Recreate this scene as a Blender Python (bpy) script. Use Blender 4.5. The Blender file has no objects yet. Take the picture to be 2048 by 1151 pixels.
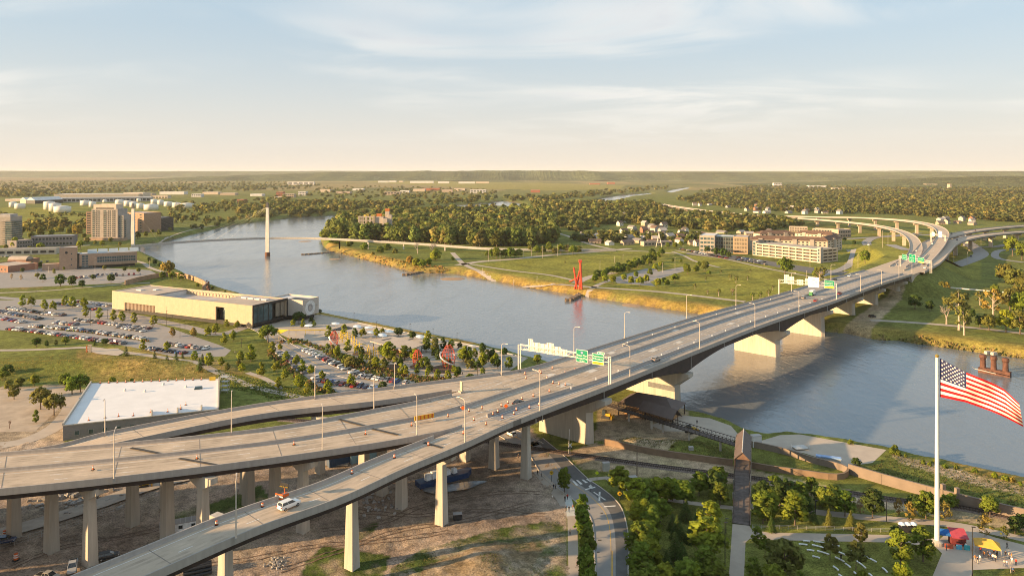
import bpy, bmesh, math, random
import numpy as np
from mathutils import Vector, Matrix
random.seed(7); RNG = np.random.default_rng(7)
R = math.radians
C = bpy.context.scene.collection
SC = bpy.context.scene

# ------------------------------------------------------------------ camera, sky, sun, exposure
CAM_H, FPX, HOR = 104.0, 1450.0, 345.0
cam = bpy.data.cameras.new('camera'); camo = bpy.data.objects.new('camera', cam); C.objects.link(camo)
camo.location = (0, 0, CAM_H); camo.rotation_euler = (R(90), 0, 0)
cam.sensor_width = 36; cam.lens = 36 * FPX / 2048; cam.shift_y = -(575.5 - HOR) / 2048
cam.clip_start = 1; cam.clip_end = 120000
SC.camera = camo

SUN_AZ = (-0.955, -0.297); SUN_EL = R(12.5)
w = bpy.data.worlds.new('World'); SC.world = w; w.use_nodes = True
nt = w.node_tree; nt.nodes.clear()
def wn(t, **k):
    n = nt.nodes.new(t)
    for a, b in k.items(): setattr(n, a, b)
    return n
def wl(a, b): nt.links.new(a, b)
wout = wn('ShaderNodeOutputWorld'); wbg = wn('ShaderNodeBackground'); wl(wbg.outputs[0], wout.inputs[0])
sky = wn('ShaderNodeTexSky', sky_type='NISHITA', sun_disc=False)
sky.sun_elevation = SUN_EL; sky.sun_rotation = math.atan2(SUN_AZ[0], SUN_AZ[1]); sky.altitude = 300
sky.air_density = 1.0; sky.dust_density = 1.6; sky.ozone_density = 1.2
wbg.inputs[1].default_value = 0.072
# thin high cloud streaks, laid out by direction on a flat layer overhead
tc = wn('ShaderNodeTexCoord'); sep = wn('ShaderNodeSeparateXYZ'); wl(tc.outputs['Generated'], sep.inputs[0])
def wm(op, a, b=None, c=None):
    n = wn('ShaderNodeMath', operation=op)
    for i, v in enumerate((a, b, c)):
        if v is None: continue
        if isinstance(v, (int, float)): n.inputs[i].default_value = v
        else: wl(v, n.inputs[i])
    return n.outputs[0]
zz = wm('MAXIMUM', sep.outputs['Z'], 0.0)
den = wm('ADD', zz, 0.09)
cx_ = wm('DIVIDE', sep.outputs['X'], den); cy_ = wm('DIVIDE', sep.outputs['Y'], den)
comb = wn('ShaderNodeCombineXYZ'); wl(cx_, comb.inputs[0]); wl(cy_, comb.inputs[1])
mp = wn('ShaderNodeMapping'); wl(comb.outputs[0], mp.inputs[0])
mp.inputs['Rotation'].default_value = (0, 0, R(24)); mp.inputs['Scale'].default_value = (0.42, 0.62, 1); mp.inputs['Location'].default_value = (1.2, 4.4, 0)
n1 = wn('ShaderNodeTexNoise'); wl(mp.outputs[0], n1.inputs['Vector']); n1.inputs['Scale'].default_value = 1.3; n1.inputs['Detail'].default_value = 9; n1.inputs['Roughness'].default_value = 0.56; n1.inputs['Distortion'].default_value = 1.1
mp2 = wn('ShaderNodeMapping'); wl(comb.outputs[0], mp2.inputs[0]); mp2.inputs['Location'].default_value = (3.1, 0.7, 0); mp2.inputs['Scale'].default_value = (0.35, 0.5, 1)
n2 = wn('ShaderNodeTexNoise'); wl(mp2.outputs[0], n2.inputs['Vector']); n2.inputs['Scale'].default_value = 1.0; n2.inputs['Detail'].default_value = 3
def wramp(x, p0, p1):
    n = wn('ShaderNodeMapRange', interpolation_type='SMOOTHSTEP'); wl(x, n.inputs[0]); n.inputs[1].default_value = p0; n.inputs[2].default_value = p1
    return n.outputs[0]
cl = wm('MULTIPLY', wramp(n1.outputs[0], 0.38, 0.74), wramp(n2.outputs[0], 0.38, 0.62))
cl = wm('MULTIPLY', cl, wramp(zz, 0.02, 0.10))
cl = wm('MULTIPLY', cl, 0.85)
# haze bright low down, everywhere round the horizon
hz = wm('POWER', wm('SUBTRACT', 1.0, wm('MINIMUM', wm('MULTIPLY', zz, 2.6), 1.0)), 2.4)
def wmix(f, a, b):
    n = wn('ShaderNodeMix', data_type='RGBA')
    if isinstance(f, (int, float)): n.inputs[0].default_value = f
    else: wl(f, n.inputs[0])
    for i, v in ((6, a), (7, b)):
        if isinstance(v, tuple): n.inputs[i].default_value = (*v, 1)
        else: wl(v, n.inputs[i])
    return n.outputs[2]
SKYV = 8.6
base = wmix(0.75, sky.outputs[0], (0.50 * SKYV * .57, 0.705 * SKYV * .57, 0.87 * SKYV * .57))
hzd = wmix(wm('MULTIPLY', hz, 0.88), base, (0.87 * SKYV * .70, 0.74 * SKYV * .70, 0.60 * SKYV * .70))
body = wmix(wramp(n1.outputs[0], 0.52, 0.72), (0.82 * SKYV * .86, 0.765 * SKYV * .86, 0.69 * SKYV * .86), (0.58 * SKYV * .84, 0.575 * SKYV * .84, 0.585 * SKYV * .84))
cld = wmix(cl, hzd, body)
wl(cld, wbg.inputs[0])

sd = bpy.data.lights.new('sun', 'SUN'); so = bpy.data.objects.new('sun', sd); C.objects.link(so)
sd.energy = 4.6; sd.angle = R(0.6); sd.color = (1.0, 0.67, 0.34)
tos = Vector((SUN_AZ[0] * math.cos(SUN_EL), SUN_AZ[1] * math.cos(SUN_EL), math.sin(SUN_EL)))
so.rotation_euler = tos.to_track_quat('Z', 'Y').to_euler(); so.location = (-300, -100, 300)
SC.view_settings.view_transform = 'Standard'; SC.view_settings.look = 'None'
SC.view_settings.exposure = 1.4; SC.view_settings.gamma = 1; SC.view_settings.use_curve_mapping = False
SC.render.engine = 'CYCLES'
cy = SC.cycles; cy.use_denoising = True; cy.filter_width = 1.0; cy.max_bounces = 7; cy.diffuse_bounces = 4; cy.glossy_bounces = 3; cy.transmission_bounces = 3; cy.volume_bounces = 1; cy.transparent_max_bounces = 6
cy.use_adaptive_sampling = True; cy.adaptive_threshold = 0.008

# ------------------------------------------------------------------ helpers
GZ = 5.0
def P(px, py, z=GZ):                       # a place on level z seen at that pixel of the photograph
    Y = FPX * (CAM_H - z) / (py - HOR); return Vector(((px - 1024) / FPX * Y, Y, z))
def zat(py, Y): return CAM_H - (py - HOR) * Y / FPX

MATS = {}
def mat(name, col, rough=0.8, var=0.12, scale=1.0, metal=0.0, bump=0.0, col2=None, space='Object', spec=0.3, objrand=0.0, usecol=False, detail=4.0, stretch=None):
    if name in MATS: return MATS[name]
    m = bpy.data.materials.new(name); m.use_nodes = True; t = m.node_tree; b = t.nodes['Principled BSDF']
    b.inputs['Roughness'].default_value = rough; b.inputs['Metallic'].default_value = metal; b.inputs['Specular IOR Level'].default_value = spec
    L = t.links.new
    def nd(k): return t.nodes.new(k)
    if space == 'World':
        g = nd('ShaderNodeNewGeometry'); vec = g.outputs['Position']
    else:
        g = nd('ShaderNodeTexCoord'); vec = g.outputs['Object']
    if stretch:
        mm = nd('ShaderNodeMapping'); L(vec, mm.inputs[0]); mm.inputs['Scale'].default_value = stretch; vec = mm.outputs[0]
    nz = nd('ShaderNodeTexNoise'); nz.inputs['Scale'].default_value = scale; nz.inputs['Detail'].default_value = detail; nz.inputs['Roughness'].default_value = .6; L(vec, nz.inputs['Vector'])
    mx = nd('ShaderNodeMix'); mx.data_type = 'RGBA'
    c2 = col2 or tuple(c * (1 - 2 * var) for c in col); c1 = col if col2 else tuple(min(1, c * (1 + 2 * var)) for c in col)
    mr = nd('ShaderNodeMapRange'); mr.inputs[1].default_value = .3; mr.inputs[2].default_value = .7; L(nz.outputs[0], mr.inputs[0])
    L(mr.outputs[0], mx.inputs[0]); mx.inputs[6].default_value = (*c1, 1); mx.inputs[7].default_value = (*c2, 1)
    out = mx.outputs[2]
    if usecol or objrand:
        mu = nd('ShaderNodeMix'); mu.data_type = 'RGBA'; mu.blend_type = 'MULTIPLY'; mu.inputs[0].default_value = 1
        L(out, mu.inputs[6])
        oi = nd('ShaderNodeObjectInfo')
        if usecol: L(oi.outputs['Color'], mu.inputs[7])
        else:
            hs = nd('ShaderNodeMapRange'); L(oi.outputs['Random'], hs.inputs[0]); hs.inputs[3].default_value = 1 - objrand; hs.inputs[4].default_value = 1 + objrand
            L(hs.outputs[0], mu.inputs[7])
        out = mu.outputs[2]
    L(out, b.inputs['Base Color'])
    if bump:
        bp = nd('ShaderNodeBump'); bp.inputs['Strength'].default_value = bump; bp.inputs['Distance'].default_value = .1; L(nz.outputs[0], bp.inputs['Height']); L(bp.outputs[0], b.inputs['Normal'])
    MATS[name] = m; return m

class MB:
    def __init__(s): s.v = []; s.f = []; s.m = []
    def add(s, vs, fs, mi=0):
        o = len(s.v); s.v += [tuple(x) for x in vs]; s.f += [tuple(i + o for i in f) for f in fs]; s.m += [mi] * len(fs); return s
    def box(s, c, sz, rz=0.0, mi=0, taper=1.0):
        hx, hy, hz = sz[0] / 2, sz[1] / 2, sz[2] / 2; ca, sa = math.cos(rz), math.sin(rz); vs = []
        for z, k in ((-hz, 1), (hz, taper)):
            for x, y in ((-hx, -hy), (hx, -hy), (hx, hy), (-hx, hy)):
                x *= k; y *= k; vs.append((c[0] + x * ca - y * sa, c[1] + x * sa + y * ca, c[2] + z))
        return s.add(vs, [(0, 3, 2, 1), (4, 5, 6, 7), (0, 1, 5, 4), (1, 2, 6, 5), (2, 3, 7, 6), (3, 0, 4, 7)], mi)
    def prism(s, poly, z0, z1, mi=0, mtop=None, bottom=True):
        n = len(poly); a = sum(poly[i][0] * poly[(i + 1) % n][1] - poly[(i + 1) % n][0] * poly[i][1] for i in range(n))
        if a < 0: poly = poly[::-1]
        vs = [(p[0], p[1], z0) for p in poly] + [(p[0], p[1], z1) for p in poly]
        s.add(vs, [(i, (i + 1) % n, n + (i + 1) % n, n + i) for i in range(n)], mi)
        s.add(vs[n:], [tuple(range(n))], mi if mtop is None else mtop)
        if bottom: s.add(vs[:n], [tuple(range(n))[::-1]], mi)
        return s
    def tube(s, p0, p1, r0, r1=None, n=6, mi=0, cap=True):
        p0 = Vector(p0); p1 = Vector(p1); r1 = r0 if r1 is None else r1; d = (p1 - p0)
        if d.length < 1e-6: return s
        d.normalize(); u = d.orthogonal().normalized(); v = d.cross(u); vs = []
        for p, r in ((p0, r0), (p1, r1)):
            for i in range(n):
                a = 2 * math.pi * i / n; vs.append(p + u * (r * math.cos(a)) + v * (r * math.sin(a)))
        fs = [(i, (i + 1) % n, n + (i + 1) % n, n + i) for i in range(n)]
        if cap: fs += [tuple(range(n))[::-1], tuple(range(n, 2 * n))]
        return s.add(vs, fs, mi)
    def path(s, pts, r, n=6, mi=0):
        for a, b in zip(pts[:-1], pts[1:]): s.tube(a, b, r, r, n, mi)
        return s
    def lathe(s, c, prof, n=12, mi=0):
        vs = []; k = len(prof)
        for r, z in prof:
            for i in range(n):
                a = 2 * math.pi * i / n; vs.append((c[0] + r * math.cos(a), c[1] + r * math.sin(a), c[2] + z))
        fs = [(j * n + i, j * n + (i + 1) % n, (j + 1) * n + (i + 1) % n, (j + 1) * n + i) for j in range(k - 1) for i in range(n)]
        fs += [tuple(range(n))[::-1], tuple(range((k - 1) * n, k * n))]
        return s.add(vs, fs, mi)
    def quad(s, a, b, c, d, mi=0): return s.add([a, b, c, d], [(0, 1, 2, 3)], mi)
    def mesh(s, name, mats, smooth=False):
        me = bpy.data.meshes.new(name); me.from_pydata(s.v, [], s.f)
        for m in (mats if isinstance(mats, (list, tuple)) else [mats]): me.materials.append(m)
        if any(s.m): me.polygons.foreach_set('material_index', s.m)
        if smooth: me.polygons.foreach_set('use_smooth', [True] * len(s.f))
        me.update(); return me
    def build(s, name, mats, parent=None, smooth=False):
        return link(name, s.mesh(name, mats, smooth), parent)

WL = {}
def link(name, me, parent=None, loc=None):
    o = bpy.data.objects.new(name, me); C.objects.link(o)
    if parent is not None:
        o.parent = parent
        if loc is None: o.location = -WL.get(parent, Vector((0, 0, 0))); WL[o] = Vector((0, 0, 0))
        else: o.location = loc
    elif loc is not None: o.location = loc; WL[o] = Vector(loc)
    return o
def thing(name, label, cat, loc=(0, 0, 0), group=None):
    o = bpy.data.objects.new(name, None); o.empty_display_size = .5; C.objects.link(o); o.location = loc; WL[o] = Vector(loc)
    tag(o, label, cat, group); return o
def tag(o, label=None, cat=None, group=None, kind=None):
    if label: o['label'] = label
    if cat: o['category'] = cat
    if group: o['group'] = group
    if kind: o['kind'] = kind
    return o
def inst(name, label, cat, parts, loc, rz=0.0, sc=1.0, group=None, color=None):
    """a thing from shared meshes; parts = [(name, mesh, [(subname, mesh)...])] or one mesh"""
    if not isinstance(parts, list):
        o = bpy.data.objects.new(name, parts); C.objects.link(o)
        if color: o.color = (*color, 1)
    else:
        o = bpy.data.objects.new(name, None); o.empty_display_size = .5; C.objects.link(o)
        for pt in parts:
            c = bpy.data.objects.new(pt[0], pt[1]); C.objects.link(c); c.parent = o
            if len(pt) > 3: c.location = pt[3]
            if color: c.color = (*color, 1)
            for sb in (pt[2] if len(pt) > 2 else []):
                d = bpy.data.objects.new(sb[0], sb[1]); C.objects.link(d); d.parent = c
                if color: d.color = (*color, 1)
    o.location = loc; o.rotation_euler = (0, 0, rz); o.scale = sc if isinstance(sc, (tuple, list)) else (sc, sc, sc)
    tag(o, label, cat, group); return o
ORD = ['first', 'second', 'third', 'fourth', 'fifth', 'sixth', 'seventh', 'eighth', 'ninth', 'tenth', 'eleventh', 'twelfth', 'thirteenth', 'fourteenth', 'fifteenth', 'sixteenth', 'seventeenth', 'eighteenth', 'nineteenth', 'twentieth']
def nth(i):
    if i < 20: return ORD[i]
    i += 1; return f"{i}{ {1: 'st', 2: 'nd', 3: 'rd'}.get(i % 10, 'th') if i // 10 % 10 != 1 else 'th'}"
def resample(pts, step):
    pts = np.array([tuple(p) for p in pts], float); out = []
    k = len(pts); seg = np.linalg.norm(np.diff(pts[:, :2], axis=0), axis=1); s = np.concatenate([[0], np.cumsum(seg)])
    n = max(2, int(s[-1] / step) + 1); q = np.linspace(0, s[-1], n)
    # monotone-ish Catmull-Rom
    res = np.zeros((n, pts.shape[1]))
    for j, x in enumerate(q):
        i = min(k - 2, max(0, int(np.searchsorted(s, x, 'right') - 1))); h = s[i + 1] - s[i]; t = (x - s[i]) / h if h else 0
        m0 = (pts[i + 1] - pts[i - 1]) / (s[i + 1] - s[i - 1]) * h if i > 0 else pts[i + 1] - pts[i]
        m1 = (pts[i + 2] - pts[i]) / (s[i + 2] - s[i]) * h if i + 2 < k else pts[i + 1] - pts[i]
        res[j] = (2 * t**3 - 3 * t**2 + 1) * pts[i] + (t**3 - 2 * t**2 + t) * m0 + (-2 * t**3 + 3 * t**2) * pts[i + 1] + (t**3 - t**2) * m1
    return res
def normals(path):
    d = np.gradient(path[:, :2], axis=0); d /= np.linalg.norm(d, axis=1)[:, None] + 1e-9
    return np.stack([-d[:, 1], d[:, 0]], 1), d          # left normal, tangent
def offs(path, o, dz=0.0):
    n, _ = normals(path); r = path.copy(); r[:, :2] += n * (np.asarray(o)[:, None] if np.ndim(o) else o); r[:, 2] += dz; return r
def sweep(mb, path, prof, mi=0, cap=True):
    """prof: closed polygon of (offset to the left, dz) carried along path"""
    n, _ = normals(path); k = len(prof); vs = []
    for i, p in enumerate(path):
        for o, dz in prof: vs.append((p[0] + n[i, 0] * o, p[1] + n[i, 1] * o, p[2] + dz))
    fs = [(i * k + j, i * k + (j + 1) % k, (i + 1) * k + (j + 1) % k, (i + 1) * k + j) for i in range(len(path) - 1) for j in range(k)]
    if cap: fs += [tuple(range(k))[::-1], tuple(range((len(path) - 1) * k, len(path) * k))]
    return mb.add(vs, [f[::-1] for f in fs], mi)
def ribbon(mb, A, B, mi=0):
    n = len(A); return mb.add([tuple(p) for p in A] + [tuple(p) for p in B], [(i, i + 1, n + i + 1, n + i) for i in range(n - 1)], mi)
# ------------------------------------------------------------------ terrain
RIV_PX = [(2300, 1010), (2048, 958), (1950, 936), (1850, 915), (1775, 897), (1700, 884), (1620, 872), (1560, 866), (1520, 868), (1478, 848), (1420, 830), (1365, 822), (1300, 790), (1200, 755), (1110, 728), (1050, 712), (960, 690), (860, 671), (775, 654), (700, 639), (640, 627),
          (560, 609), (470, 584), (400, 559), (350, 532), (283, 501), (286, 492), (340, 482), (400, 466), (470, 450), (540, 441), (600, 434.5), (680, 430), (760, 424),
          (900, 418), (985, 414), (985, 406), (900, 411), (780, 431), (668, 437), (661, 452), (650, 468), (636, 480), (640, 492), (652, 501), (690, 511), (722, 519), (770, 531), (820, 545), (858, 547), (900, 548), (950, 556), (1000, 566), (1060, 577), (1150, 592), (1240, 606), (1300, 616), (1370, 626), (1440, 637),
          (1520, 648), (1600, 657), (1650, 665), (1690, 669), (1730, 679), (1775, 684), (1795, 684), (1830, 690), (1900, 699), (1960, 708), (2048, 720), (2300, 748)]
RIV = np.array([tuple(P(x, y, 0).xy) for x, y in RIV_PX])
LAKES = [np.array([tuple(P(x, y, 0).xy) for x, y in q]) for q in (
    [(985, 404), (1010, 402), (1045, 408), (1045, 415), (990, 414)],
    [(1180, 403), (1215, 394.5), (1255, 389.5), (1305, 385.5), (1300, 389.5), (1262, 394), (1240, 400), (1200, 404)],
    [(1330, 383.5), (1352, 378), (1378, 374.5), (1382, 376.5), (1362, 381), (1345, 386)])]
def inside(poly, x, y):
    r = np.zeros(np.shape(x), bool); n = len(poly)
    for i in range(n):
        x0, y0 = poly[i]; x1, y1 = poly[(i + 1) % n]
        c = ((y0 > y) != (y1 > y)); 
        with np.errstate(divide='ignore', invalid='ignore'):
            r ^= c & (x < (x1 - x0) * (y - y0) / (y1 - y0 + 1e-12) + x0)
    return r
def dist(poly, x, y, closed=True):
    d = np.full(np.shape(x), 1e9); n = len(poly)
    for i in range(n if closed else n - 1):
        a = poly[i]; b = poly[(i + 1) % n]; e = b - a; L = (e ** 2).sum() + 1e-9
        t = np.clip(((x - a[0]) * e[0] + (y - a[1]) * e[1]) / L, 0, 1)
        d = np.minimum(d, np.hypot(x - a[0] - t * e[0], y - a[1] - t * e[1]))
    return d
def pxpoly(q, z=GZ): return np.array([tuple(P(x, y, z).xy) for x, y in q])
def rdist(x, y):
    d = dist(RIV, x, y); d = np.where(inside(RIV, x, y), -d, d)
    for L in LAKES:
        e = dist(L, x, y); e = np.where(inside(L, x, y), -e, e); d = np.minimum(d, e)
    return d
def sst(a, b, x): t = np.clip((x - a) / (b - a), 0, 1); return t * t * (3 - 2 * t)
# low swells, mounds: (px, py, radius x, radius y, height)
MOUNDS = [(975, 1140, 9, 9, 3.2), (860, 1160, 9, 7, 1.6), (120, 735, 45, 9, 3.0), (300, 735, 30, 10, 3.0), (1350, 893, 9, 4, 2.2), (1270, 885, 7, 4, 1.6), (660, 1000, 9, 5, 1.3), (130, 975, 18, 6, 2.2), (20, 960, 14, 5, 1.8)]
MND = [(*P(m[0], m[1]).xy, *m[2:]) for m in MOUNDS]
# approach embankment on the east side: corridor centre line (world) and deck level
EMB = np.array([(322., 622.), (360, 668), (395, 715), (415, 765), (430, 830)]); EMBZ = 20.0
_k = RNG.uniform(-1, 1, (10, 2)); _ph = RNG.uniform(0, 6.3, 10)
def wob(x, y, s):
    r = 0
    for i in range(10): r = r + np.sin((x * _k[i, 0] + y * _k[i, 1]) * s * (1 + .35 * i) + _ph[i])
    return r / 10
def height(x, y, rd=None):
    x = np.asarray(x, float); y = np.asarray(y, float)
    if rd is None: rd = rdist(x, y)
    z = GZ + wob(x, y, .02) * .5 * sst(900, 1600, y)
    for mx, my, rx, ry, h in MND: z = z + h * np.exp(-(((x - mx) / rx) ** 2 + ((y - my) / ry) ** 2))
    de = dist(EMB, x, y, False); z = np.maximum(z, np.minimum(EMBZ, EMBZ - (de - 24) * .55))
    bank = sst(-1.5, 13, rd + 1.6 * wob(x, y, .25))
    far = sst(1500, 3000, y)
    z = np.where(rd < 40, -2.5 + (z + 2.5) * np.maximum(bank, far * sst(-1, 3, rd)), z)
    return z
def hz1(x, y): return float(height(np.array([x]), np.array([y]))[0])

CONSTR = pxpoly([(-500, 905), (120, 880), (140, 905), (420, 870), (600, 880), (920, 800), (1060, 850), (1110, 930), (1135, 1010), (1140, 1400), (-900, 1400)])
GRASSF = [pxpoly(q) for q in ([(840, 1100), (900, 1085), (1000, 1055), (1110, 1040), (1135, 1060), (1135, 1300), (760, 1300), (780, 1140)], [(330, 1030), (440, 1000), (520, 970), (540, 995), (420, 1040), (335, 1060)], [(610, 1120), (650, 1090), (780, 1110), (760, 1180), (600, 1180)], [(700, 1070), (752, 1040), (758, 1052), (715, 1085)])]
MOUNDDIRT = [pxpoly(q) for q in ([(930, 1110), (985, 1088), (1060, 1080), (1085, 1100), (1060, 1151), (1090, 1300), (780, 1300), (850, 1140)],)]
SAND = [pxpoly(q) for q in ([(1130, 905), (1190, 885), (1330, 905), (1465, 930), (1720, 985), (2048, 1040), (2300, 1090), (2300, 1110), (2048, 1062), (1700, 1005), (1470, 965), (1290, 955), (1160, 935)],
                            [(1195, 800), (1370, 815), (1400, 870), (1330, 905), (1190, 880)], [(1780, 905), (1800, 925), (1950, 968), (2048, 990), (2300, 1050), (2300, 1020), (2048, 968), (1900, 935)],
                            [(1640, 672), (1690, 650), (1760, 600), (1830, 570), (1800, 600), (1760, 640), (1740, 662), (1700, 668)])]
LOTLEFT = pxpoly([(-400, 790), (100, 770), (140, 770), (160, 790), (130, 850), (130, 905), (-400, 930)])
GOLD = [pxpoly(q) for q in ([(150, 700), (280, 690), (420, 715), (520, 755), (520, 775), (430, 757), (175, 762)], [(0, 560), (60, 555), (90, 575), (20, 580)])]
FIELD = [pxpoly(q) for q in ([(700, 360.5), (900, 363), (1100, 366), (1250, 371), (1240, 378), (1100, 381), (960, 377), (800, 368)],)]
BROWN = [pxpoly(q) for q in ([(-400, 350.5), (700, 350.5), (720, 360), (300, 362), (-400, 364)],)]
LAWN = [pxpoly(q) for q in ([(945, 530), (1180, 505), (1340, 500), (1700, 540), (1640, 600), (1480, 605), (1200, 580), (1000, 556)], [(1600, 475), (1860, 460), (1960, 500), (1960, 560), (1720, 560)], [(0, 415), (180, 415), (180, 440), (0, 445)])]

Ys = [-3000, -600, -150, -40, 10, 40, 70] + [FPX * (CAM_H - GZ) / (q - HOR) for q in np.concatenate([np.arange(1500, 1180, -12), np.arange(1180, 900, -4.0), np.arange(900, 700, -3.5), np.arange(700, 480, -2.4), np.arange(480, 400, -1.4), np.arange(400, 360, -.9), np.arange(360, 349.5, -.7)])] + [24000]
ts = np.concatenate([[-40, -12, -5, -2.5, -1.6], np.arange(-1.3, 1.3001, .0042), [1.7, 2.5, 5, 12, 40]])
YY, TT = np.meshgrid(np.array(Ys, float), ts, indexing='ij'); XX = np.clip(TT * np.maximum(YY, 90), -34000, 34000)
RD = rdist(XX.ravel(), YY.ravel()).reshape(XX.shape)
ZZ = height(XX.ravel(), YY.ravel(), RD.ravel()).reshape(XX.shape)
ZZ = ZZ + np.where(inside(CONSTR, XX, YY) & (YY < 330), wob(XX, YY, .55) * .35 + wob(XX, YY, 1.7) * .16, 0)
col = np.zeros(XX.shape + (3,))
def put(mask, c, soft=None):
    k = mask.astype(float)[..., None] if soft is None else (mask * soft)[..., None]
    col[:] = col * (1 - k) + np.array(c) * k
n_a = wob(XX, YY, .012); n_b = wob(XX, YY, .11); n_c = wob(XX, YY, .5)
col[:] = (.135, .155, .03); put(np.ones(XX.shape, bool), (.185, .175, .045), .35 + .35 * n_a)
far = sst(2200, 5000, YY); put(np.ones(XX.shape, bool), (.20, .175, .07), far * .8)
cell = np.floor(XX / 520 + .3 * np.sin(YY * .0007)) * 7.13 + np.floor(YY / 800) * 3.71; hsh = np.abs(np.sin(cell * 12.9898) * 43758.5453) % 1
put(hsh > .62, (.30, .22, .10), far * .75); put(hsh < .3, (.10, .11, .035), far * .7)
for q in BROWN: put(inside(q, XX, YY), (.23, .155, .085), .62 + .5 * np.sin(YY * .004 + XX * .0011) * .6)
for q in FIELD: put(inside(q, XX, YY), (.27, .23, .06), .85)
for q in LAWN: put(inside(q, XX, YY), (.25, .23, .036), np.clip(.68 + .5 * n_b, 0, 1))
for q in GOLD: put(inside(q, XX, YY), (.33, .22, .07), np.clip(.55 + 1.0 * n_b + .5 * n_c, 0, 1))
put(inside(CONSTR, XX, YY), (.345, .265, .20), np.clip(.97 + .2 * n_c, 0, 1)); put(inside(CONSTR, XX, YY), (.26, .19, .145), np.clip(.2 + 1.3 * n_b, 0, .8))
for q in GRASSF: put(inside(q, XX, YY), (.07, .095, .022), np.clip(.62 + 1.6 * n_b + 1.2 * n_c, 0, 1))
for q in MOUNDDIRT: put(inside(q, XX, YY), (.21, .15, .085), np.clip(.75 + 1.2 * n_c, 0, 1))
for q in SAND: put(inside(q, XX, YY), (.43, .32, .21), np.clip(.9 + .7 * n_b, 0, 1))
put(inside(LOTLEFT, XX, YY), (.36, .27, .19), .9)
# river banks: dry golden reeds on the slope, wet silt at the edge
bk = sst(30, 14, RD + 8 * n_b) * sst(1, 3, RD); eastbank = (XX > -260) & (YY > 420) & (YY < 1250) | ((YY < 420) & (XX > 150))
put(eastbank, (.36, .235, .06), bk * np.clip(.75 + 1.4 * n_b, .25, 1) * np.where(XX > 175, .5, 1))
put((RD < 4.5) & (YY < 3500), (.17, .115, .07), .85)
nrow, ncol = XX.shape
me = bpy.data.meshes.new('ground'); idx = np.arange(nrow * ncol).reshape(nrow, ncol)
fa = np.stack([idx[:-1, :-1], idx[:-1, 1:], idx[1:, 1:], idx[1:, :-1]], -1).reshape(-1, 4)
me.vertices.add(nrow * ncol); me.vertices.foreach_set('co', np.stack([XX, YY, ZZ], -1).ravel())
me.loops.add(fa.size); me.loops.foreach_set('vertex_index', fa.ravel().astype(np.int32)); me.polygons.add(len(fa)); me.polygons.foreach_set('loop_start', np.arange(0, fa.size, 4, dtype=np.int32))
me.polygons.foreach_set('use_smooth', np.ones(len(fa), bool)); me.update(calc_edges=True)
ca = me.color_attributes.new('soil', 'FLOAT_COLOR', 'POINT'); ca.data.foreach_set('color', np.concatenate([np.clip(col, 0, 1), np.ones(XX.shape + (1,))], -1).astype(np.float32).ravel())
def ground_mat(name, attr=True, c=(.1, .12, .03)):
    m = bpy.data.materials.new(name); m.use_nodes = True; t = m.node_tree; b = t.nodes['Principled BSDF']; L = t.links.new
    b.inputs['Roughness'].default_value = .95; b.inputs['Specular IOR Level'].default_value = .1
    g = t.nodes.new('ShaderNodeNewGeometry'); out = None
    if attr: a = t.nodes.new('ShaderNodeVertexColor'); a.layer_name = 'soil'; src = a.outputs[0]
    else: a = t.nodes.new('ShaderNodeRGB'); a.outputs[0].default_value = (*c, 1); src = a.outputs[0]
    for sc_, amt in ((.035, .35), (.35, .45), (2.2, .55)):
        n = t.nodes.new('ShaderNodeTexNoise'); n.inputs['Scale'].default_value = sc_; n.inputs['Detail'].default_value = 5; n.inputs['Roughness'].default_value = .65; L(g.outputs['Position'], n.inputs['Vector'])
        r = t.nodes.new('ShaderNodeMapRange'); r.inputs[1].default_value = .3; r.inputs[2].default_value = .7; r.inputs[3].default_value = 1 - amt; r.inputs[4].default_value = 1 + amt; L(n.outputs[0], r.inputs[0])
        mx = t.nodes.new('ShaderNodeMix'); mx.data_type = 'RGBA'; mx.blend_type = 'MULTIPLY'; mx.inputs[0].default_value = 1; L(src, mx.inputs[6]); L(r.outputs[0], mx.inputs[7]); src = mx.outputs[2]
    bp = t.nodes.new('ShaderNodeBump'); bp.inputs['Strength'].default_value = .5; bp.inputs['Distance'].default_value = .35; L(n.outputs[0], bp.inputs['Height']); L(bp.outputs[0], b.inputs['Normal'])
    L(src, b.inputs['Base Color']); return m
me.materials.append(ground_mat('soil_and_grass'))
ground = bpy.data.objects.new('ground', me); C.objects.link(ground); tag(ground, 'level river plain of grass, dirt and fields reaching the hills', kind='structure')

# water
wmt = bpy.data.materials.new('river_water'); wmt.use_nodes = True; t = wmt.node_tree; b = t.nodes['Principled BSDF']; L = t.links.new
b.inputs['Base Color'].default_value = (.165, .18, .19, 1); b.inputs['Roughness'].default_value = .09; b.inputs['IOR'].default_value = 1.5; b.inputs['Specular IOR Level'].default_value = .75
g = t.nodes.new('ShaderNodeNewGeometry'); hs = []
for sc_, stv, rot in ((.34, (1, .42, 1), 35), (.055, (1, .3, 1), 40)):
    mp_ = t.nodes.new('ShaderNodeMapping'); mp_.inputs['Scale'].default_value = stv; mp_.inputs['Rotation'].default_value = (0, 0, R(rot)); L(g.outputs['Position'], mp_.inputs[0])
    n = t.nodes.new('ShaderNodeTexNoise'); n.inputs['Scale'].default_value = sc_; n.inputs['Detail'].default_value = 6; n.inputs['Roughness'].default_value = .6; n.inputs['Distortion'].default_value = .8; L(mp_.outputs[0], n.inputs['Vector']); hs.append(n)
ad = t.nodes.new('ShaderNodeMath'); ad.operation = 'MULTIPLY_ADD'; ad.inputs[1].default_value = 1.6; L(hs[1].outputs[0], ad.inputs[0]); L(hs[0].outputs[0], ad.inputs[2])
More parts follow.
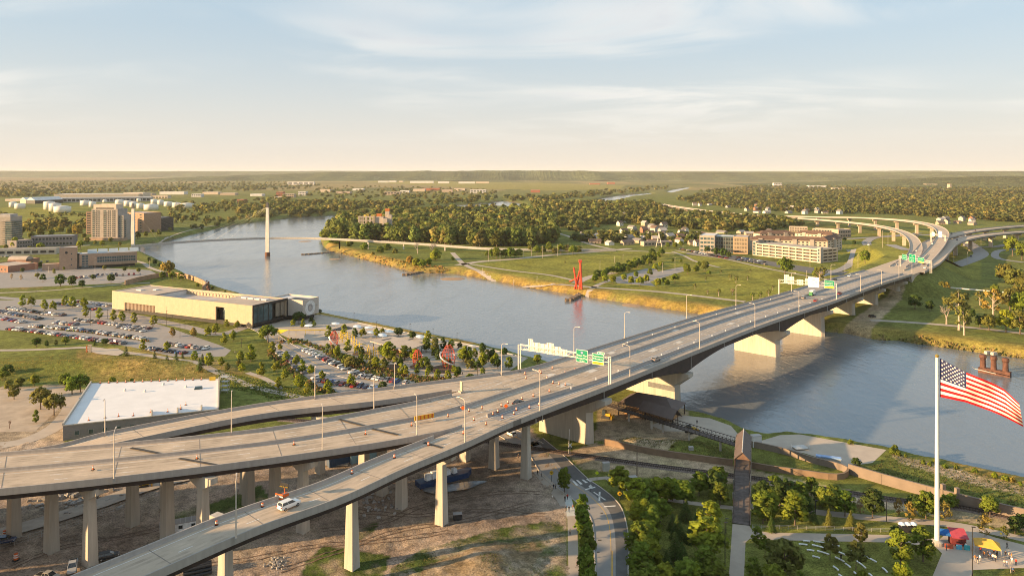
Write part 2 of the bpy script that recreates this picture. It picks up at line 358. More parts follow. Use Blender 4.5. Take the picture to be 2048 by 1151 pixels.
bp = t.nodes.new('ShaderNodeBump'); bp.inputs['Strength'].default_value = .19; bp.inputs['Distance'].default_value = 1.0; L(ad.outputs[0], bp.inputs['Height']); L(bp.outputs[0], b.inputs['Normal'])
mr = t.nodes.new('ShaderNodeMapRange'); mr.inputs[1].default_value = .35; mr.inputs[2].default_value = .7; mr.inputs[3].default_value = .08; mr.inputs[4].default_value = .2; L(hs[1].outputs[0], mr.inputs[0]); L(mr.outputs[0], b.inputs['Roughness'])
mb = MB(); mb.quad((-4000, 100, 0), (4000, 100, 0), (4000, 9000, 0), (-4000, 9000, 0))
water = mb.build('river_water', wmt); tag(water, 'wide brown river bending away to the north', kind='structure')

# bluffs on the skyline, a few ranges with wooded slopes
hillm = ground_mat('wooded_bluff', False, (.10, .115, .05))
for t_ in [hillm.node_tree]:
    for n in t_.nodes:
        if n.type == 'TEX_NOISE': n.inputs['Scale'].default_value *= .018
        if n.type == 'BUMP': n.inputs['Distance'].default_value = 26; n.inputs['Strength'].default_value = .9
def bluff(name, Y0, Y1, top, x0, x1, rough, label, seed):
    r = np.random.default_rng(seed); nx, ny = 1500, 34
    u = np.linspace(x0, x1, nx); v = np.linspace(0, 1, ny); V, U = np.meshgrid(v, u, indexing='ij'); Yg = Y0 + (Y1 - Y0) * V
    ph = r.uniform(0, 6.3, 12); n = 0
    for i in range(12): n = n + np.sin(U * (.0009 * 1.6 ** i) + ph[i] + V * (1.5 + i * .9)) / 1.5 ** i
    ridge = top(U) * (1 + rough * n * .12)
    prof = sst(0, .55, V + .06 * np.sin(U * .004 + ph[3]) + .04 * np.sin(U * .011 + ph[5]))
    Z = GZ - 2 + ridge * prof * (1 - .3 * sst(.75, 1, V))
    Z = Z + r.uniform(-1, 1, Z.shape) * np.minimum(7, ridge * .12) * sst(.02, .2, V)
    mb = MB(); ii = np.arange(nx * ny).reshape(ny, nx)
    mb.v = [tuple(q) for q in np.stack([U, Yg, Z], -1).reshape(-1, 3)]; mb.f = [tuple(q) for q in np.stack([ii[:-1, :-1], ii[:-1, 1:], ii[1:, 1:], ii[1:, :-1]], -1).reshape(-1, 4)]; mb.m = [0] * len(mb.f)
    o = mb.build(name, hillm, smooth=True); tag(o, label, kind='structure'); return o
bluff('bluff_hills', 8300, 11500, lambda u: 108 * sst(-5600, -2600, u) * (1 - .08 * sst(1500, 4200, u)), -5600, 9500, 1.0, 'long wooded bluffs along the skyline', 3)
bluff('distant_hills', 14000, 19000, lambda u: 128 + 0 * u, -22000, 15000, .3, 'pale distant hills behind the fields', 5)
bluff('near_bluff_hills', 4300, 6500, lambda u: 62 * sst(1500, 4200, u), 1300, 8200, .5, 'wooded rise behind the interchange suburb', 8)
# ------------------------------------------------------------------ motorway bridge and viaducts
M_deck = mat('deck_concrete', (.53, .42, .315), .85, .12, .12, space='World', col2=(.43, .34, .255), detail=8)
M_deckg = mat('deck_grey', (.31, .285, .265), .85, .1, .12, space='World', col2=(.245, .23, .22), detail=8)
M_conc = mat('pier_concrete', (.53, .475, .40), .85, .08, .9, space='World', col2=(.40, .35, .29), detail=8, stretch=(1, 1, .1))
M_par = mat('parapet_concrete', (.42, .375, .335), .85, .08, 1.0, space='World', col2=(.34, .305, .275), detail=8, stretch=(1, 1, .15))
M_steel = mat('brown_steel', (.045, .03, .026), .55, .15, .3, space='World')
M_joint = mat('dark_joint_asphalt', (.06, .055, .05), .9, .2, .5, space='World')
M_white = mat('white_line', (.72, .70, .66), .7, .1, .8, space='World')
M_yellow = mat('yellow_line', (.75, .42, .04), .7, .1, .8, space='World')
M_galv = mat('galvanised_steel', (.50, .48, .45), .45, .06, 2, metal=.3)
M_track = mat('tyre_streak', (.44, .35, .26), .9, .18, .15, space='World', detail=8)
PARAPET = [(-.22, -.75), (.22, -.75), (.22, 0.0), (.1, .35), (.08, 1.0), (-.22, 1.0)]      # outer face at -.22 (to the right), concrete fascia below
def lerp(S, N, t): return S * (1 - t) + N * t
def ruled(name, S, N, parent, m, thick=.35):
    mb = MB(); ribbon(mb, S, N); a = S.copy(); a[:, 2] -= thick; c = N.copy(); c[:, 2] -= thick
    ribbon(mb, c, a); ribbon(mb, a, S); ribbon(mb, N, c); return mb.build(name, m, parent)
def girders(parent, S, N, ts_, depth, w=.9):
    W = np.linalg.norm((N - S)[:, :2], axis=1).mean()
    for t in ts_:
        p = lerp(S, N, t); mb = MB(); n, _ = normals(p); dz = depth if np.ndim(depth) else np.full(len(p), depth); vs = []
        for i, q in enumerate(p):
            for o, z in ((-w / 2, -.36), (w / 2, -.36), (w / 2, -.36 - dz[i]), (-w / 2, -.36 - dz[i])): vs.append((q[0] + n[i, 0] * o, q[1] + n[i, 1] * o, q[2] + z))
        k = 4; fs = [(i * k + j, (i + 1) * k + j, (i + 1) * k + (j + 1) % k, i * k + (j + 1) % k) for i in range(len(p) - 1) for j in range(k)]
        mb.add(vs, fs); mb.build('girder', M_steel, parent)
def parapet(parent, path, side, a=0, b=None, name='parapet'):
    p = path[a:b]; mb = MB(); prof = PARAPET if side > 0 else [(-o, z) for o, z in PARAPET][::-1]
    sweep(mb, p, prof); return mb.build(name, M_par, parent)
def median(parent, path, name='median_barrier', w=.42, h=1.05):
    mb = MB(); sweep(mb, path, [(-w, 0), (w, 0), (w * .45, .35), (w * .32, h), (-w * .32, h), (-w * .45, .35)]); return mb.build(name, M_par, parent)
def streaks(parent, S, N, ts_, w=.9):
    for t in ts_:
        p = lerp(S, N, t); mb = MB(); ribbon(mb, offs(p, -w / 2, .008), offs(p, w / 2, .008)); mb.build('worn_wheel_track', M_track, parent)
def lines(parent, S, N, solid, dash, col=None, dz=.02):
    mb = MB()
    for t in solid:
        p = lerp(S, N, t); ribbon(mb, offs(p, -.09, dz), offs(p, .09, dz))
    for t in dash:
        p = resample(lerp(S, N, t), 3.0)
        for i in range(0, len(p) - 2, 5): q = p[i:i + 2]; ribbon(mb, offs(q, -.1, dz), offs(q, .1, dz))
    return mb.build('lane_marking', col or M_white, parent)
def DP(px, py, zp): v = P(px, py, zp); return (v.x, v.y, zp - 1.0)

SL0 = [(-110, 84, 27.3)] + [DP(*q) for q in ((297, 1146, 28.5), (512, 1053, 28.5), (688, 989.5, 28.5), (809, 934, 28.5), (930, 884, 28.3), (1024, 842, 28), (1225, 766, 27), (1399, 697, 25.5), (1536, 644, 24), (1670, 600, 22.7), (1763, 566, 22.3), (1824, 547, 22))]
SL = resample(SL0, 4.0)
iB = int(np.argmin(np.abs(SL[:, 0] - 0.0)))
# near ramp -------------------------------------------------
rampA = thing('ramp_viaduct', 'narrow near ramp viaduct with orange drums, crossing low over the dirt lot', 'viaduct', (-60, 150, GZ))
SA = SL[:iB + 2]; NA = offs(SA, 10.7)
ruled('deck', SA, NA, rampA, M_deck)
parapet(rampA, SA, 1); parapet(rampA, NA, -1, 0, int(len(NA) * .86))
girders(rampA, SA, NA, (.08, .36, .64, .92), 1.55)
lines(rampA, SA, NA, (.10, .87), (.45,)); streaks(rampA, SA, NA, (.2, .34, .56, .7))
# main bridge ------------------------------------------------
bridge = thing('river_bridge', 'long brown steel motorway bridge on concrete piers across the river', 'bridge', (100, 350, 0))
SB = SL[iB:]; NBr = offs(SB, 36.5)
sdist = np.concatenate([[0], np.cumsum(np.linalg.norm(np.diff(SB[:, :2], axis=0), axis=1))]); NST = len(SB)
ruled('deck', SB, NBr, bridge, M_deck)
def off_path(fn, dz=0.0): return offs(SB, np.array([fn(s) for s in sdist]), dz)
b1 = off_path(lambda s: 10.4 - 3.6 * float(sst(0, 70, s))); md = off_path(lambda s: 21.8)
gl = off_path(lambda s: .4); mb = MB(); ribbon(mb, offs(gl, 0, .012), b1 + np.array([0, 0, .012])); mb.build('grey_slip_lane_surface', M_deckg, bridge)
mb = MB(); k0 = int(np.argmin(np.abs(sdist - 95))); ribbon(mb, b1[k0:] + np.array([0, 0, .012]), offs(SB, 36.1, .012)[k0:]); mb.build('grey_deck_surface', mat('deck_grey_warm', (.36, .335, .31), .85, .1, .12, space='World', col2=(.29, .275, .26), detail=8), bridge)
parapet(bridge, SB, 1); parapet(bridge, NBr, -1, 12); median(bridge, b1, 'lane_barrier'); median(bridge, md)
k1, k2 = int(np.argmin(np.abs(sdist - 118))), int(np.argmin(np.abs(sdist - 330)))
median(bridge, off_path(lambda s: 30.4)[k1:k2], 'temporary_barrier', .3, .85)
PIERS = [(1183, 888, GZ), (1364, 820, 0), (1567, 715, 0), (1646, 670, 1), (1697, 631, 4), (1745, 608, 5), (1785, 591, 5)]
pst = []
for px, py, z in PIERS:
    v = P(px, py, z); pst.append(int(np.argmin(np.hypot(SB[:, 0] - v.x, SB[:, 1] - v.y))))
psd = [sdist[i] for i in pst]
def haunch(s):
    if s < psd[0]: return 2.2 + 1.0 * s / psd[0]
    d = min(abs(s - q) for q in psd); j = min(range(len(psd)), key=lambda i: abs(s - psd[i])); big = 4.2 if j in (1, 2) else (1.3 if j in (3,) else .4)
    return 3.0 + big * max(0, 1 - d / 45) ** 1.7
hd = np.array([haunch(s) for s in sdist])
girders(bridge, SB, NBr, (.035, .27, .5, .73, .965), hd, .7)
fp = lerp(SB, NBr, .022)                              # drain pipes on the south face
for i in range(4, NST, 9): mb = MB(); mb.tube((fp[i, 0], fp[i, 1], fp[i, 2] - .4), (fp[i, 0], fp[i, 1], fp[i, 2] - hd[i] - .8), .14); mb.build('drain_pipe', M_galv, bridge)
nB, tB = normals(SB)
for j, i in enumerate(pst):
    px, py, zb = PIERS[j]; n = Vector((*nB[i], 0)); t = Vector((*tB[i], 0)); c = Vector(SB[i]); c.z = 0; ztop = SB[i, 2] - .36 - hd[i] - .1; zbase = min(zb, 3) - 3
    th = 2.3 if j < 3 else 1.5; hc = 4.6 if j < 3 else 3.2
    mb = MB()
    def ring(o0, o1, z, th_, nose): return [tuple(c + n * (o0 + nose) - t * th_ + Vector((0, 0, z))), tuple(c + n * o0 + Vector((0, 0, z))), tuple(c + n * (o0 + nose) + t * th_ + Vector((0, 0, z))), tuple(c + n * (o1 - nose) + t * th_ + Vector((0, 0, z))), tuple(c + n * o1 + Vector((0, 0, z))), tuple(c + n * (o1 - nose) - t * th_ + Vector((0, 0, z)))]
    o0, o1 = (4.0, 31) if j else (5.5, 30)
    rs = [ring(o0 - .4, o1 + .4, zbase, th * 1.12, 1.6), ring(o0, o1, ztop - hc - 1.2, th, 1.6)]
    vs = sum(rs, []); mb.add(vs, [(k, 6 + k, 6 + (k + 1) % 6, (k + 1) % 6) for k in range(6)] + [tuple(range(6))])
    wall = mb.build('pier', M_conc, bridge)
    mb = MB(); rs = [ring(o0 - .02, o1 + .02, ztop - hc - 1.2, th * 1.02, 1.6), ring(-1.5, 37.5, ztop - 1.5, th * 1.05, .5), ring(-1.5, 37.5, ztop, th * 1.05, .5)]
    vs = sum(rs, []); mb.add(vs, [(6 * r_ + k, 6 * r_ + 6 + k, 6 * r_ + 6 + (k + 1) % 6, 6 * r_ + (k + 1) % 6) for r_ in range(2) for k in range(6)] + [tuple(range(12, 18))[::-1], tuple(range(6))])
    mb.build('pier_cap', M_conc, wall)
    if j == 1:
        mb = MB(); a = c + n * 12 - t * (th + .06); mb.box((a.x, a.y, 9.5), (13, .08, 2.2), math.atan2(n.y, n.x)); mb.build('painted_out_patch', mat('grey_paint', (.16, .16, .16), .8), wall)
# east abutment wall
a = SB[-1]; b_ = NBr[-1]; mb = MB(); mb.prism([(a[0], a[1]), (b_[0], b_[1]), (b_[0] + 4, b_[1] + 4), (a[0] + 4, a[1] + 4)], 2, a[2] - .4); mb.build('abutment', M_conc, bridge)
def lane_lines(fr, solid=(), name='lane_marking'):
    mb = MB()
    for f in solid: p = off_path(f); ribbon(mb, offs(p, -.09, .03), offs(p, .09, .03))
    for f in fr:
        p = resample(off_path(f), 3.0)
        for i in range(0, len(p) - 2, 5): q = p[i:i + 2]; ribbon(mb, offs(q, -.1, .03), offs(q, .1, .03))
    return mb.build(name, M_white, bridge)
lane_lines([lambda s: 11.2, lambda s: 15.0, lambda s: 18.6, lambda s: 25.3, lambda s: 29.0, lambda s: 32.6], [lambda s: 1.6, lambda s: 9.0, lambda s: 20.6, lambda s: 23.0, lambda s: 35.3, lambda s: 5.4])
for f in (12.2, 14.0, 15.9, 17.7, 24.0, 26.2, 28.0, 30.8, 33.5, 2.6, 4.3):
    p = off_path(lambda s: f + .15 * math.sin(s * .02 + f), .022); mb = MB(); ribbon(mb, offs(p, -.42, 0), offs(p, .42, 0)); mb.build('worn_wheel_track', M_track, bridge)
# pale patches of new concrete
for s_, o_, l_, w_ in ((45, 14, 9, 3), (52, 26, 7, 2.6), (70, 17.5, 8, 2.8), (83, 26.5, 8, 3), (100, 27.5, 7, 2.5), (116, 16, 9, 2.6), (140, 15, 7, 2.5), (165, 29, 8, 2.4), (200, 15, 9, 2.6), (232, 26, 8, 2.5)):
    i = int(np.argmin(np.abs(sdist - s_))); c = SB[i, :2] + nB[i] * o_; mb = MB(); mb.box((c[0], c[1], SB[i, 2] + .028), (l_, w_, .008), math.atan2(tB[i, 1], tB[i, 0])); mb.build('patch', mat('new_concrete', (.56, .52, .46), .8, .06, .4, space='World'), bridge)

# main viaduct (two carriageways) ----------------------------
viad = thing('motorway_viaduct', 'wide two carriageway motorway viaduct curving in from the west', 'viaduct', (-90, 190, GZ))
SV = resample([(-230, 150, 27), DP(0, 975.6, 28), DP(512, 918, 28.2), DP(880, 861, 28.1), (*(SB[0, :2] + nB[0] * 10.2), SB[0, 2] + .03), (*(SB[4, :2] + nB[4] * 9.8), SB[4, 2] + .03)], 4)
NV = resample([(-245, 176, 27), DP(0, 904, 28), DP(512, 857, 28.2), DP(764, 814, 28.0), DP(925, 781, 27.8), (*(SB[8, :2] + nB[8] * 33.6), SB[8, 2] + .03)], 4)
nn = min(len(SV), len(NV)); SV = resample(SV, 4)[np.linspace(0, len(SV) - 1, nn).astype(int)]; NV = NV[np.linspace(0, len(NV) - 1, nn).astype(int)]
ruled('deck', SV, NV, viad, M_deck); parapet(viad, SV, 1, 0, int(nn * .9)); parapet(viad, NV, -1, 0, int(nn * .93)); median(viad, lerp(SV, NV, .52))
girders(viad, SV, NV, (.04, .22, .4, .6, .78, .96), 1.7)
lines(viad, SV, NV, (.06, .46, .58, .94), (.19, .325, .70, .82)); streaks(viad, SV, NV, (.105, .15, .235, .285, .37, .42, .63, .67, .73, .79, .85, .90))
# north ramp -------------------------------------------------
rampC = thing('ramp_viaduct', 'empty north ramp viaduct passing behind the white roofed building', 'viaduct', (-90, 230, GZ))
SC_ = resample([(-215, 178, 17), (-160, 195, 20), DP(217, 887, 24.3), DP(512, 828, 26.3), DP(764, 799, 27.3), DP(915, 776, 27.4), (*(SB[9, :2] + nB[9] * 31.5), SB[9, 2] + .05), (*(SB[15, :2] + nB[15] * 31.5), SB[15, 2] + .05)], 4)
NC_ = resample([(-225, 191, 17), (-170, 206, 20), DP(106, 890, 23.2), DP(209, 863, 24.4), DP(512, 807, 26.4), DP(764, 774, 27.4), DP(1024, 741, 27.4), (*(SB[15, :2] + nB[15] * 36.5), SB[15, 2] + .05)], 4)
nn = min(len(SC_), len(NC_)); SC_ = SC_[np.linspace(0, len(SC_) - 1, nn).astype(int)]; NC_ = NC_[np.linspace(0, len(NC_) - 1, nn).astype(int)]
ruled('deck', SC_, NC_, rampC, M_deck); parapet(rampC, SC_, 1, 0, int(nn * .83)); parapet(rampC, NC_, -1); girders(rampC, SC_, NC_, (.06, .5, .94), 1.7); lines(rampC, SC_, NC_, (.12, .86), (.5,)); streaks(rampC, SC_, NC_, (.22, .38, .6, .76))
# dark expansion joints
for (x0, y0, x1, y1), par in (((678, 837, 728, 850), viad), ((744, 856, 796, 868), viad), ((262, 894, 328, 907), viad), ((358, 915, 437, 929), viad), ((847, 884, 884, 895), rampA)):
    a = P(x0, y0, 27.4); b_ = P(x1, y1, 27.4); d = (b_ - a); mb = MB(); mb.box(((a.x + b_.x) / 2, (a.y + b_.y) / 2, 27.33 if par is viad else 27.47), (d.length, .95, .04), math.atan2(d.y, d.x)); mb.build('expansion_joint', M_joint, par)
# columns under the viaducts: square tapered shafts with hammerhead caps
def column(parent, px, py, ztop, cap=0.0, capdir=0.0, w=2.3):
    v = P(px, py); ang = math.atan2(7.6, -13); mb = MB(); k = w / 2; ca, sa = math.cos(ang), math.sin(ang)
    def ringz(a, b, z): return [(v.x + (x * a) * ca - (y * b) * sa, v.y + (x * a) * sa + (y * b) * ca, z) for x, y in ((-1, -1), (1, -1), (1, 1), (-1, 1))]
    r = [ringz(k * 1.25, k * 1.25, GZ - 2), ringz(k * .86, k * .86, ztop - (3.2 if cap else 0))]
    mb.add(sum(r, []), [(0, 1, 5, 4), (1, 2, 6, 5), (2, 3, 7, 6), (3, 0, 4, 7), (4, 5, 6, 7)])
    o = mb.build('column', M_conc, parent)
    if cap:
        mb = MB(); r = [ringz(k * .88, k * .92, ztop - 3.2), ringz(cap, k * .95, ztop - 1.5), ringz(cap, k * .95, ztop)]
        mb.add(sum(r, []), [(0, 1, 5, 4), (1, 2, 6, 5), (2, 3, 7, 6), (3, 0, 4, 7), (4, 5, 9, 8), (5, 6, 10, 9), (6, 7, 11, 10), (7, 4, 8, 11), (8, 9, 10, 11)]); mb.build('column_cap', M_conc, o)
for px, py, cp in ((455, 1215, 4.2), (708, 1138, 4.2), (887, 1050, 4.2), (1056, 959, 4.2), (280, 1330, 4.2)): column(rampA, px - 4, py - 4, 27.3 - 2.1, cp)
for px, py, cp in ((180, 1128, 4.4), (103, 1101, 0), (28, 1073, 0), (406, 1103, 4.4), (335, 1077, 0), (265, 1050, 0), (606, 1062, 4.4), (550, 1034, 0), (497, 1008, 0), (803, 1015, 4), (764, 988, 0), (728, 968, 0), (988, 935, 3), (930, 920, 0), (-60, 1160, 4.4), (-110, 1120, 0)): column(viad, px, py, 27.3 - 2.15, cp)
for px, py in ((490, 985), (640, 945), (330, 1015), (800, 905), (180, 1030)): column(rampC, px, py, 25.6 - 2.1 - (1.2 if px < 400 else 0), 3.0, w=2.0)

# ------------------------------------------------------------------ east interchange
def flyover(name, label, edge, width, zlist=None, piers=(), pierz=None, col=M_deck, pillar=None):
    p = resample([tuple(q) for q in edge], 14); th = thing(name, label, 'flyover', tuple(p[len(p) // 2][:2]) + (GZ,), 'interchange ramps')
    S = offs(p, -width / 2); N = offs(p, width / 2); ruled('deck', S, N, th, col, .6); parapet(th, S, 1); parapet(th, N, -1); girders(th, S, N, (.1, .9), 1.5, 1.2); lines(th, S, N, (.1, .9), (.5,))
    for i in range(3, len(p) - 2, 5 if pillar is None else pillar):
        q = p[i]; zg = hz1(q[0], q[1])
        if q[2] - zg < 5.5: continue
        n, _ = normals(p); a = math.atan2(n[i, 1], n[i, 0]); mb = MB(); mb.box((q[0], q[1], (zg - 1 + q[2] - 4) / 2), (4.2, 2.2, q[2] - 4 - zg + 1), a); mb.box((q[0], q[1], q[2] - 3.1), (width * .75, 2.4, 1.8), a); mb.build('pier', mat('tan_concrete', (.50, .40, .31), .85, .08, .2, space='World'), th)
    return th
def FP(px, py, z): v = P(px, py, z); return (v.x, v.y, z)
flyover('flyover', 'lower curved flyover ramp sweeping to the north behind the apartments', [FP(1795, 534, 21), FP(1826, 512, 21), FP(1832, 492, 21.5), FP(1822, 474, 22), FP(1800, 462.5, 22), FP(1764, 453.5, 21), FP(1715, 446.5, 20), FP(1650, 440.5, 18), FP(1590, 436, 15)], 12)
flyover('flyover', 'high curved flyover ramp over the main carriageways', [FP(1836, 532, 21), FP(1862, 507, 22), FP(1880, 484, 24.5), FP(1886, 466, 27), FP(1872, 453.5, 28), FP(1838, 445, 28), FP(1790, 439.5, 26.5), FP(1720, 435.5, 23), FP(1640, 434, 19), FP(1570, 432, 15)], 13)
flyover('flyover', 'westbound carriageway curving away to the right', [FP(1812, 531, 21), FP(1843, 505, 21), FP(1860, 486, 21), FP(1892, 474, 21), FP(1940, 463, 21), FP(2000, 455.5, 21), FP(2060, 451, 21), FP(2200, 445, 21)], 15)
flyover('flyover', 'eastbound carriageway with cars curving away to the right', [FP(1828, 543, 21), FP(1862, 525, 21), FP(1884, 503, 21), FP(1905, 485, 21.3), FP(1946, 474, 21.5), FP(2000, 467, 21.5), FP(2060, 463, 21.5), FP(2200, 458, 21.5)], 15)
flyover('flyover', 'far curved viaduct road beyond the suburb houses', [FP(1322, 408, 9), FP(1340, 411.5, 11), FP(1385, 418, 12.5), FP(1430, 423.5, 12.5), FP(1500, 430, 12), FP(1560, 434, 12)], 18)
# ------------------------------------------------------------------ streets, paths, car parks, walls, rails
M_asph = mat('asphalt', (.16, .152, .145), .9, .12, .35, space='World', col2=(.115, .11, .105), detail=8)
M_street = mat('street_concrete', (.34, .315, .29), .88, .1, .25, space='World', col2=(.27, .25, .235), detail=8)
M_lot = mat('car_park_concrete', (.33, .30, .275), .9, .1, .2, space='World', col2=(.27, .245, .225), detail=8)
M_path = mat('path_concrete', (.46, .385, .31), .9, .08, .3, space='World', col2=(.39, .325, .265), detail=8)
M_pave = mat('plaza_paving', (.50, .42, .335), .9, .08, .25, space='World', col2=(.42, .35, .285), detail=8)
M_kerb = mat('kerb_concrete', (.50, .45, .39), .85, .08, .6, space='World')
M_wall = mat('flood_wall_concrete', (.25, .195, .155), .9, .1, .3, space='World', col2=(.19, .15, .12), detail=8)
M_rust = mat('rail_steel', (.09, .06, .05), .5, .2, 1, metal=.4)
M_tie = mat('sleeper_timber', (.075, .055, .045), .95, .2, 2)
M_mulch = mat('mulch_bed', (.15, .095, .06), 1, .25, 1.2, space='World', bump=.4, col2=(.10, .065, .045))
def hpts(path, dz): p = path.copy(); p[:, 2] = height(p[:, 0], p[:, 1]) + dz; return p
def sheet(name, q, m, dz, label=None, kind='structure', z=GZ):
    mb = MB(); pts = [P(x, y, z) for x, y in q]
    a = sum(pts[i].x * pts[(i + 1) % len(pts)].y - pts[(i + 1) % len(pts)].x * pts[i].y for i in range(len(pts)))
    if a < 0: pts = pts[::-1]
    from mathutils.geometry import tessellate_polygon
    tr = tessellate_polygon([[Vector((p.x, p.y, 0)) for p in pts]]); vs = [(p.x, p.y, z + dz) for p in pts]
    up = [t_ if ((vs[t_[1]][0] - vs[t_[0]][0]) * (vs[t_[2]][1] - vs[t_[0]][1]) - (vs[t_[1]][1] - vs[t_[0]][1]) * (vs[t_[2]][0] - vs[t_[0]][0])) > 0 else t_[::-1] for t_ in tr]
    mb.add(vs, up); o = mb.build(name, m); return tag(o, label, kind=kind)
def road(name, q, width, m, dz=.05, label=None, step=5, z=GZ, centre=None, kerb=False):
    p = hpts(resample([tuple(P(x, y, z)) for x, y in q], step), dz); mb = MB(); A = offs(p, -width / 2); B = offs(p, width / 2)
    for e in (A, B): e[:, 2] = np.maximum(height(e[:, 0], e[:, 1]), 0) * .5 + p[:, 2] * .5 + dz * .5
    ribbon(mb, A, B); o = mb.build(name, m); tag(o, label, kind='structure')
    if centre:
        mb = MB(); ribbon(mb, offs(p, -.13, .012), offs(p, .13, .012)); mb.build('centre_line', centre, o)
    if kerb:
        for e, s_ in ((A, 1), (B, -1)):
            mb = MB(); sweep(mb, e, [(0, -.2), (-.25 * s_, -.2), (-.25 * s_, .13), (0, .13)][::s_]); mb.build('kerb', M_kerb, o)
    return o
# near street (edges measured), its kerbs, pavement and paint
LE = [(1196, 1420), (1192, 1151), (1190, 1113), (1183, 1037), (1152, 1002), (1125, 982), (1089, 954), (1069, 924), (1049, 888)]; RE = [(1262, 1420), (1255, 1151), (1256, 1075), (1243, 1017), (1223, 992), (1200, 974), (1175, 957), (1125, 909), (1085, 876)]
Lr = resample([tuple(P(*q)) for q in LE], 2.5); Rr = resample([tuple(P(*q)) for q in RE], 2.5); k = min(len(Lr), len(Rr)); Lr = Lr[np.linspace(0, len(Lr) - 1, k).astype(int)]; Rr = Rr[np.linspace(0, len(Rr) - 1, k).astype(int)]
mb = MB(); ribbon(mb, Rr + np.array([0, 0, .05]), Lr + np.array([0, 0, .05])); street = mb.build('street', M_street); tag(street, 'curving concrete street beside the row of trees', kind='structure')
mb = MB(); c_ = lerp(Lr, Rr, .62); ribbon(mb, Rr + np.array([0, 0, .056]), c_ + np.array([0, 0, .056])); mb.build('asphalt_lane', M_asph, street)
for e, s_ in ((Lr, 1), (Rr, -1)):
    mb = MB(); sweep(mb, e, [(0, -.2), (.28 * s_, -.2), (.28 * s_, .17), (0, .17)][::-s_]); mb.build('kerb', M_kerb, street)
mb = MB(); p = lerp(Lr, Rr, .5)
i0 = int(np.argmin(np.abs(p[:, 1] - P(1215, 1092).y))); ribbon(mb, offs(p, .07, .066)[:i0], offs(p, .22, .066)[:i0]); ribbon(mb, offs(p, -.22, .066)[:i0], offs(p, -.07, .066)[:i0]); mb.build('centre_line', M_yellow, street)
mb = MB(); i1 = int(np.argmin(np.abs(p[:, 1] - P(1185, 1003).y))); q = p[i1 - 12:i1 + 12]; ribbon(mb, offs(q, .1, .066), offs(q, .24, .066)); mb.build('centre_line', M_yellow, street)
def mark(poly, par=street, m=M_white, z=GZ + .07, name='road_marking'):
    mb = MB(); mb.add([tuple(P(x, y, z)) for x, y in poly], [tuple(range(len(poly)))]); me = mb.mesh(name, m)
    if me.polygons[0].normal.z < 0: me.flip_normals()
    return link(name, me, par)
for q in (((1186, 983), (1189, 983), (1213, 999), (1209, 999)), ((1197.5, 983), (1201, 983), (1200.5, 1000), (1197, 1000)), ((1208, 1011), (1231, 1009.5), (1231, 1011.5), (1208, 1013)),
          ((1144, 960), (1148, 960), (1157, 970), (1152, 970)), ((1152, 959), (1156, 959), (1166, 967), (1161, 968)), ((1163, 958), (1167, 958), (1176, 964), (1171, 965)), ((1172, 957), (1176, 956), (1185, 961), (1181, 963)), ((1170, 977), (1190, 972), (1191, 974), (1171, 979))): mark(q)
for q in (((1196, 1078), (1203, 1078), (1203, 1080), (1196, 1080)), ((1194, 1102), (1199, 1102), (1199, 1104), (1194, 1104)), ((1201, 1024), (1206, 1024), (1206, 1026), (1201, 1026))): mark(q, m=M_joint, name='manhole_cover')
sheet('sidewalk', [(1139, 1420), (1137, 1151), (1135, 1037), (1112, 997), (1085, 967), (1060, 935), (1075, 935), (1107, 965), (1145, 1003), (1154, 1035), (1158, 1151), (1160, 1420)], M_path, .06, 'pale concrete sidewalk beside the street where people walk')
sheet('sidewalk', [(1129, 995), (1141, 990), (1153, 1030), (1134, 1032)], mat('new_pavement', (.52, .52, .48), .9, .06, .5, space='World'), .068, 'fresh grey-white square of sidewalk')
road('street', [(1066, 892), (1010, 862), (930, 828), (860, 800), (800, 778), (720, 755), (650, 735), (600, 708), (560, 685), (530, 662), (500, 648)], 9.0, M_street, .05, 'two lane riverfront road along the small car park', centre=M_yellow, kerb=True)
road('street', [(500, 650), (440, 668), (380, 655), (300, 638), (235, 625), (170, 612), (60, 600), (-60, 590)], 8, M_lot, .045, 'access road in front of the long stone museum')
# car parks
BIGLOT = [(-120, 640), (-100, 600), (30, 600), (130, 597), (228, 605), (250, 628), (330, 652), (440, 690), (462, 700), (450, 712), (360, 716), (262, 693), (200, 685), (60, 664), (-60, 655)]
sheet('car_park', BIGLOT, M_lot, .03, 'large crowded car park in front of the museum')
SMALLOT = [(542, 690), (560, 684), (598, 690), (656, 716), (724, 750), (815, 763), (822, 778), (700, 790), (640, 775), (588, 735), (555, 708)]
sheet('car_park', SMALLOT, M_lot, .055, 'small car park beside the playground')
sheet('car_park', [(-100, 545), (10, 540), (140, 532), (300, 540), (322, 552), (240, 566), (60, 574), (-100, 580)], M_lot, .03, 'car park in front of the brick office building')
sheet('car_park', [(1235, 566), (1222, 557), (1290, 537), (1312, 536), (1316, 543), (1330, 540), (1365, 533), (1368, 542), (1300, 563), (1310, 572)], M_lot, .04, 'empty car park between trees on the far bank')
sheet('street', [(1370, 508), (1400, 500), (1450, 508), (1540, 522), (1606, 532), (1680, 542), (1740, 545), (1740, 551), (1640, 550), (1540, 531), (1450, 517)], M_asph, .045, 'far bank street lined with parked cars')
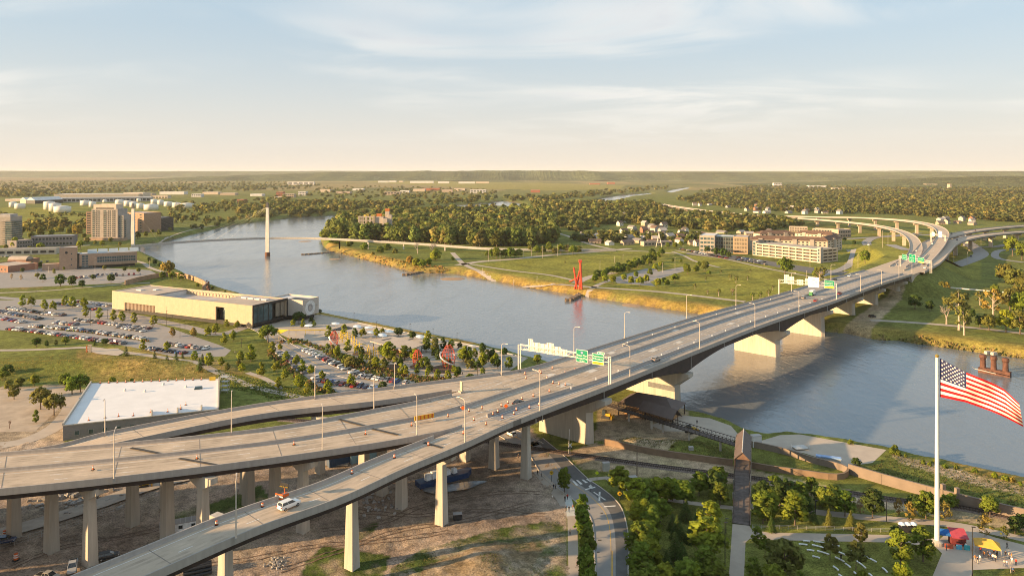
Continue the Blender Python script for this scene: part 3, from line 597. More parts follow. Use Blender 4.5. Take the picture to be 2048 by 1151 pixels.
# plazas
sheet('plaza', [(560, 632), (640, 629), (700, 641), (775, 656.5), (860, 674), (960, 693), (1055, 716), (1010, 748), (880, 770), (826, 775), (815, 761), (724, 748), (656, 714), (600, 686), (560, 668), (520, 660), (500, 655)], M_pave, .035, 'pale riverfront plaza around the playground')
sheet('promenade', [(1511, 884), (1560, 869.5), (1600, 868), (1700, 886), (1773, 899), (1745, 925), (1690, 932), (1610, 906), (1530, 889)], M_pave, .05, 'concrete riverside terrace beside the water')
sheet('promenade', [(1300, 850), (1365, 830), (1420, 836), (1462, 851), (1480, 872), (1466, 882), (1400, 862), (1330, 862)], M_pave, .05, 'curved concrete terrace under the bridge')
sheet('gravel_lot', [(-300, 800), (60, 775), (135, 772), (145, 790), (70, 862), (-300, 870)], mat('pale_lot', (.42, .33, .245), .95, .1, .2, space='World', detail=8), .03, 'pale empty lot left of the white roof')
road('street', [(-60, 895), (40, 884), (100, 860), (130, 835), (150, 800), (150, 780)], 7, M_path, .04, 'dusty lane beside the white roofed building')
road('dirt_track', [(-100, 1088), (0, 1068), (100, 1040), (200, 1008), (320, 968), (420, 945), (560, 925), (700, 925)], 7, mat('pale_track', (.40, .34, .28), .95, .1, .2, space='World', detail=8), .4, 'pale haul road under the viaduct')
# park paths, near side
sheet('footpath', [(1465, 1047), (1498, 1050), (1505, 1060), (1540, 1064), (1780, 1069), (1870, 1079), (1875, 1092), (1780, 1084), (1540, 1079), (1500, 1076), (1491, 1084), (1488, 1151), (1480, 1420), (1435, 1420), (1458, 1151)], M_path, .05, 'tan footpath leading on from the plank bridge')
road('footpath', [(1500, 1012), (1560, 1012), (1622, 1022), (1712, 1032), (1810, 1040), (1909, 1049), (1990, 1064), (2060, 1080), (2200, 1100)], 3.6, M_path, .06, 'long tan park path beside the railway')
road('footpath', [(1180, 958), (1215, 955), (1238, 968), (1290, 990), (1360, 1002), (1420, 1010), (1466, 1015)], 2.4, M_path, .05, 'narrow path winding under the park trees')
sheet('plaza', [(1866, 1088), (1898, 1062), (1915, 1052), (1940, 1058), (1990, 1074), (2060, 1092), (2200, 1110), (2200, 1140), (2040, 1135), (1946, 1139), (1930, 1200), (1845, 1200), (1884, 1106)], M_pave, .055, 'paved plaza with food stalls under the flag')
# west verge paths
road('footpath', [(-80, 700), (40, 700), (120, 697), (175, 695), (240, 704), (262, 706), (330, 716), (378, 727), (453, 752), (512, 775), (562, 786), (618, 798)], 4.2, M_path, .12, 'pale path curving over the grassy levee')
road('footpath', [(495, 745), (530, 757), (562, 778)], 3.2, M_path, .08, 'short path joining the levee path')
sheet('gravel_pad', [(170, 700), (235, 697), (250, 705), (235, 712), (195, 708)], M_pave, .3, 'pale slab of the small overlook on the levee')
# far bank paths
for q, w_, lb in (([(905, 505), (912, 513), (928, 528), (960, 542), (1024, 559), (1150, 571), (1200, 575), (1326, 584), (1490, 603)], 6, 'pale riverside path along the far bank'), ([(928, 526), (1024, 541), (1100, 550), (1150, 561)], 4.5, 'pale path across the lower lawn'),
                  ([(915, 530), (960, 523), (1024, 518), (1100, 510), (1180, 504), (1260, 497)], 10, 'broad promenade below the woods'), ([(1350, 500), (1400, 510), (1452, 518), (1536, 537), (1606, 550), (1700, 566)], 4, 'long straight path across the wide lawn'),
                  ([(1150, 566), (1185, 552), (1230, 545)], 9, 'short link path beside the red sculpture'), ([(1090, 460), (1130, 470), (1180, 488), (1240, 500), (1300, 503), (1350, 507)], 6, 'levee path past the houses'),
                  ([(1345, 503), (1370, 512), (1390, 522), (1440, 535)], 4, 'branching lawn path'), ([(1160, 592), (1195, 570), (1225, 558)], 5, 'walk running down to the boat landing')):
    road('footpath', q, w_, M_path, .06, lb, 8)
road('street', [(1740, 640), (1800, 643), (1914, 652), (2048, 667), (2200, 690)], 6, M_path, .08, 'riverside trail on the far right bank', 8)
for q, w_, lb in (([(1640, 552), (1690, 535), (1710, 515), (1700, 500)], 9, 'service road curving past the parking garage'), ([(1815, 528), (1790, 519), (1762, 506), (1740, 494), (1733, 484), (1752, 475), (1800, 470), (1840, 466)], 12, 'curved slip road with queueing cars'),
                  ([(1864, 544), (1900, 534), (1930, 524), (1955, 514), (1962, 506), (1945, 492), (1925, 478), (1915, 470)], 16, 'local road meeting the interchange'), ([(1925, 492), (1980, 494), (2010, 490), (2060, 486)], 10, 'crossing street under the interchange'),
                  ([(2048, 525), (2000, 518), (1990, 508), (2005, 500), (2048, 498)], 8, 'winding slip road at the right edge'), ([(1690, 478), (1760, 474), (1840, 470), (1900, 468)], 12, 'boulevard behind the apartments')):
    road('street', q, w_, M_street, .25, lb, 10)
for q, w_, lb in (([(380, 470), (330, 480), (290, 490), (262, 496)], 4, 'levee trail near the tall slab pylon'), ([(262, 497), (330, 475), (420, 452), (520, 445)], 3.5, 'trail running up the west bank'), ([(330, 545), (300, 535), (285, 525), (262, 520)], 5, 'ramp path down to the riverside'), ([(-50, 505), (60, 497), (180, 490)], 10, 'wide street behind the brick office'), ([(-100, 588), (80, 582), (220, 570), (300, 565)], 4, 'garden path north of the museum')):
    road('footpath', q, w_, M_path, .06, lb, 8)
# railway
rp = hpts(resample([tuple(P(*q)) for q in ((560, 838), (700, 849), (900, 873), (1050, 894), (1125, 905), (1276, 927), (1465, 951), (1536, 960), (1662, 980), (1788, 999), (1914, 1014), (2014, 1033), (2200, 1062))], 3), .25)
mb = MB(); sweep(mb, offs(rp, 0, -.24), [(-2.2, 0), (2.2, 0), (1.5, .22), (-1.5, .22)]); rb = mb.build('ballast', mat('ballast_stone', (.17, .13, .11), 1, .25, 2.0, space='World', bump=.5)); tag(rb, 'stone ballast bed of the railway', kind='structure')
railway = thing('railway_track', 'single railway track curving past the flood wall', 'railway', tuple(rp[len(rp) // 2]))
for o_ in (-.75, .75): mb = MB(); sweep(mb, offs(rp, o_, .1), [(-.06, 0), (.06, 0), (.06, .17), (-.06, .17)]); mb.build('rail', M_rust, railway)
tiem = MB().box((0, 0, 0), (2.5, .28, .16)).mesh('sleeper', M_tie); tp = resample(rp, .75); nT, tT = normals(tp); vis = [i for i in range(len(tp)) if -45 < tp[i, 0] < 190]
near = sorted(vis, key=lambda i: tp[i, 1])[:300]; rest = MB()
for i in near:
    o = link('sleeper', tiem, railway, Vector((tp[i, 0], tp[i, 1], tp[i, 2] + .05)) - WL[railway]); o.rotation_euler = (0, 0, math.atan2(nT[i, 1], nT[i, 0]))
for i in set(range(len(tp))) - set(near): rest.box((tp[i, 0], tp[i, 1], tp[i, 2] + .05), (2.5, .28, .16), math.atan2(nT[i, 1], nT[i, 0]))
tag(rest.build('sleepers', M_tie, railway), kind='stuff')
# flood walls
def wall(name, q, h, m, label, w_=.5, z=GZ, cap=True, cat='wall'):
    p = resample([tuple(P(x, y, z)) for x, y in q], 2.5); p[:, 2] = height(p[:, 0], p[:, 1])
    p[:, 2] = np.maximum(p[:, 2], 2); t_ = thing(name, label, cat, tuple(p[len(p) // 2])); mb = MB(); sweep(mb, p, [(-w_ / 2, -2), (w_ / 2, -2), (w_ / 2, h), (-w_ / 2, h)]); mb.build('wall_body', m, t_)
    if cap: mb = MB(); sweep(mb, p, [(-w_ / 2 - .1, h), (w_ / 2 + .1, h), (w_ / 2 + .1, h + .18), (-w_ / 2 - .1, h + .18)]); mb.build('coping', m, t_)
    for i in range(4, len(p) - 1, 5):
        n, tt = normals(p); mb = MB(); mb.box((p[i, 0], p[i, 1], p[i, 2] + h / 2 - .3), (.12, w_ + .16, h + .5), math.atan2(tt[i, 1], tt[i, 0])); mb.build('joint_pilaster', m, t_)
    return t_
wall('flood_wall', [(1209, 889), (1260, 900), (1314, 910), (1400, 922), (1466, 931)], 2.0, mat('ochre_wall', (.235, .16, .105), .9, .1, .3, space='World'), 'low ochre flood wall along the railway left of the covered bridge')
wall('flood_wall', [(1503, 935), (1536, 941), (1600, 950), (1642, 956), (1675, 959), (1692, 955), (1697, 947)], 1.8, mat('ochre_wall', (.42, .27, .15), .9), 'low curved ochre wall right of the covered bridge')
wall('flood_wall', [(1502, 893), (1536, 900), (1580, 911), (1624, 925), (1680, 939), (1697, 947)], 2.0, M_wall, 'brown terrace wall behind the bridge landing')
fw = wall('flood_wall', [(1697, 947), (1740, 960), (1788, 974), (1850, 991), (1914, 1008), (1980, 1024), (2048, 1040), (2200, 1075)], 3.2, M_wall, 'tall brown flood wall running off to the right')
for px, py in ((1886, 1000), (1914, 1008)):
    v = P(px, py); mb = MB(); mb.box((v.x, v.y, GZ + 2.4), (1.2, .9, 5.2), .25); mb.build('gate_post', M_wall, fw)
wall('retaining_wall', [(640, 629.5), (700, 641.5), (775, 657), (860, 674), (960, 693), (1055, 716)], .25, M_conc, 'straight river wall edging the playground plaza', .9, cap=False)
wall('curved_wall', [(250, 570), (280, 562), (310, 556), (335, 552), (370, 556), (395, 564), (412, 574), (405, 582)], 4.0, mat('brown_wall', (.36, .235, .15), .9, .1, .2, space='World'), 'curved brown amphitheatre wall behind the museum', .8)
# covered footbridge and truss walkway
M_plank = mat('weathered_plank', (.13, .105, .095), .9, .15, 1.0, space='World', objrand=.18); M_roofb = mat('brown_metal_roof', (.12, .09, .08), .6, .06, .5, space='World'); M_dsteel = mat('dark_bronze_steel', (.05, .038, .032), .5, .1, 1)
fb = thing('covered_footbridge', 'timber plank footbridge with brown gabled roof over the railway', 'footbridge', tuple(P(1480, 960)))
a0 = np.array(P(1482.5, 1047, 5.2)); a1 = np.array(P(1484.5, 934, 9)); a2 = np.array(P(1487.5, 891.6, 9))
d = (a1 - a0); dn = d / np.linalg.norm(d[:2]); ang = math.atan2(d[1], d[0]); nl = np.array([-dn[1], dn[0], 0]); nl /= np.linalg.norm(nl)
npl = 110; plm = MB().box((0, 0, 0), (.34, 4.3, .1)).mesh('plank', M_plank)
pitch = math.atan2(d[2], np.linalg.norm(d[:2]))
for i in range(npl):
    c = a0 + d * (i + .5) / npl; o = link('plank', plm, fb, Vector(c) - WL[fb]); o.rotation_euler = (0, -pitch, ang)
for s_ in (-1, 1):
    e0 = a0 + nl * s_ * 2.3; e1 = a1 + nl * s_ * 2.3; e2 = a2 + nl * s_ * 2.3; mb = MB()
    mb.tube(e0 + (0, 0, 1.1), e1 + (0, 0, 1.1), .09); mb.tube(e0 + (0, 0, .55), e1 + (0, 0, .55), .05); mb.build('railing', M_dsteel, fb)
    mb = MB(); mb.tube(e0 - (0, 0, .5), e2 - (0, 0, .5), .35, n=4); mb.build('side_beam', mat('pale_timber', (.42, .33, .26), .9, .1, 1), fb)
    for i in range(13):
        c = e0 + (e1 - e0) * i / 12; mb = MB(); mb.tube(c - (0, 0, .6), c + (0, 0, 1.25), .13, n=4); mb.build('rail_post', M_dsteel, fb)
    for i in range(4):
        c = e1 + (e2 - e1) * i / 3; mb = MB(); mb.tube((c[0], c[1], 2), (c[0], c[1], 12.3), .28, n=4); mb.build('post', M_dsteel, fb)
    for i in (3, 6, 9): c = e0 + (e1 - e0) * i / 12; mb = MB(); mb.tube((c[0], c[1], 2), (c[0], c[1], c[2]), .45, n=8); mb.build('support_column', M_conc, fb)
mb = MB(); c = (a1 + a2) / 2; mb.box((c[0], c[1], 8.9), (np.linalg.norm(a2 - a1) + 1, 4.6, .25), ang); mb.build('landing_floor', M_plank, fb)
ext = dn * 1.6; ext[2] = 0; f0 = a1 - ext; f1 = a2 + ext; mb = MB(); z0, z1 = 12.0, 14.5; w_ = 2.6
for s_ in (-1, 1):
    q = [f0 + nl * s_ * w_, f1 + nl * s_ * w_, f1, f0]; vs = [(q[0][0], q[0][1], z0), (q[1][0], q[1][1], z0), (q[2][0], q[2][1], z1), (q[3][0], q[3][1], z1)]; vs += [(x, y, z - .22) for x, y, z in vs]
    mb.add(vs, [(0, 1, 2, 3) if s_ < 0 else (3, 2, 1, 0), (4, 5, 6, 7)[::-1] if s_ < 0 else (4, 5, 6, 7), (0, 4, 5, 1), (1, 5, 6, 2), (3, 7, 4, 0)])
rf = mb.build('gabled_roof', M_roofb, fb)
mb = MB(); mb.tube((f0[0], f0[1], z1 + .05), (f1[0], f1[1], z1 + .05), .16); mb.build('ridge_cap', mat('pale_ridge', (.55, .5, .46), .6), rf)
mb = MB(); q = [f0 + nl * w_ * .98, f0 - nl * w_ * .98]; g0 = dn * .3; mb.add([(q[0][0] + g0[0], q[0][1] + g0[1], z0), (q[1][0] + g0[0], q[1][1] + g0[1], z0), (f0[0] + g0[0], f0[1] + g0[1], z1 - .1)], [(0, 1, 2)]); mb.build('gable_board', mat('gable_brown', (.17, .10, .07), .8), rf)
# truss walkway from the landing to the boat house
tw = thing('truss_walkway', 'dark steel truss walkway leading from covered bridge towards the boathouse', 'walkway', tuple(P(1400, 870)))
t0 = np.array((a2[0] - 1, a2[1] + .5, 9.2)); t1 = np.array(P(1195, 802, 9.2)); N_ = 42; dv = (t1 - t0) / N_; tn = np.array([-dv[1], dv[0], 0]) / np.linalg.norm(dv[:2])
for s_ in (-1.5, 1.5):
    e0 = t0 + tn * s_; e1 = t1 + tn * s_; mb = MB(); mb.tube(e0 + (0, 0, 1.5), e1 + (0, 0, 1.5), .13, n=4); mb.tube(e0 - (0, 0, .3), e1 - (0, 0, .3), .2, n=4)
    for i in range(N_):
        c = e0 + dv * i; mb.tube(c - (0, 0, .3), c + (0, 0, 1.5), .07, n=4); mb.tube(c - (0, 0, .3), c + dv + (0, 0, 1.5), .05, n=4)
    mb.build('truss_side', M_dsteel, tw)
mb = MB(); c = (t0 + t1) / 2; mb.box((c[0], c[1], c[2] - .35), (np.linalg.norm(dv[:2]) * N_, 3, .2), math.atan2(dv[1], dv[0])); mb.build('walkway_floor', M_plank, tw)
mb = MB(); e = t0 + dv * 0; f = t0 + dv * 14; mb.tube(e - tn * 1.7 - (0, 0, .9), f - tn * 1.7 - (0, 0, .9), .28, n=8); mb.build('service_pipe', M_galv, tw)
for fr in (.12, .32, .5, .58, .75): c = t0 + (t1 - t0) * fr; mb = MB(); mb.tube((c[0], c[1], 2), (c[0], c[1], c[2] - .3), .42, n=8); mb.build('support_column', M_conc, tw)
# walkway roof
def gable(name, A, B, w_, z0, z1, m, parent):
    A = Vector(A); B = Vector(B); d = (B - A).normalized(); n = Vector((-d.y, d.x, 0)); mb = MB()
    for s_ in (-1, 1):
        vs = [(*(A + n * s_ * w_).xy, z0), (*(B + n * s_ * w_).xy, z0), (*B.xy, z1), (*A.xy, z1)]; vs += [(x, y, z - .3) for x, y, z in vs]
        mb.add(vs, [(0, 1, 2, 3) if s_ < 0 else (3, 2, 1, 0), (7, 6, 5, 4) if s_ < 0 else (4, 5, 6, 7), (0, 4, 5, 1), (1, 5, 6, 2), (3, 7, 4, 0)])
    return mb.build(name, m, parent)
c0 = t0 + (t1 - t0) * .40; c1 = t0 + (t1 - t0) * .64
gable('walkway_roof', (*c0[:2], 0), (*c1[:2], 0), 3.2, 12.2, 15.2, M_roofb, tw)
for fr in (.42, .5, .62):
    for s_ in (-2.2, 2.2): c = t0 + (t1 - t0) * fr + tn * s_; mb = MB(); mb.tube((c[0], c[1], 8.5), (c[0], c[1], 12.6), .13, n=4); mb.build('roof_post', M_dsteel, tw)
bh = thing('boathouse', 'open boathouse with wide brown hipped roof beneath the bridge', 'boathouse', tuple(P(1300, 820)))
A_ = P(1235, 806, 9.5); B_ = P(1350, 826, 9.5); mb = MB(); dd = (B_ - A_).normalized(); nn_ = Vector((-dd.y, dd.x, 0))
c4 = [A_ - nn_ * 1, B_ - nn_ * 1, B_ + nn_ * 15, A_ + nn_ * 15]; rr = [A_ + nn_ * 7 + dd * 6, B_ + nn_ * 7 - dd * 6]
mb.add([(*q.xy, 9.6) for q in c4] + [(*q.xy, 13.2) for q in rr], [(0, 1, 5, 4), (1, 2, 5), (2, 3, 4, 5), (3, 0, 4), (3, 2, 1, 0)]); mb.build('hipped_roof', M_roofb, bh)
for q in c4 + [(c4[0] + c4[1]) / 2, (c4[2] + c4[3]) / 2]: qi = q * .94 + ((c4[0] + c4[2]) / 2) * .06; mb = MB(); mb.tube((qi.x, qi.y, 1), (qi.x, qi.y, 9.7), .25); mb.build('post', M_dsteel, bh)
cc = (c4[0] + c4[2]) / 2; mb = MB(); mb.box((cc.x, cc.y, 5.6), (20, 9, 3.2), math.atan2(dd.y, dd.x)); mb.build('timber_room', mat('ochre_timber', (.36, .20, .09), .8, .1, 1), bh)
# old bridge pier ruin in the river
rp_ = thing('ruined_pier', 'old rusty brown bridge pier with three stub towers standing in the river', 'pier', tuple(P(1986, 750, 0)))
M_ruin = mat('rusty_masonry', (.115, .055, .04), .9, .2, .5, space='World', bump=.4)
A_ = P(1956, 744, 0); B_ = P(2020, 755, 0); dd = (B_ - A_).normalized(); nn_ = Vector((-dd.y, dd.x, 0)); mb = MB(); mb.prism([(A_ - nn_ * 0).xy, (B_ - nn_ * 0).xy, (B_ + nn_ * 3.2).xy, (A_ + nn_ * 3.2).xy], -3, 2.6); mb.build('pier_base', M_ruin, rp_)
for fr in (.13, .47, .84):
    c = A_.lerp(B_, fr) + nn_ * 1.6; mb = MB(); mb.lathe((c.x, c.y, 2.5), [(1.45, 0), (1.35, 1), (1.25, 4.2), (1.4, 4.9), (1.7, 5.3), (1.55, 6.6), (1.0, 6.9)], 10); mb.build('stub_tower', M_ruin, rp_)
mb = MB(); a = P(1950, 737, 3.4); b_ = P(1992, 747, 2.9); mb.tube(a, b_, .22); mb.tube(a, a + Vector((-1.5, 0, .9)), .15); mb.build('driftwood_log', mat('driftwood', (.40, .35, .31), .9, .1, 1), rp_)
for (px, py) in ((1975, 705), (1988, 707)): v = P(px, py, 1.2); mb = MB(); mb.box((v.x, v.y, 1.4), (3.4, 2, 1.6), .3, taper=.85); tag(mb.build('stone_block', M_conc), f'pale concrete block {"left" if px < 1980 else "right"} of a pair at the far waterline', 'block', 'blocks at the waterline')
# pedestrian cable stayed bridge -------------------------------------------
pb = thing('pedestrian_bridge', 'slim cable stayed footbridge with two tall white slab pylons', 'footbridge', tuple(P(535, 512, 0)))
M_pyl = mat('white_pylon', (.74, .66, .56), .7, .05, .2, space='World'); M_pbd = mat('footbridge_deck', (.42, .385, .35), .8, .06, .4, space='World')
zd = 17
dk = resample([tuple(P(x, y, z)) for x, y, z in ((262, 493, 14.5), (300, 489.5, 15.5), (360, 484.5, 16.5), (440, 480, 17), (535, 476.5, 17), (610, 476.5, 16.8), (660, 478, 16.3), (710, 480.5, 15.5), (790, 485, 13.5), (860, 489.5, 11.8), (920, 494, 10), (990, 498, 8.6), (1110, 499.5, 7.5), (1230, 500, 6))], 8)
for o_ in (0,): mb = MB(); sweep(mb, dk, [(-2.4, -1.1), (2.4, -1.1), (2.4, 0), (-2.4, 0)]); mb.build('deck', M_pbd, pb)
for o_ in (-2.4, 2.4): mb = MB(); sweep(mb, offs(dk, o_, 0), [(-.08, 0), (.08, 0), (.08, 1.3), (-.08, 1.3)]); mb.build('parapet_screen', mat('mesh_screen', (.45, .42, .38), .7), pb)
def pylon(px, pyb, zb, pyt, lab):
    v = P(px, pyb, zb); zt = zat(pyt, v.y); mb = MB(); w0, w1 = 1.95, 1.15; d0 = 1.5
    for z_, w_, in ((0, 0),): pass
    rs = []
    for z_, k_ in ((zb - 2, 1.0), (zb + (zt - zb) * .35, 1.12), (zt - 7, .78)): rs.append([(v.x - w0 * k_, v.y - d0 * k_, z_), (v.x + w0 * k_, v.y - d0 * k_, z_), (v.x + w0 * k_, v.y + d0 * k_, z_), (v.x - w0 * k_, v.y + d0 * k_, z_)])
    mb.add(sum(rs, []), [(4 * r_ + i, 4 * r_ + (i + 1) % 4, 4 * r_ + 4 + (i + 1) % 4, 4 * r_ + 4 + i) for r_ in (0, 1) for i in range(4)] + [(8, 9, 10, 11)]); py_ = mb.build('pylon', M_pyl, pb)
    mb = MB(); mb.box((v.x, v.y, zt - 3.5), (2 * w0 * .72, 2 * d0 * .72, 7), 0, taper=.8); mb.build('pylon_top', mat('dark_pylon_cap', (.12, .11, .11), .5), py_)
    return v, zt, py_
v, zt, o = pylon(535, 512, 0, 404, 'east'); mb = MB(); mb.lathe((v.x, v.y, -3), [(3.3, 0), (3.3, 7.5), (2.6, 8)], 12); mb.build('pylon_footing', mat('rust_footing', (.16, .07, .04), .8), o)
v2, zt2, o2 = pylon(266, 491, GZ, 407, 'west')
for vv, z_, span in ((v, zt, 170), (v2, zt2, 120)):
    nr = np.argmin(np.hypot(dk[:, 0] - vv.x, dk[:, 1] - vv.y)); mb = MB()
    for k_ in range(2, 15, 2):
        for s_ in (-1, 1):
            i = nr + s_ * k_
            if 0 <= i < len(dk): mb.tube((vv.x, vv.y, z_ - 6), (dk[i, 0], dk[i, 1], dk[i, 2] + 1), .03, n=3, cap=False)
    tag(mb.build('stay_cables', M_galv, pb), kind='stuff')
for px, py in ((660, 503), (709, 490), (757, 492), (799, 500), (884, 503), (985, 508)): v = P(px, py, 2 if px < 700 else GZ); i = int(np.argmin(np.hypot(dk[:, 0] - v.x, dk[:, 1] - v.y))); mb = MB(); mb.box((dk[i, 0], dk[i, 1], dk[i, 2] / 2 - 1), (1.5, 2.2, dk[i, 2]), 0); mb.build('pier', M_pyl, pb)
# thin pipe bridge on the far right bank
pp = thing('pipe_bridge', 'thin pale pipe bridge crossing the grass right of the motorway bridge', 'footbridge', tuple(P(1920, 590))); a = P(1810, 567, 9); b_ = P(2030, 586, 9); mb = MB(); mb.box(((a.x + b_.x) / 2, (a.y + b_.y) / 2, 9), ((b_ - a).length, 1.6, .8), math.atan2((b_ - a).y, (b_ - a).x)); mb.build('span', M_pyl, pp)
for fr in (.06, .5, .95): c = a.lerp(b_, fr); mb = MB(); mb.box((c.x, c.y, 6), (2.2, 1.4, 5.4), 0); mb.build('pier', M_conc, pp)
# groynes and sandbars
for q, hh, lb in (([(607, 509), (640, 506.5), (668, 504)], 1.2, 'rock groyne jutting from the wooded point'), ([(810, 550), (835, 546), (858, 541)], 1.6, 'driftwood log jetty at the golden bank'), ([(1137, 602), (1150, 596), (1162, 588)], 2.2, 'stone boat landing below the red sculpture')):
    p = resample([tuple(P(x, y, 0)) for x, y in q], 3); p[:, 2] = 0; mb = MB(); r_ = random.Random(3)
    for i in range(len(p)):
        for k_ in range(3): mb.box((p[i, 0] + r_.uniform(-2, 2), p[i, 1] + r_.uniform(-2, 2), hh * .3), (r_.uniform(2, 4), r_.uniform(2, 3.5), hh * r_.uniform(.7, 1.4)), r_.uniform(0, 3), taper=.7)
    o = mb.build('groyne', mat('bank_rock', (.17, .125, .09), .95, .2, .5, space='World', bump=.5)); tag(o, lb, 'groyne', kind='stuff')
for x, y, rx, ry in ((610, 482.5, 16, 4), (905, 557.5, 30, 3), (670, 518, 14, 2.5), (1265, 610, 26, 2)):
    v = P(x, y, .0); mb = MB(); mb.lathe((0, 0, 0), [(1, -.6), (.8, .18), (.4, .3), (.02, .35)], 16); o = mb.build('sandbar', mat('sand', (.36, .24, .15), .95, .1, .3, space='World'), smooth=True); o.location = (v.x, v.y, -.05); o.scale = (rx / FPX * v.y / 1, rx / FPX * v.y * .9, 1); tag(o, 'sandbar just above the water', kind='structure')
# ------------------------------------------------------------------ buildings
def glass(name, c, r=.12, m_=0.0):
    m = mat(name, c, r, .25, .35, space='World', spec=.8, metal=m_); return m
M_gl = glass('window_glass', (.035, .045, .05)); M_glb = glass('blue_glass', (.06, .10, .11)); M_glw = glass('warm_glass', (.20, .16, .11), .15)
M_frame = mat('window_frame', (.34, .31, .28), .6); M_roofw = mat('white_roof', (.62, .60, .58), .8, .05, .1, space='World'); M_roofg = mat('grey_roof', (.40, .37, .35), .9, .1, .15, space='World'); M_roofbr = mat('brown_shingle', (.15, .09, .062), .95, .12, .3, space='World')
M_brick = mat('tan_brick', (.40, .27, .19), .9, .06, .5, space='World'); M_stone = mat('limestone_panel', (.52, .41, .285), .8, .05, .5, space='World', col2=(.45, .35, .24)); M_cream = mat('cream_render', (.56, .46, .36), .85, .06, .3, space='World')
M_dark = mat('dark_metal', (.035, .034, .036), .45, .1, .5, space='World'); M_cond = mat('condo_render', (.37, .32, .275), .85, .06, .3, space='World')
_wm = {}
def win_mesh(w_, h_, g, key, fr=.16):
    k_ = (round(w_, 2), round(h_, 2), key)
    if k_ not in _wm:
        mb = MB(); mb.box((0, -.06, 0), (w_, .10, h_), 0, 0)
        for x, z, sx, sz in ((-w_ / 2, 0, fr, h_ + fr), (w_ / 2, 0, fr, h_ + fr), (0, h_ / 2, w_ - fr, fr), (0, -h_ / 2, w_ - fr, fr)): mb.box((x, -.1, z), (sx, .2, sz), 0, 1)
        _wm[k_] = mb.mesh('window', [g, M_frame])
    return _wm[k_]
class Bld:
    """an upright block on a base line A-B (front) reaching depth back; local frame u along the front, v into the block"""
    def __init__(s, name, label, A, B, depth, h, m, roof=M_roofg, cat='building', group=None, z0=None, par=.6, body=True):
        s.A = Vector((A[0], A[1], 0)); s.B = Vector((B[0], B[1], 0)); s.u = (s.B - s.A).normalized(); s.L = (s.B - s.A).length; s.v = Vector((-s.u.y, s.u.x, 0)); s.d = depth; s.h = h
        s.z0 = GZ if z0 is None else z0; s.ang = math.atan2(s.u.y, s.u.x); s.t = thing(name, label, cat, (*(s.A + s.u * s.L / 2).xy, s.z0), group)
        if body: s.block('wall', 0, s.L, 0, depth, 0, h, m, roof, par)
    def pt(s, a, b, z): q = s.A + s.u * a + s.v * b; return (q.x, q.y, s.z0 + z)
    def block(s, name, a0, a1, b0, b1, z0, z1, m, roof=None, par=.6, parent=None):
        mb = MB(); mb.prism([s.pt(a0, b0, 0)[:2], s.pt(a1, b0, 0)[:2], s.pt(a1, b1, 0)[:2], s.pt(a0, b1, 0)[:2]], s.z0 + z0 - (1 if z0 == 0 else 0), s.z0 + z1)
        o = mb.build(name, m, parent or s.t)
        if roof is not None:
            mb = MB(); e = .35; mb.prism([s.pt(a0 + e, b0 + e, 0)[:2], s.pt(a1 - e, b0 + e, 0)[:2], s.pt(a1 - e, b1 - e, 0)[:2], s.pt(a0 + e, b1 - e, 0)[:2]], s.z0 + z1 - .02, s.z0 + z1 + .06); rf_ = mb.build('roof', roof, s.t)
            if par:
                for q0, q1 in (((a0, b0), (a1, b0 + .3)), ((a0, b1 - .3), (a1, b1)), ((a0, b0 + .3), (a0 + .3, b1 - .3)), ((a1 - .3, b0 + .3), (a1, b1 - .3))):
                    mb = MB(); mb.prism([s.pt(q0[0], q0[1], 0)[:2], s.pt(q1[0], q0[1], 0)[:2], s.pt(q1[0], q1[1], 0)[:2], s.pt(q0[0], q1[1], 0)[:2]], s.z0 + z1, s.z0 + z1 + par); mb.build('roof_parapet', m, rf_)
        return o
    def wins(s, face, a0, a1, n, z0, z1, nz, w_, h_, g=M_gl, key='g', b=0.0, skip=None, name='window'):
        me = win_mesh(w_, h_, g, key); rot = {'f': 0, 'l': -math.pi / 2, 'r': math.pi / 2}[face]
        for i in range(n):
            for j in range(nz):
                if skip and skip(i, j): continue
                a = a0 + (a1 - a0) * (i + .5) / n; z = z0 + (z1 - z0) * (j + .5) / nz
                q = s.pt(a, b, z) if face == 'f' else (s.pt(b, a, z) if face == 'l' else s.pt(s.L - b, a, z))
                o = link(name, me, s.t, Vector(q) - WL[s.t]); o.rotation_euler = (0, 0, s.ang + rot)
# -- long stone museum
A = P(224, 622); B = P(505, 657.5); mu = Bld('museum', 'long low stone clad museum lifted over dark glass ground floor', A, B, 31, 14.6, M_stone, None, 'museum', body=False)
Lm = mu.L
mu.block('glazed_ground_floor', 3, Lm - 2, 2.5, 29, 0, 3.0, M_dark)
# stone front in panels round the openings
def sfront(a0, a1, z0, z1): mu.block('stone_wall', a0, a1, 0, 1.2, z0, z1, M_stone)
o0, o1, o2, o3 = Lm * .10, Lm * .335, Lm * .76, Lm * .822
sfront(0, o0, 1.9, 14.6); sfront(o0, o1, 7.4, 14.6); sfront(o1, o2, 3.0, 14.6); sfront(o2, o3, 11.6, 14.6); sfront(o3, Lm, 2.4, 14.6); sfront(0.0001, o0 - .01, 1.9, 1.901)
mu.block('loggia_back', o0, o1, 1.6, 3, 2.6, 7.4, mat('loggia_shade', (.26, .22, .17), .9)); mu.block('recess_back', o2, o3, 3.5, 4.5, 1, 11.6, M_dark)
for i in range(22):
    a = o0 + (o1 - o0) * (i + .5) / 22; mu.block('louvre_fin', a - .12, a + .12, .5, 1.5, 2.6, 7.4, M_cream)
mu.block('recess_window', o2 + (o3 - o2) * .45, o3 - .3, 3.2, 3.5, 4, 10.8, M_glb)
mu.block('west_wall', 0, 1.2, 1.2, 31, 1.9, 14.6, M_stone); mu.block('back_wall', 1.2, Lm, 29.6, 30.8, 1.9, 14.6, M_stone)
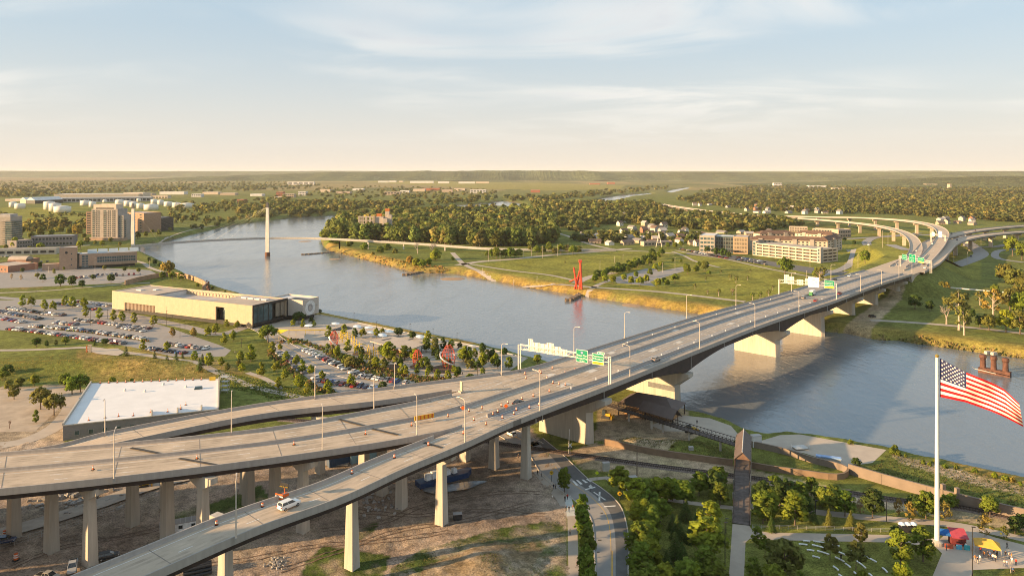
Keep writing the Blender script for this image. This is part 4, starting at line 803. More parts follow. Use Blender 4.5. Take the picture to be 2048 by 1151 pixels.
mu.block('upper_floor_slab', 1.2, Lm - .4, 1.2, 29.6, 2.4, 3.05, M_dark)
roofa = Lm * .30; roofb = Lm * .72
mu.block('roof_west', 1.2, roofa, 1.2, 29.6, 13.4, 14.2, mat('tan_roof', (.45, .37, .30), .9, .08, .1, space='World')); mu.block('roof_east', roofb, Lm - .4, 1.2, 29.6, 13.4, 14.2, MATS['tan_roof']); mu.block('roof_well', roofa, roofb, 1.2, 29.6, 10.2, 10.8, M_roofg)
mu.block('roof_well_side', roofa - .5, roofa, 1.2, 29.6, 8.2, 14.1, M_roofw); mu.block('roof_well_side', roofb, roofb + .5, 1.2, 29.6, 8.2, 13.3, M_cream)
for i in range(17):
    a = roofa + (roofb - roofa) * (i + .6) / 17.5; mb = MB(); pts = [Vector(mu.pt(a + 2.0 * math.cos(q), 29.4, 11.2 + 2.3 * math.sin(q))) for q in np.linspace(0, math.pi, 9)]; mb.path(pts, .22, 5); mb.build('roof_arch', M_cream, mu.t)
for i in range(9):
    a = roofa + 4 + (roofb - roofa - 8) * i / 9; mu.block('roof_plant', a, a + 4.2, 8, 12, 10.8, 12.0, M_dark)
for i in range(4): a = roofb + 8 + i * 6; mu.block('skylight_box', a, a + 4.5, 19, 22, 14.2, 15.1, M_roofw)
mu.block('skylight_box', 12, 17, 10, 13, 14.2, 14.9, M_roofw); mu.block('skylight_box', 22, 25, 16, 19, 14.2, 14.9, M_roofw)
# glazed east end
e = .25; mu.block('end_frame_top', Lm - .4, Lm + .3, 0, 31, 13.6, 14.9, M_dark); mu.block('end_frame_foot', Lm - .4, Lm + .3, 0, 31, 1.8, 2.9, M_dark); mu.block('end_frame_side', Lm - .4, Lm + .3, 0, .9, 2.9, 13.6, M_dark); mu.block('end_frame_side', Lm - .4, Lm + .3, 30.1, 31, 2.9, 13.6, M_dark)
mu.block('end_window', Lm - 1.2, Lm - .9, 1, 18, 3, 13.6, M_glb); mu.block('end_recess', Lm - 3, Lm - 2.4, 18, 30, 3, 13.6, M_dark)
for b_ in (5.5, 10, 14.5): mu.block('mullion', Lm - .9, Lm - .7, b_ - .12, b_ + .12, 3, 13.6, M_dark)
for b_ in (21, 25.5): mu.block('balcony_screen', Lm - 1, Lm - .8, b_, b_ + 3.6, 4, 12.8, MATS['loggia_shade'])
# annex with ring emblem
A2 = Vector(mu.pt(Lm - 6, 31, 0)); mu.block('annex_wall', Lm - 14, Lm + 13, 31.2, 47, 3.2, 13.2, mat('ribbed_panel', (.50, .44, .38), .8, .04, .6, space='World'), M_roofw, 1.0); mu.block('annex_base', Lm - 12, Lm + 10, 33, 46, 0, 3.2, M_dark); mu.block('annex_roof_well', Lm - 3, Lm + 11, 35, 42, 13.2, 13.4, M_dark)
mb = MB(); c = Vector(mu.pt(Lm + 13.06, 38.5, 8.2)); ring = []
for r_ in (4.9, 2.6):
    for i in range(28): q = 2 * math.pi * i / 28; ring.append(c + mu.v * (r_ * math.cos(q)) + Vector((0, 0, r_ * math.sin(q))))
mb.add(ring, [(i, (i + 1) % 28, 28 + (i + 1) % 28, 28 + i) for i in range(28)]); mb.build('ring_emblem', mat('emblem_white', (.68, .66, .63), .7), mu.t)
mb = MB(); mb.add([c + mu.v * (2.5 * math.cos(2 * math.pi * i / 28)) + mu.u * .02 + Vector((0, 0, 2.5 * math.sin(2 * math.pi * i / 28) - .2)) for i in range(28)] + [c + mu.v * (1.3 * math.cos(2 * math.pi * i / 28)) + mu.u * .02 + Vector((0, 0, 1.3 * math.sin(2 * math.pi * i / 28) - .2)) for i in range(28)], [(i, (i + 1) % 28, 28 + (i + 1) % 28, 28 + i) for i in range(28)]); mb.build('ring_emblem', mat('emblem_grey', (.36, .34, .33), .7), mu.t)
# -- brick office with tower (by the river)
A = P(121, 540); B = P(147, 540.5); tw_ = Bld('office_building', 'tan brick office with square tower and row of roof light scoops', A, P(274, 531.5), 24, 15.5, M_brick, M_roofw, 'building', body=False)
T = (P(147, 540.5) - A).length
tw_.block('tower', -1, T, 0, 15, 0, 22, M_brick, M_roofw, .8); tw_.block('low_wing', -16, -1, 3, 13, 0, 6, M_brick, M_cream, .5); tw_.block('main_wall', T + 2, tw_.L, 1.5, 22, 2.8, 14.8, M_brick, M_roofw, .4); tw_.block('glass_link', T, T + 2, 4, 14, 0, 16, M_gl); tw_.block('ground_floor', T + 2, tw_.L - 2, 3.5, 21, 0, 2.8, M_dark)
tw_.wins('f', T + 4, T + 10, 2, 1, 14, 5, 2.5, 2.1, M_glb, 'b', 1.5, name='curtain_pane'); tw_.wins('f', T + 18, tw_.L - 1.5, 16, 5.6, 11.8, 2, 2.5, 2.6, M_glb, 'b', 1.5, name='curtain_pane'); tw_.wins('f', T + 3, T + 14, 5, .2, 2.6, 1, 1.7, 2.0, M_glb, 'b', 3.5); tw_.wins('f', T - 6, T - 4, 1, 2, 19, 3, 1.0, 1.4)
for i in range(5):
    a = T + 9 + i * 9.7; mb = MB(); q = [(a, 8, 15), (a + 8.6, 8, 15), (a + 8.6, 15, 18.6), (a, 15, 18.6)]; vs = [tw_.pt(*x) for x in q] + [tw_.pt(a, 15, 15), tw_.pt(a + 8.6, 15, 15)]; mb.add(vs, [(0, 1, 2, 3), (3, 2, 5, 4), (1, 5, 2), (0, 3, 4)]); mb.build('roof_light_scoop', mat('pale_metal_roof', (.50, .52, .50), .5, .04, .3, space='World'), tw_.t)
mb = MB(); c = Vector(tw_.pt(T * .35, -.12, 17.5)); mb.add([c + tw_.u * (1.3 * math.cos(q)) + Vector((0, 0, 1.3 * math.sin(q))) for q in np.linspace(0, 6.283, 13)[:-1]], [tuple(range(12))]); mb.build('round_emblem', M_dark, tw_.t)
# low brick halls at the left edge
for (x0, y0, x1, y1, dp, h_, bar, lb) in ((-30, 541, 16, 545, 30, 6, False, 'low brick hall with pale roof at left edge of view'), (15, 534, 52, 534, 22, 7, True, 'small brick hall with rounded barrel roof')):
    q = Bld('brick_hall', lb, P(x0, y0), P(x1, y1), dp, h_, mat('red_brick', (.29, .16, .11), .9, .06, .5, space='World'), MATS['tan_roof'], 'hall'); q.wins('f', 2, q.L - 2, 6, 1.2, 4.2, 1, 1.6, 2)
    if bar:
        mb = MB(); n_ = 9; vs = []
        for a in (0, q.L):
            for i in range(n_): th_ = math.pi * i / (n_ - 1); vs.append(q.pt(a, 6 - 6 * math.cos(th_), 7 + 4.2 * math.sin(th_)))
        mb.add(vs, [(i, n_ + i, n_ + i + 1, i + 1) for i in range(n_ - 1)] + [tuple(range(n_)), tuple(range(n_, 2 * n_))[::-1]]); mb.build('barrel_roof', MATS['tan_roof'], q.t)
# -- condominium towers
A = P(183, 480); B = P(250, 480.5); cd = Bld('apartment_tower', 'tall pale apartment tower with glass corners and set back penthouse', A, B, 26, 45, M_cond, M_roofw, 'tower', body=False)
cd.block('wall', 0, cd.L * .78, 0, 24, 0, 45, M_cond, M_roofw, .8); cd.block('stepped_wing', cd.L * .78, cd.L * .93, 2, 24, 0, 36, M_cond, M_roofw, .6); cd.block('stepped_wing', cd.L * .93, cd.L, 4, 22, 0, 30, M_cond, M_roofw, .6); cd.block('penthouse', 1, cd.L * .7, 3, 20, 45, 52, M_cream, M_roofw, .5); cd.block('penthouse_band', cd.L * .1, cd.L * .62, 2.6, 3, 45.6, 47.4, M_dark); cd.block('podium', -6, cd.L + 4, -8, 0, 0, 3.5, M_brick, M_pave, .4)
nf = 14
for a0, a1, n_, w_ in ((1, 5.5, 1, 3.6), (6.5, 13, 2, 1.7), (18, 23, 1, 4.2), (24.5, 30, 2, 1.6), (31.5, 37, 2, 1.6)): cd.wins('f', a0, a1, n_, 1.5, 44, nf, w_, 2.0, M_glb if w_ > 2 else M_gl, 'b' if w_ > 2 else 'g')
cd.wins('f', cd.L * .79, cd.L * .92, 2, 1.5, 35, 11, 2.1, 2.0, M_glb, 'b', 2); cd.wins('f', cd.L * .935, cd.L - .5, 1, 1.5, 29, 9, 2.2, 2.0, M_glb, 'b', 4); cd.wins('l', 2, 22, 5, 1.5, 44, nf, 2.2, 2.0)
for j in range(nf):
    for a in (3.2, 20.5): cd.block('balcony', a - 2.6, a + 2.6, -1.3, 0, 1.0 + j * 3.04, 1.25 + j * 3.04, M_cond)
A = P(-34, 490); B = P(23, 490); c2 = Bld('apartment_tower', 'glass and concrete apartment tower cut off by left edge', A, B, 26, 40, M_cond, M_roofg, 'tower', body=False)
c2.block('wall', 0, c2.L * .96, 0, 24, 0, 38, M_cond, M_roofg, .6); c2.block('glass_corner', c2.L * .8, c2.L + .6, -1, 20, 0, 33, M_glb); c2.block('roof_crown', c2.L * .4, c2.L * .9, 3, 18, 38, 42, M_roofg)
for j in range(11): c2.block('floor_band', c2.L * .62, c2.L + 1.2, -1.6, 20.4, 2 + j * 3, 2.5 + j * 3, M_cond)
c2.wins('f', c2.L * .3, c2.L * .6, 3, 1, 37, 12, 2.6, 1.9, M_gl)
# -- office blocks behind the tower, other mid distance buildings
def simple(name, x0, y0, x1, y1, dp, ytop, m, roof, label, rows=0, cols=0, g=M_gl, cat='building', group=None, ww=None):
    a, b_ = P(x0, y0), P(x1, y1); h_ = zat(ytop, a.y) - GZ; q = Bld(name, label, a, b_, dp, h_, m, roof, cat, group)
    if rows: q.wins('f', .5, q.L - .5, cols, .4, h_ - .4, rows, ww or (q.L - 1) / cols * .72, (h_ - .8) / rows * .5, g, 'w' + str(g.name))
    return q
simple('office_block', 172, 468, 183, 468, 20, 424, mat('brown_brick', (.34, .215, .145), .9, .06, .4, space='World'), M_roofg, 'brown brick block showing left behind the apartment tower', 9, 1)
simple('office_block', 250, 462, 288, 465, 30, 424.5, MATS['brown_brick'], M_roofg, 'brown stepped office block right of the apartment tower', 7, 3, M_gl, ww=6)
simple('office_block', 288, 460, 322, 462, 24, 434.5, M_dark, M_roofg, 'low dark office block beside the white pylon', 2, 6, M_gl); simple('office_block', 318, 459, 341, 455, 24, 436, M_dark, M_roofg, 'low glass fronted block behind the river levee', 3, 4, M_glb)
simple('condominium_row', 62, 493, 146, 491, 20, 473, mat('slate_brick', (.20, .18, .18), .9), mat('blue_grey_roof', (.38, .41, .44), .6, .05, .2, space='World'), 'long low block with blue-grey barrel roof among trees', 2, 12)
simple('condominium_row', 33, 497, 66, 494, 20, 482, MATS['slate_brick'], MATS['tan_roof'], 'short slate block left of the long blue roof', 2, 6)
simple('parking_deck', -40, 512, 112, 508, 18, 500.5, M_conc, M_lot, 'low concrete parking deck behind the brick office', 1, 9, M_dark)
# tank farm
tk = [(75, 130, 293, 335), (120, 195, 305, 348), (350, 430, 285, 355), (392, 480, 300, 365), (432, 556, 325, 376), (640, 718, 280, 322), (708, 760, 290, 333), (815, 850, 278, 300), (916, 987, 275, 318), (985, 1050, 283, 327), (1030, 1090, 293, 335), (1085, 1145, 303, 348), (1145, 1253, 310, 357), (1198, 1250, 272, 310), (1250, 1300, 277, 320), (1302, 1368, 290, 330), (1368, 1432, 297, 338), (1432, 1536, 303, 340), (1085, 1118, 268, 295)]
tk.sort(); M_tank = mat('white_tank', (.74, .69, .63), .6, .04, .2, space='World')
for i, (x0, x1, y0, y1) in enumerate(tk):
    v = P((x0 + x1) / 2 / 3.97, 330 + y1 / 3.97 - .6); r_ = (x1 - x0) / 2 / 3.97 / FPX * v.y; h_ = max(6, (y1 - y0) / 3.97 / FPX * v.y * .86); t_ = thing('storage_tank', f'white oil storage tank, {nth(i)} from left in the tank farm', 'tank', tuple(v), 'oil storage tanks')
    mb = MB(); mb.lathe(v, [(r_, -1), (r_, h_), (r_ * .98, h_ + .2)], 20); mb.build('tank_shell', M_tank, t_, True); mb = MB(); mb.lathe(v, [(r_ * .99, h_ + .15), (r_ * .55, h_ + 1.6), (r_ * .1, h_ + 2.2)], 20); mb.build('tank_roof', M_tank, t_, True)
    mb = MB(); q = -2.3; mb.box((v.x + (r_ + .3) * math.cos(q), v.y + (r_ + .3) * math.sin(q), v.z + h_ / 2), (.9, .9, h_), q); mb.build('stair', M_galv, t_)
# warehouses beyond the tanks
simple('warehouse', 82, 405.5, 301, 403, 60, 396.5, M_roofg, M_roofw, 'very long low warehouse with pale roof behind the oil tanks', 1, 26, M_dark, 'warehouse'); simple('warehouse', 108, 397.5, 277, 396.5, 90, 388.5, M_cream, M_roofw, 'raised rear section of the long warehouse roofline', 0, 0, cat='warehouse'); simple('warehouse', 247, 396, 286, 396, 60, 385.5, M_cream, M_roofw, 'tall white end block of the long warehouse', 0, 0, cat='warehouse')
def gshed(name, x0, y0, x1, y1, dp, ye, yr, m, roof, label, cat='shed', group=None):
    a, b_ = P(x0, y0), P(x1, y1); q = Bld(name, label, a, b_, dp, zat(ye, a.y) - GZ, m, None, cat, group); zr = zat(yr, a.y) - GZ; mb = MB(); e_ = .5; L_ = q.L
    mb.add([q.pt(-e_, -e_, q.h - .2), q.pt(L_ + e_, -e_, q.h - .2), q.pt(L_ + e_, dp + e_, q.h - .2), q.pt(-e_, dp + e_, q.h - .2), q.pt(L_ / 2, -e_, zr), q.pt(L_ / 2, dp + e_, zr)], [(1, 2, 5, 4), (3, 0, 4, 5), (0, 3, 2, 1), (0, 1, 4), (2, 3, 5)]); mb.build('roof', roof, q.t); return q
gshed('gabled_shed', 53, 407, 70, 407.5, 90, 400, 394, M_dark, M_roofw, 'dark fronted gabled shed beside the oil tanks'); gshed('gabled_shed', 70, 407, 84, 407, 90, 401, 396, M_dark, M_roofw, 'second dark gabled shed against the long warehouse'); gshed('gabled_shed', 40, 406.5, 52, 406.8, 70, 399, 394.5, M_cream, M_roofw, 'cream gabled shed at left of the shed pair')
for i, (x0, x1, y0, y1, c_) in enumerate(sorted(((319, 368, 383.5, 389, 0), (305, 335, 391, 397, 1), (287, 303, 387, 392, 2), (383, 402, 388, 394, 0), (405, 436, 384, 389, 1), (440, 470, 386, 390, 2), (474, 488, 399, 406, 3), (500, 524, 388, 392, 0), (552, 566, 384, 392, 3), (566, 588, 388, 395, 2), (596, 612, 383, 391, 0), (575, 628, 363.5, 369.5, 0), (548, 562, 394, 399, 1), (640, 660, 379, 384, 1), (672, 700, 383, 387, 2), (705, 727, 377, 381, 0), (768, 800, 384, 390, 2), (800, 818, 381, 386, 0), (826, 850, 378, 382, 1), (845, 880, 376.5, 381, 3), (884, 905, 379, 384, 2), (908, 930, 377, 382, 1), (940, 972, 379.5, 386, 0), (756, 777, 361.8, 365, 0), (778, 792, 361.5, 364.5, 0), (798, 806, 361.8, 364.5, 1), (820, 867, 362, 366, 0), (876, 898, 363, 366.5, 0), (917, 950, 363.5, 367, 0), (952, 978, 363.5, 366.5, 1), (1062, 1080, 380, 385, 3), (1548, 1564, 366, 373, 0), (1618, 1653, 371.5, 375, 0), (1665, 1690, 376, 379, 1), (1853, 1875, 368, 373.5, 2), (1847, 1882, 351.5, 354.5, 0), (1180, 1200, 366.5, 369, 3), (1215, 1230, 365, 368, 3), (10, 40, 398, 402, 1), (1900, 1903, 368, 378, 2)))):
    m_ = (M_roofw, M_cream, mat('tan_block', (.42, .33, .26), .9), mat('red_block', (.36, .13, .08), .9))[c_]
    wh = ('white', 'cream', 'tan', 'red')[c_]; simple('distant_building', x0, y1, x1, y1, 40, y0, m_, M_roofw, f'{wh} distant flat roofed building, {nth(i)} from left along the far plain', 0, 0, cat='building', group='far buildings on the plain') if (y1 - y0) < 6 else simple('distant_building', x0, y1, x1, y1, 30, y0, m_, M_roofw, f'{wh} distant flat roofed building, {nth(i)} from left along the far plain', 2, 5, group='far buildings on the plain')
# -- ruined grain elevator in the woods
ge = thing('grain_elevator_ruin', 'ruined concrete grain elevator with open frame rising from the woods', 'ruin', tuple(P(750, 478))); v0 = P(717, 478); s_ = v0.y / FPX; M_rc = mat('ruin_concrete', (.52, .45, .38), .9, .12, .2, space='World', col2=(.40, .33, .27)); yy = v0.y
def gx(px): return (px - 1024) * s_
def gz(py): return zat(py, yy)
for x in (717.5, 724, 731, 739, 746):
    for dy in (0, 9): mb = MB(); mb.box((gx(x), yy + dy, (gz(432) + 3) / 2), (1.2, 1.2, gz(432) - 3)); mb.build('frame_column', M_rc, ge)
for y in (434, 441, 448, 456, 463, 470):
    for dy in (0, 9): mb = MB(); mb.box(((gx(717) + gx(746)) / 2, yy + dy, gz(y)), (gx(746) - gx(717) + 1.4, .9, 1.0)); mb.build('frame_beam', M_rc, ge)
for x0, x1, y0, d0, d1, nm in ((750, 766, 434, 2, 16, 'silo_block'), (766, 775, 437, -4, 14, 'silo_block'), (769, 777, 418, 6, 14, 'head_tower'), (752, 761, 428, 6, 12, 'head_house'), (775, 782, 430, 4, 12, 'stair_tower')): mb = MB(); mb.prism([(gx(x0), yy + d0), (gx(x1), yy + d0), (gx(x1), yy + d1), (gx(x0), yy + d1)], 3, gz(y0)); mb.build(nm, M_rc, ge)
for x0, x1, y0, d0, d1 in ((769, 777, 418, 6, 14), (752, 761, 428, 6, 12)): mb = MB(); mb.prism([(gx(x0) - .3, yy + d0 - .3), (gx(x1) + .3, yy + d0 - .3), (gx(x1) + .3, yy + d1), (gx(x0) - .3, yy + d1)], gz(y0) - 3.5, gz(y0) + .4); mb.build('painted_top', mat('orange_red_paint', (.50, .17, .05), .9), ge)
# -- far bank: glass office, parking garage, apartments
A = P(1399, 505); B = P(1424, 507.5); go = Bld('glass_office', 'glass office with white banded wing and bronze end, beside the garage', A, P(1495, 509), 40, 21, M_cond, M_roofw, 'building', body=False)
w1 = (B - A).length; Lg = go.L
go.block('banded_wing', 0, w1, 0, 42, 0, 21, M_cond, M_roofw, .6); go.block('glass_middle', w1, Lg * .7, 8, 34, 0, 20, M_glb, M_roofw, .4); go.block('bronze_end', Lg * .7, Lg, 3, 34, 0, 20.5, mat('bronze_panel', (.38, .27, .17), .6, .06, .4, space='World'), M_roofg, .5)
go.wins('f', .6, w1 - .6, 4, 1, 20, 4, 3.4, 2.6, M_glb, 'b'); go.wins('f', Lg * .72, Lg - 1, 5, 1, 19.5, 4, 2.2, 3.2, M_glw, 'ww', 3); go.wins('f', w1 + .5, Lg * .7 - .5, 7, .6, 19.5, 4, 3.0, 3.6, M_gl, 'g2', 8, name='curtain_pane'); go.wins('l', 2, 40, 8, 1, 20, 4, 3.6, 2.6, M_glb, 'b'); go.block('entrance_canopy', Lg * .6, Lg * .8, -4, 3, 4, 4.5, M_dark)
A = P(1512, 511); B = P(1641, 526); pg = Bld('parking_garage', 'four level cream parking garage with open decks', A, B, 32, 15, M_cream, None, 'garage', body=False); Lp = pg.L
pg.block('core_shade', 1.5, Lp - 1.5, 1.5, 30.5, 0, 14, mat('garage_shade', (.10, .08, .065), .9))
for j, z_ in enumerate((.0, 3.3, 6.8, 10.3, 13.7)):
    pg.block('spandrel', 0, Lp - 4.2, 0, .8, z_ + (.2 if j == 0 else 0), z_ + 1.5, M_cream); pg.block('end_spandrel', Lp - .8, Lp, 4.2, 32, z_ + (.2 if j == 0 else 0), z_ + 1.7, M_cream)
pg.block('top_deck', .8, Lp - .8, .8, 31.2, 14, 14.5, M_path)
for i in range(10): a = i * (Lp - 4.2) / 9.01; pg.block('pier', a, a + 1.0, -.15, .9, 0, 15.2, M_cream)
for i in range(4): b_ = 4.2 + i * 8.9; pg.block('end_pier', Lp - .9, Lp + .15, b_, b_ + .9, 0, 15.4, M_cream)
pg.block('stair_tower', Lp - 4.2, Lp + .2, -.2, 4.2, 0, 16.6, mat('garage_grey', (.36, .34, .32), .8), M_roofw, .3); pg.block('stair_tower', -5, 0, 0, 6, 0, 17, M_cond, M_roofw, .3); pg.wins('f', Lp - 3.4, Lp - .6, 1, 1, 16, 4, 1.8, 2.4, M_glb, 'b', -.2); pg.wins('f', -4.6, -.4, 1, 1, 16, 4, 3.2, 3, M_glb, 'b')
def hiproof(q, z0, z1, m, ov=.8, a0=None, a1=None):
    mb = MB(); L_ = q.L; dp = q.d; k_ = min(dp / 2, L_ / 2 * .9); mb.add([q.pt(-ov, -ov, z0), q.pt(L_ + ov, -ov, z0), q.pt(L_ + ov, dp + ov, z0), q.pt(-ov, dp + ov, z0), q.pt(k_, dp / 2, z1), q.pt(L_ - k_, dp / 2, z1)], [(0, 1, 5, 4), (1, 2, 5), (2, 3, 4, 5), (3, 0, 4), (3, 2, 1, 0)]); return mb.build('roof', m, q.t)
for (x0, y0, x1, y1, dp, h_, n_, lb) in ((1500, 500, 1655, 505, 18, 14, 18, 'long apartment block with brown hipped roof behind the garage'), (1590, 484, 1668, 490, 18, 13, 10, 'apartment block with brown roof in the second row'), (1520, 483, 1592, 482, 20, 11, 9, 'apartment block with dark brown roof behind the glass office'), (1655, 505, 1684, 499, 16, 15, 5, 'corner apartment block with tan walls by the slip road')):
    q = Bld('apartment_block', lb, P(x0, y0), P(x1, y1), dp, h_, M_cream, None, 'apartments', 'apartments by the interchange'); hiproof(q, h_, h_ + 4.5, M_roofbr); q.wins('f', 1, q.L - 1, n_, .6, h_ - .4, 4, q.L / n_ * .42, 1.7)
    for i in range(2, n_ - 1, 4): a = q.L * i / n_; q.block('bay', a, a + 5, -1.0, 1, 0, h_ + 1.6, M_cond, M_roofbr, 0)
for (x0, y0, x1, y1, yt, lb) in ((1578, 463, 1615, 464, 453.5, 'plain tan block behind the brown roofs'), (1625, 468, 1666, 470, 457, 'second plain tan block behind the brown roofs'), (1677, 476, 1702, 475, 459.5, 'small tan block beside the lower flyover')): simple('apartment_block', x0, y0, x1, y1, 14, yt, MATS['tan_block'], M_cream, lb, 2, 7, group='apartments by the interchange', cat='apartments')
# white frame monument among the houses
mo = thing('frame_monument', 'white splayed frame monument at the edge of the park', 'monument', tuple(P(1318, 494))); v = P(1318, 494)
for a, b_ in (((-4, 0), (-.8, 14)), ((4, 0), (.8, 14)), ((-.8, 14), (0, 19)), ((.8, 14), (0, 19)), ((-3, 6), (3, 6))): mb = MB(); mb.tube((v.x + a[0], v.y, GZ + a[1]), (v.x + b_[0], v.y, GZ + b_[1]), .45, n=5); mb.build('frame_leg', M_pyl, mo)
simple('pavilion', 1288, 492, 1345, 490, 10, 484, MATS['tan_block'], MATS['tan_roof'], 'low tan pavilion behind the white frame monument', 1, 8)
# -- suburban houses on the far side
hc = [('white', (.62, .57, .5)), ('cream', (.52, .44, .34)), ('tan', (.40, .31, .23)), ('grey', (.38, .36, .34)), ('red brick', (.30, .15, .10))]; rc = [('brown', (.15, .10, .075)), ('grey', (.22, .20, .19)), ('dark', (.10, .085, .08)), ('pale', (.42, .37, .33))]
def house_mesh(w_, d_, h_, rh):
    a = MB(); a.prism([(-w_ / 2, -d_ / 2), (w_ / 2, -d_ / 2), (w_ / 2, d_ / 2), (-w_ / 2, d_ / 2)], -1, h_); a.add([(-w_ / 2, -d_ / 2, h_), (-w_ / 2, d_ / 2, h_), (-w_ / 2, 0, h_ + rh), (w_ / 2, -d_ / 2, h_), (w_ / 2, d_ / 2, h_), (w_ / 2, 0, h_ + rh)], [(0, 2, 1), (3, 4, 5)])
    b = MB(); o = .5; t_ = .25
    for s_ in (-1, 1): vs = [(-w_ / 2 - o, s_ * (d_ / 2 + o), h_ - rh * o / (d_ / 2)), (w_ / 2 + o, s_ * (d_ / 2 + o), h_ - rh * o / (d_ / 2)), (w_ / 2 + o, 0, h_ + rh), (-w_ / 2 - o, 0, h_ + rh)]; vs = [(x, y, z + .05) for x, y, z in vs] + [(x, y, z + t_ + .05) for x, y, z in vs]; b.add(vs, [(4, 5, 6, 7) if s_ < 0 else (7, 6, 5, 4), (0, 1, 2, 3) if s_ > 0 else (3, 2, 1, 0), (0, 4, 7, 3), (1, 2, 6, 5), (0, 1, 5, 4)])
    g = MB(); k_ = []
    for x in (-w_ * .3, w_ * .28): g.box((x, -d_ / 2 - .03, h_ * .55), (1.5, .08, 1.3))
    dr = MB(); dr.box((0, -d_ / 2 - .04, 1.05), (1.1, .1, 2.1))
    return a, b, g, dr
HM = []
for w_, d_, h_, rh in ((12, 9, 3.6, 2.6), (10, 8.5, 5.6, 3.0), (15, 9, 3.4, 2.4), (9, 9, 6, 3.4)):
    a, b, g, dr = house_mesh(w_, d_, h_, rh); HM.append((a, b, g.mesh('window', M_gl), dr.mesh('door', mat('door_brown', (.12, .07, .05), .7))))
wmesh = {}; HOUSES = []
def hm(i, kind, c, nm):
    k_ = (i, kind, nm)
    if k_ not in wmesh: wmesh[k_] = HM[i][0 if kind == 'w' else 1].mesh('house_' + kind, mat(f'house_{kind}_{nm}', c, .9, .08, .4))
    return wmesh[k_]
HP = [[(1140, 478), (1168, 472), (1240, 480), (1300, 476), (1390, 480), (1400, 492), (1290, 492), (1200, 490)], [(1250, 450), (1330, 452), (1420, 462), (1500, 468), (1590, 470), (1590, 478), (1460, 480), (1330, 474), (1240, 470)], [(1370, 408), (1440, 400), (1560, 398), (1600, 420), (1540, 428), (1440, 420)], [(1860, 435), (1910, 430), (1960, 445), (1950, 452), (1880, 449)], [(1225, 440), (1255, 432), (1262, 450), (1240, 456)], [(1560, 425), (1640, 420), (1700, 428), (1640, 433)]]
HN = [20, 30, 26, 12, 7, 8]; rr_ = random.Random(11); pos = []
for q, n_ in zip(HP, HN):
    poly = pxpoly(q); xs = [p_[0] for p_ in q]; ys = [p_[1] for p_ in q]; got = 0; tries = 0
    while got < n_ and tries < 4000:
        tries += 1; v = P(rr_.uniform(min(xs), max(xs)), rr_.uniform(min(ys), max(ys)))
        if inside(poly, np.array([v.x]), np.array([v.y]))[0] and all((v - o).length > 15 for o in pos): pos.append(v); got += 1
pos.sort(key=lambda v: v.x / v.y)
for i, v in enumerate(pos):
    k_ = rr_.randrange(4); cn, cc_ = hc[rr_.randrange(5)]; rn, rcc = rc[rr_.randrange(4)]; z_ = hz1(v.x, v.y)
    inst('house', f'{cn} suburban house with {rn} gabled roof, {nth(i)} from left among far bank houses', 'house', [('wall', hm(k_, 'w', cc_, cn.replace(' ', '_')), [('window', HM[k_][2]), ('door', HM[k_][3])]), ('roof', hm(k_, 'r', rcc, rn))], (v.x, v.y, z_), rr_.choice((0, 1.57, .2, 1.8, -.3)) + .35, rr_.uniform(.9, 1.2), 'far bank houses'); HOUSES.append((v.x, v.y))
# -- white roofed building between levee and viaduct
FL, FR, BR, BL = Vector((-166, 268, 0)), Vector((-116, 286.5, 0)), Vector((-133, 329, 0)), Vector((-187, 322, 0)); wb = thing('flat_roofed_building', 'long grey building with broad white membrane roof edged by warning cones', 'building', (-150, 300, GZ)); M_sid = mat('taupe_siding', (.27, .24, .22), .8, .04, .5, space='World')
mb = MB(); mb.prism([FL.xy, FR.xy, BR.xy, BL.xy], GZ - 1, 10.4); mb.build('wall', M_sid, wb)
cen = (FL + FR + BR + BL) / 4; ins = [p_.lerp(cen, .012) for p_ in (FL, FR, BR, BL)]; mb = MB(); mb.prism([p_.xy for p_ in ins], 10.3, 10.55); mb.build('membrane_roof', mat('white_membrane', (.74, .71, .69), .6, .03, .15, space='World'), wb)
for a, b_, h_ in ((FL, BL, 1.1), (BR, FR, .9), (FR, FL, .35), (BL, BR, .3)): d_ = b_ - a; mb = MB(); c = (a + b_) / 2; mb.box((c.x, c.y, 10.4 + h_ / 2), (d_.length, .5, h_), math.atan2(d_.y, d_.x)); mb.build('roof_parapet', M_conc, wb)
u_ = (FR - FL).normalized(); n_ = Vector((u_.y, -u_.x, 0))
for i in range(7): c = FL + u_ * (4.5 + i * 4.6) + n_ * .02; o = link('window', win_mesh(1.6, 1.7, M_glb, 'b'), wb, Vector((c.x, c.y, 7.4)) - WL[wb]); o.rotation_euler = (0, 0, math.atan2(u_.y, u_.x))
for j in range(8): c = (FL + FR) / 2 + n_ * .03; mb = MB(); mb.box((c.x, c.y, 5.4 + j * .62), ((FR - FL).length, .05, .04), math.atan2(u_.y, u_.x)); mb.build('siding_batten', M_sid, wb)
for fr in (.55, .72, .88): c = FL.lerp(FR, fr); mb = MB(); mb.box((c.x, c.y + .6, 11.6), (.5, .5, 2.4), 0); mb.build('roof_post', M_galv, wb); mb = MB(); e_ = c + (BL - FL).normalized() * 6; mb.add([(c.x, c.y + .6, 10.6), (e_.x, e_.y, 10.6), (e_.x, e_.y, 10.9), (c.x, c.y + .6, 12.8)], [(0, 1, 2, 3), (3, 2, 1, 0)]); mb.build('roof_screen', M_galv, wb)
for px, py in ((250, 781), (290, 783), (327, 769), (372, 774)): v = P(px, py, 10.55); mb = MB(); mb.lathe(v, [(.5, 0), (.5, .7), (.2, .9)], 8); mb.build('roof_vent', M_roofw, wb)
v = P(397, 777, 10.55); mb = MB(); mb.box((v.x, v.y, 11.1), (3.4, 2.0, 1.0), .3, taper=.8); mb.build('skylight_dome', M_glb, wb)
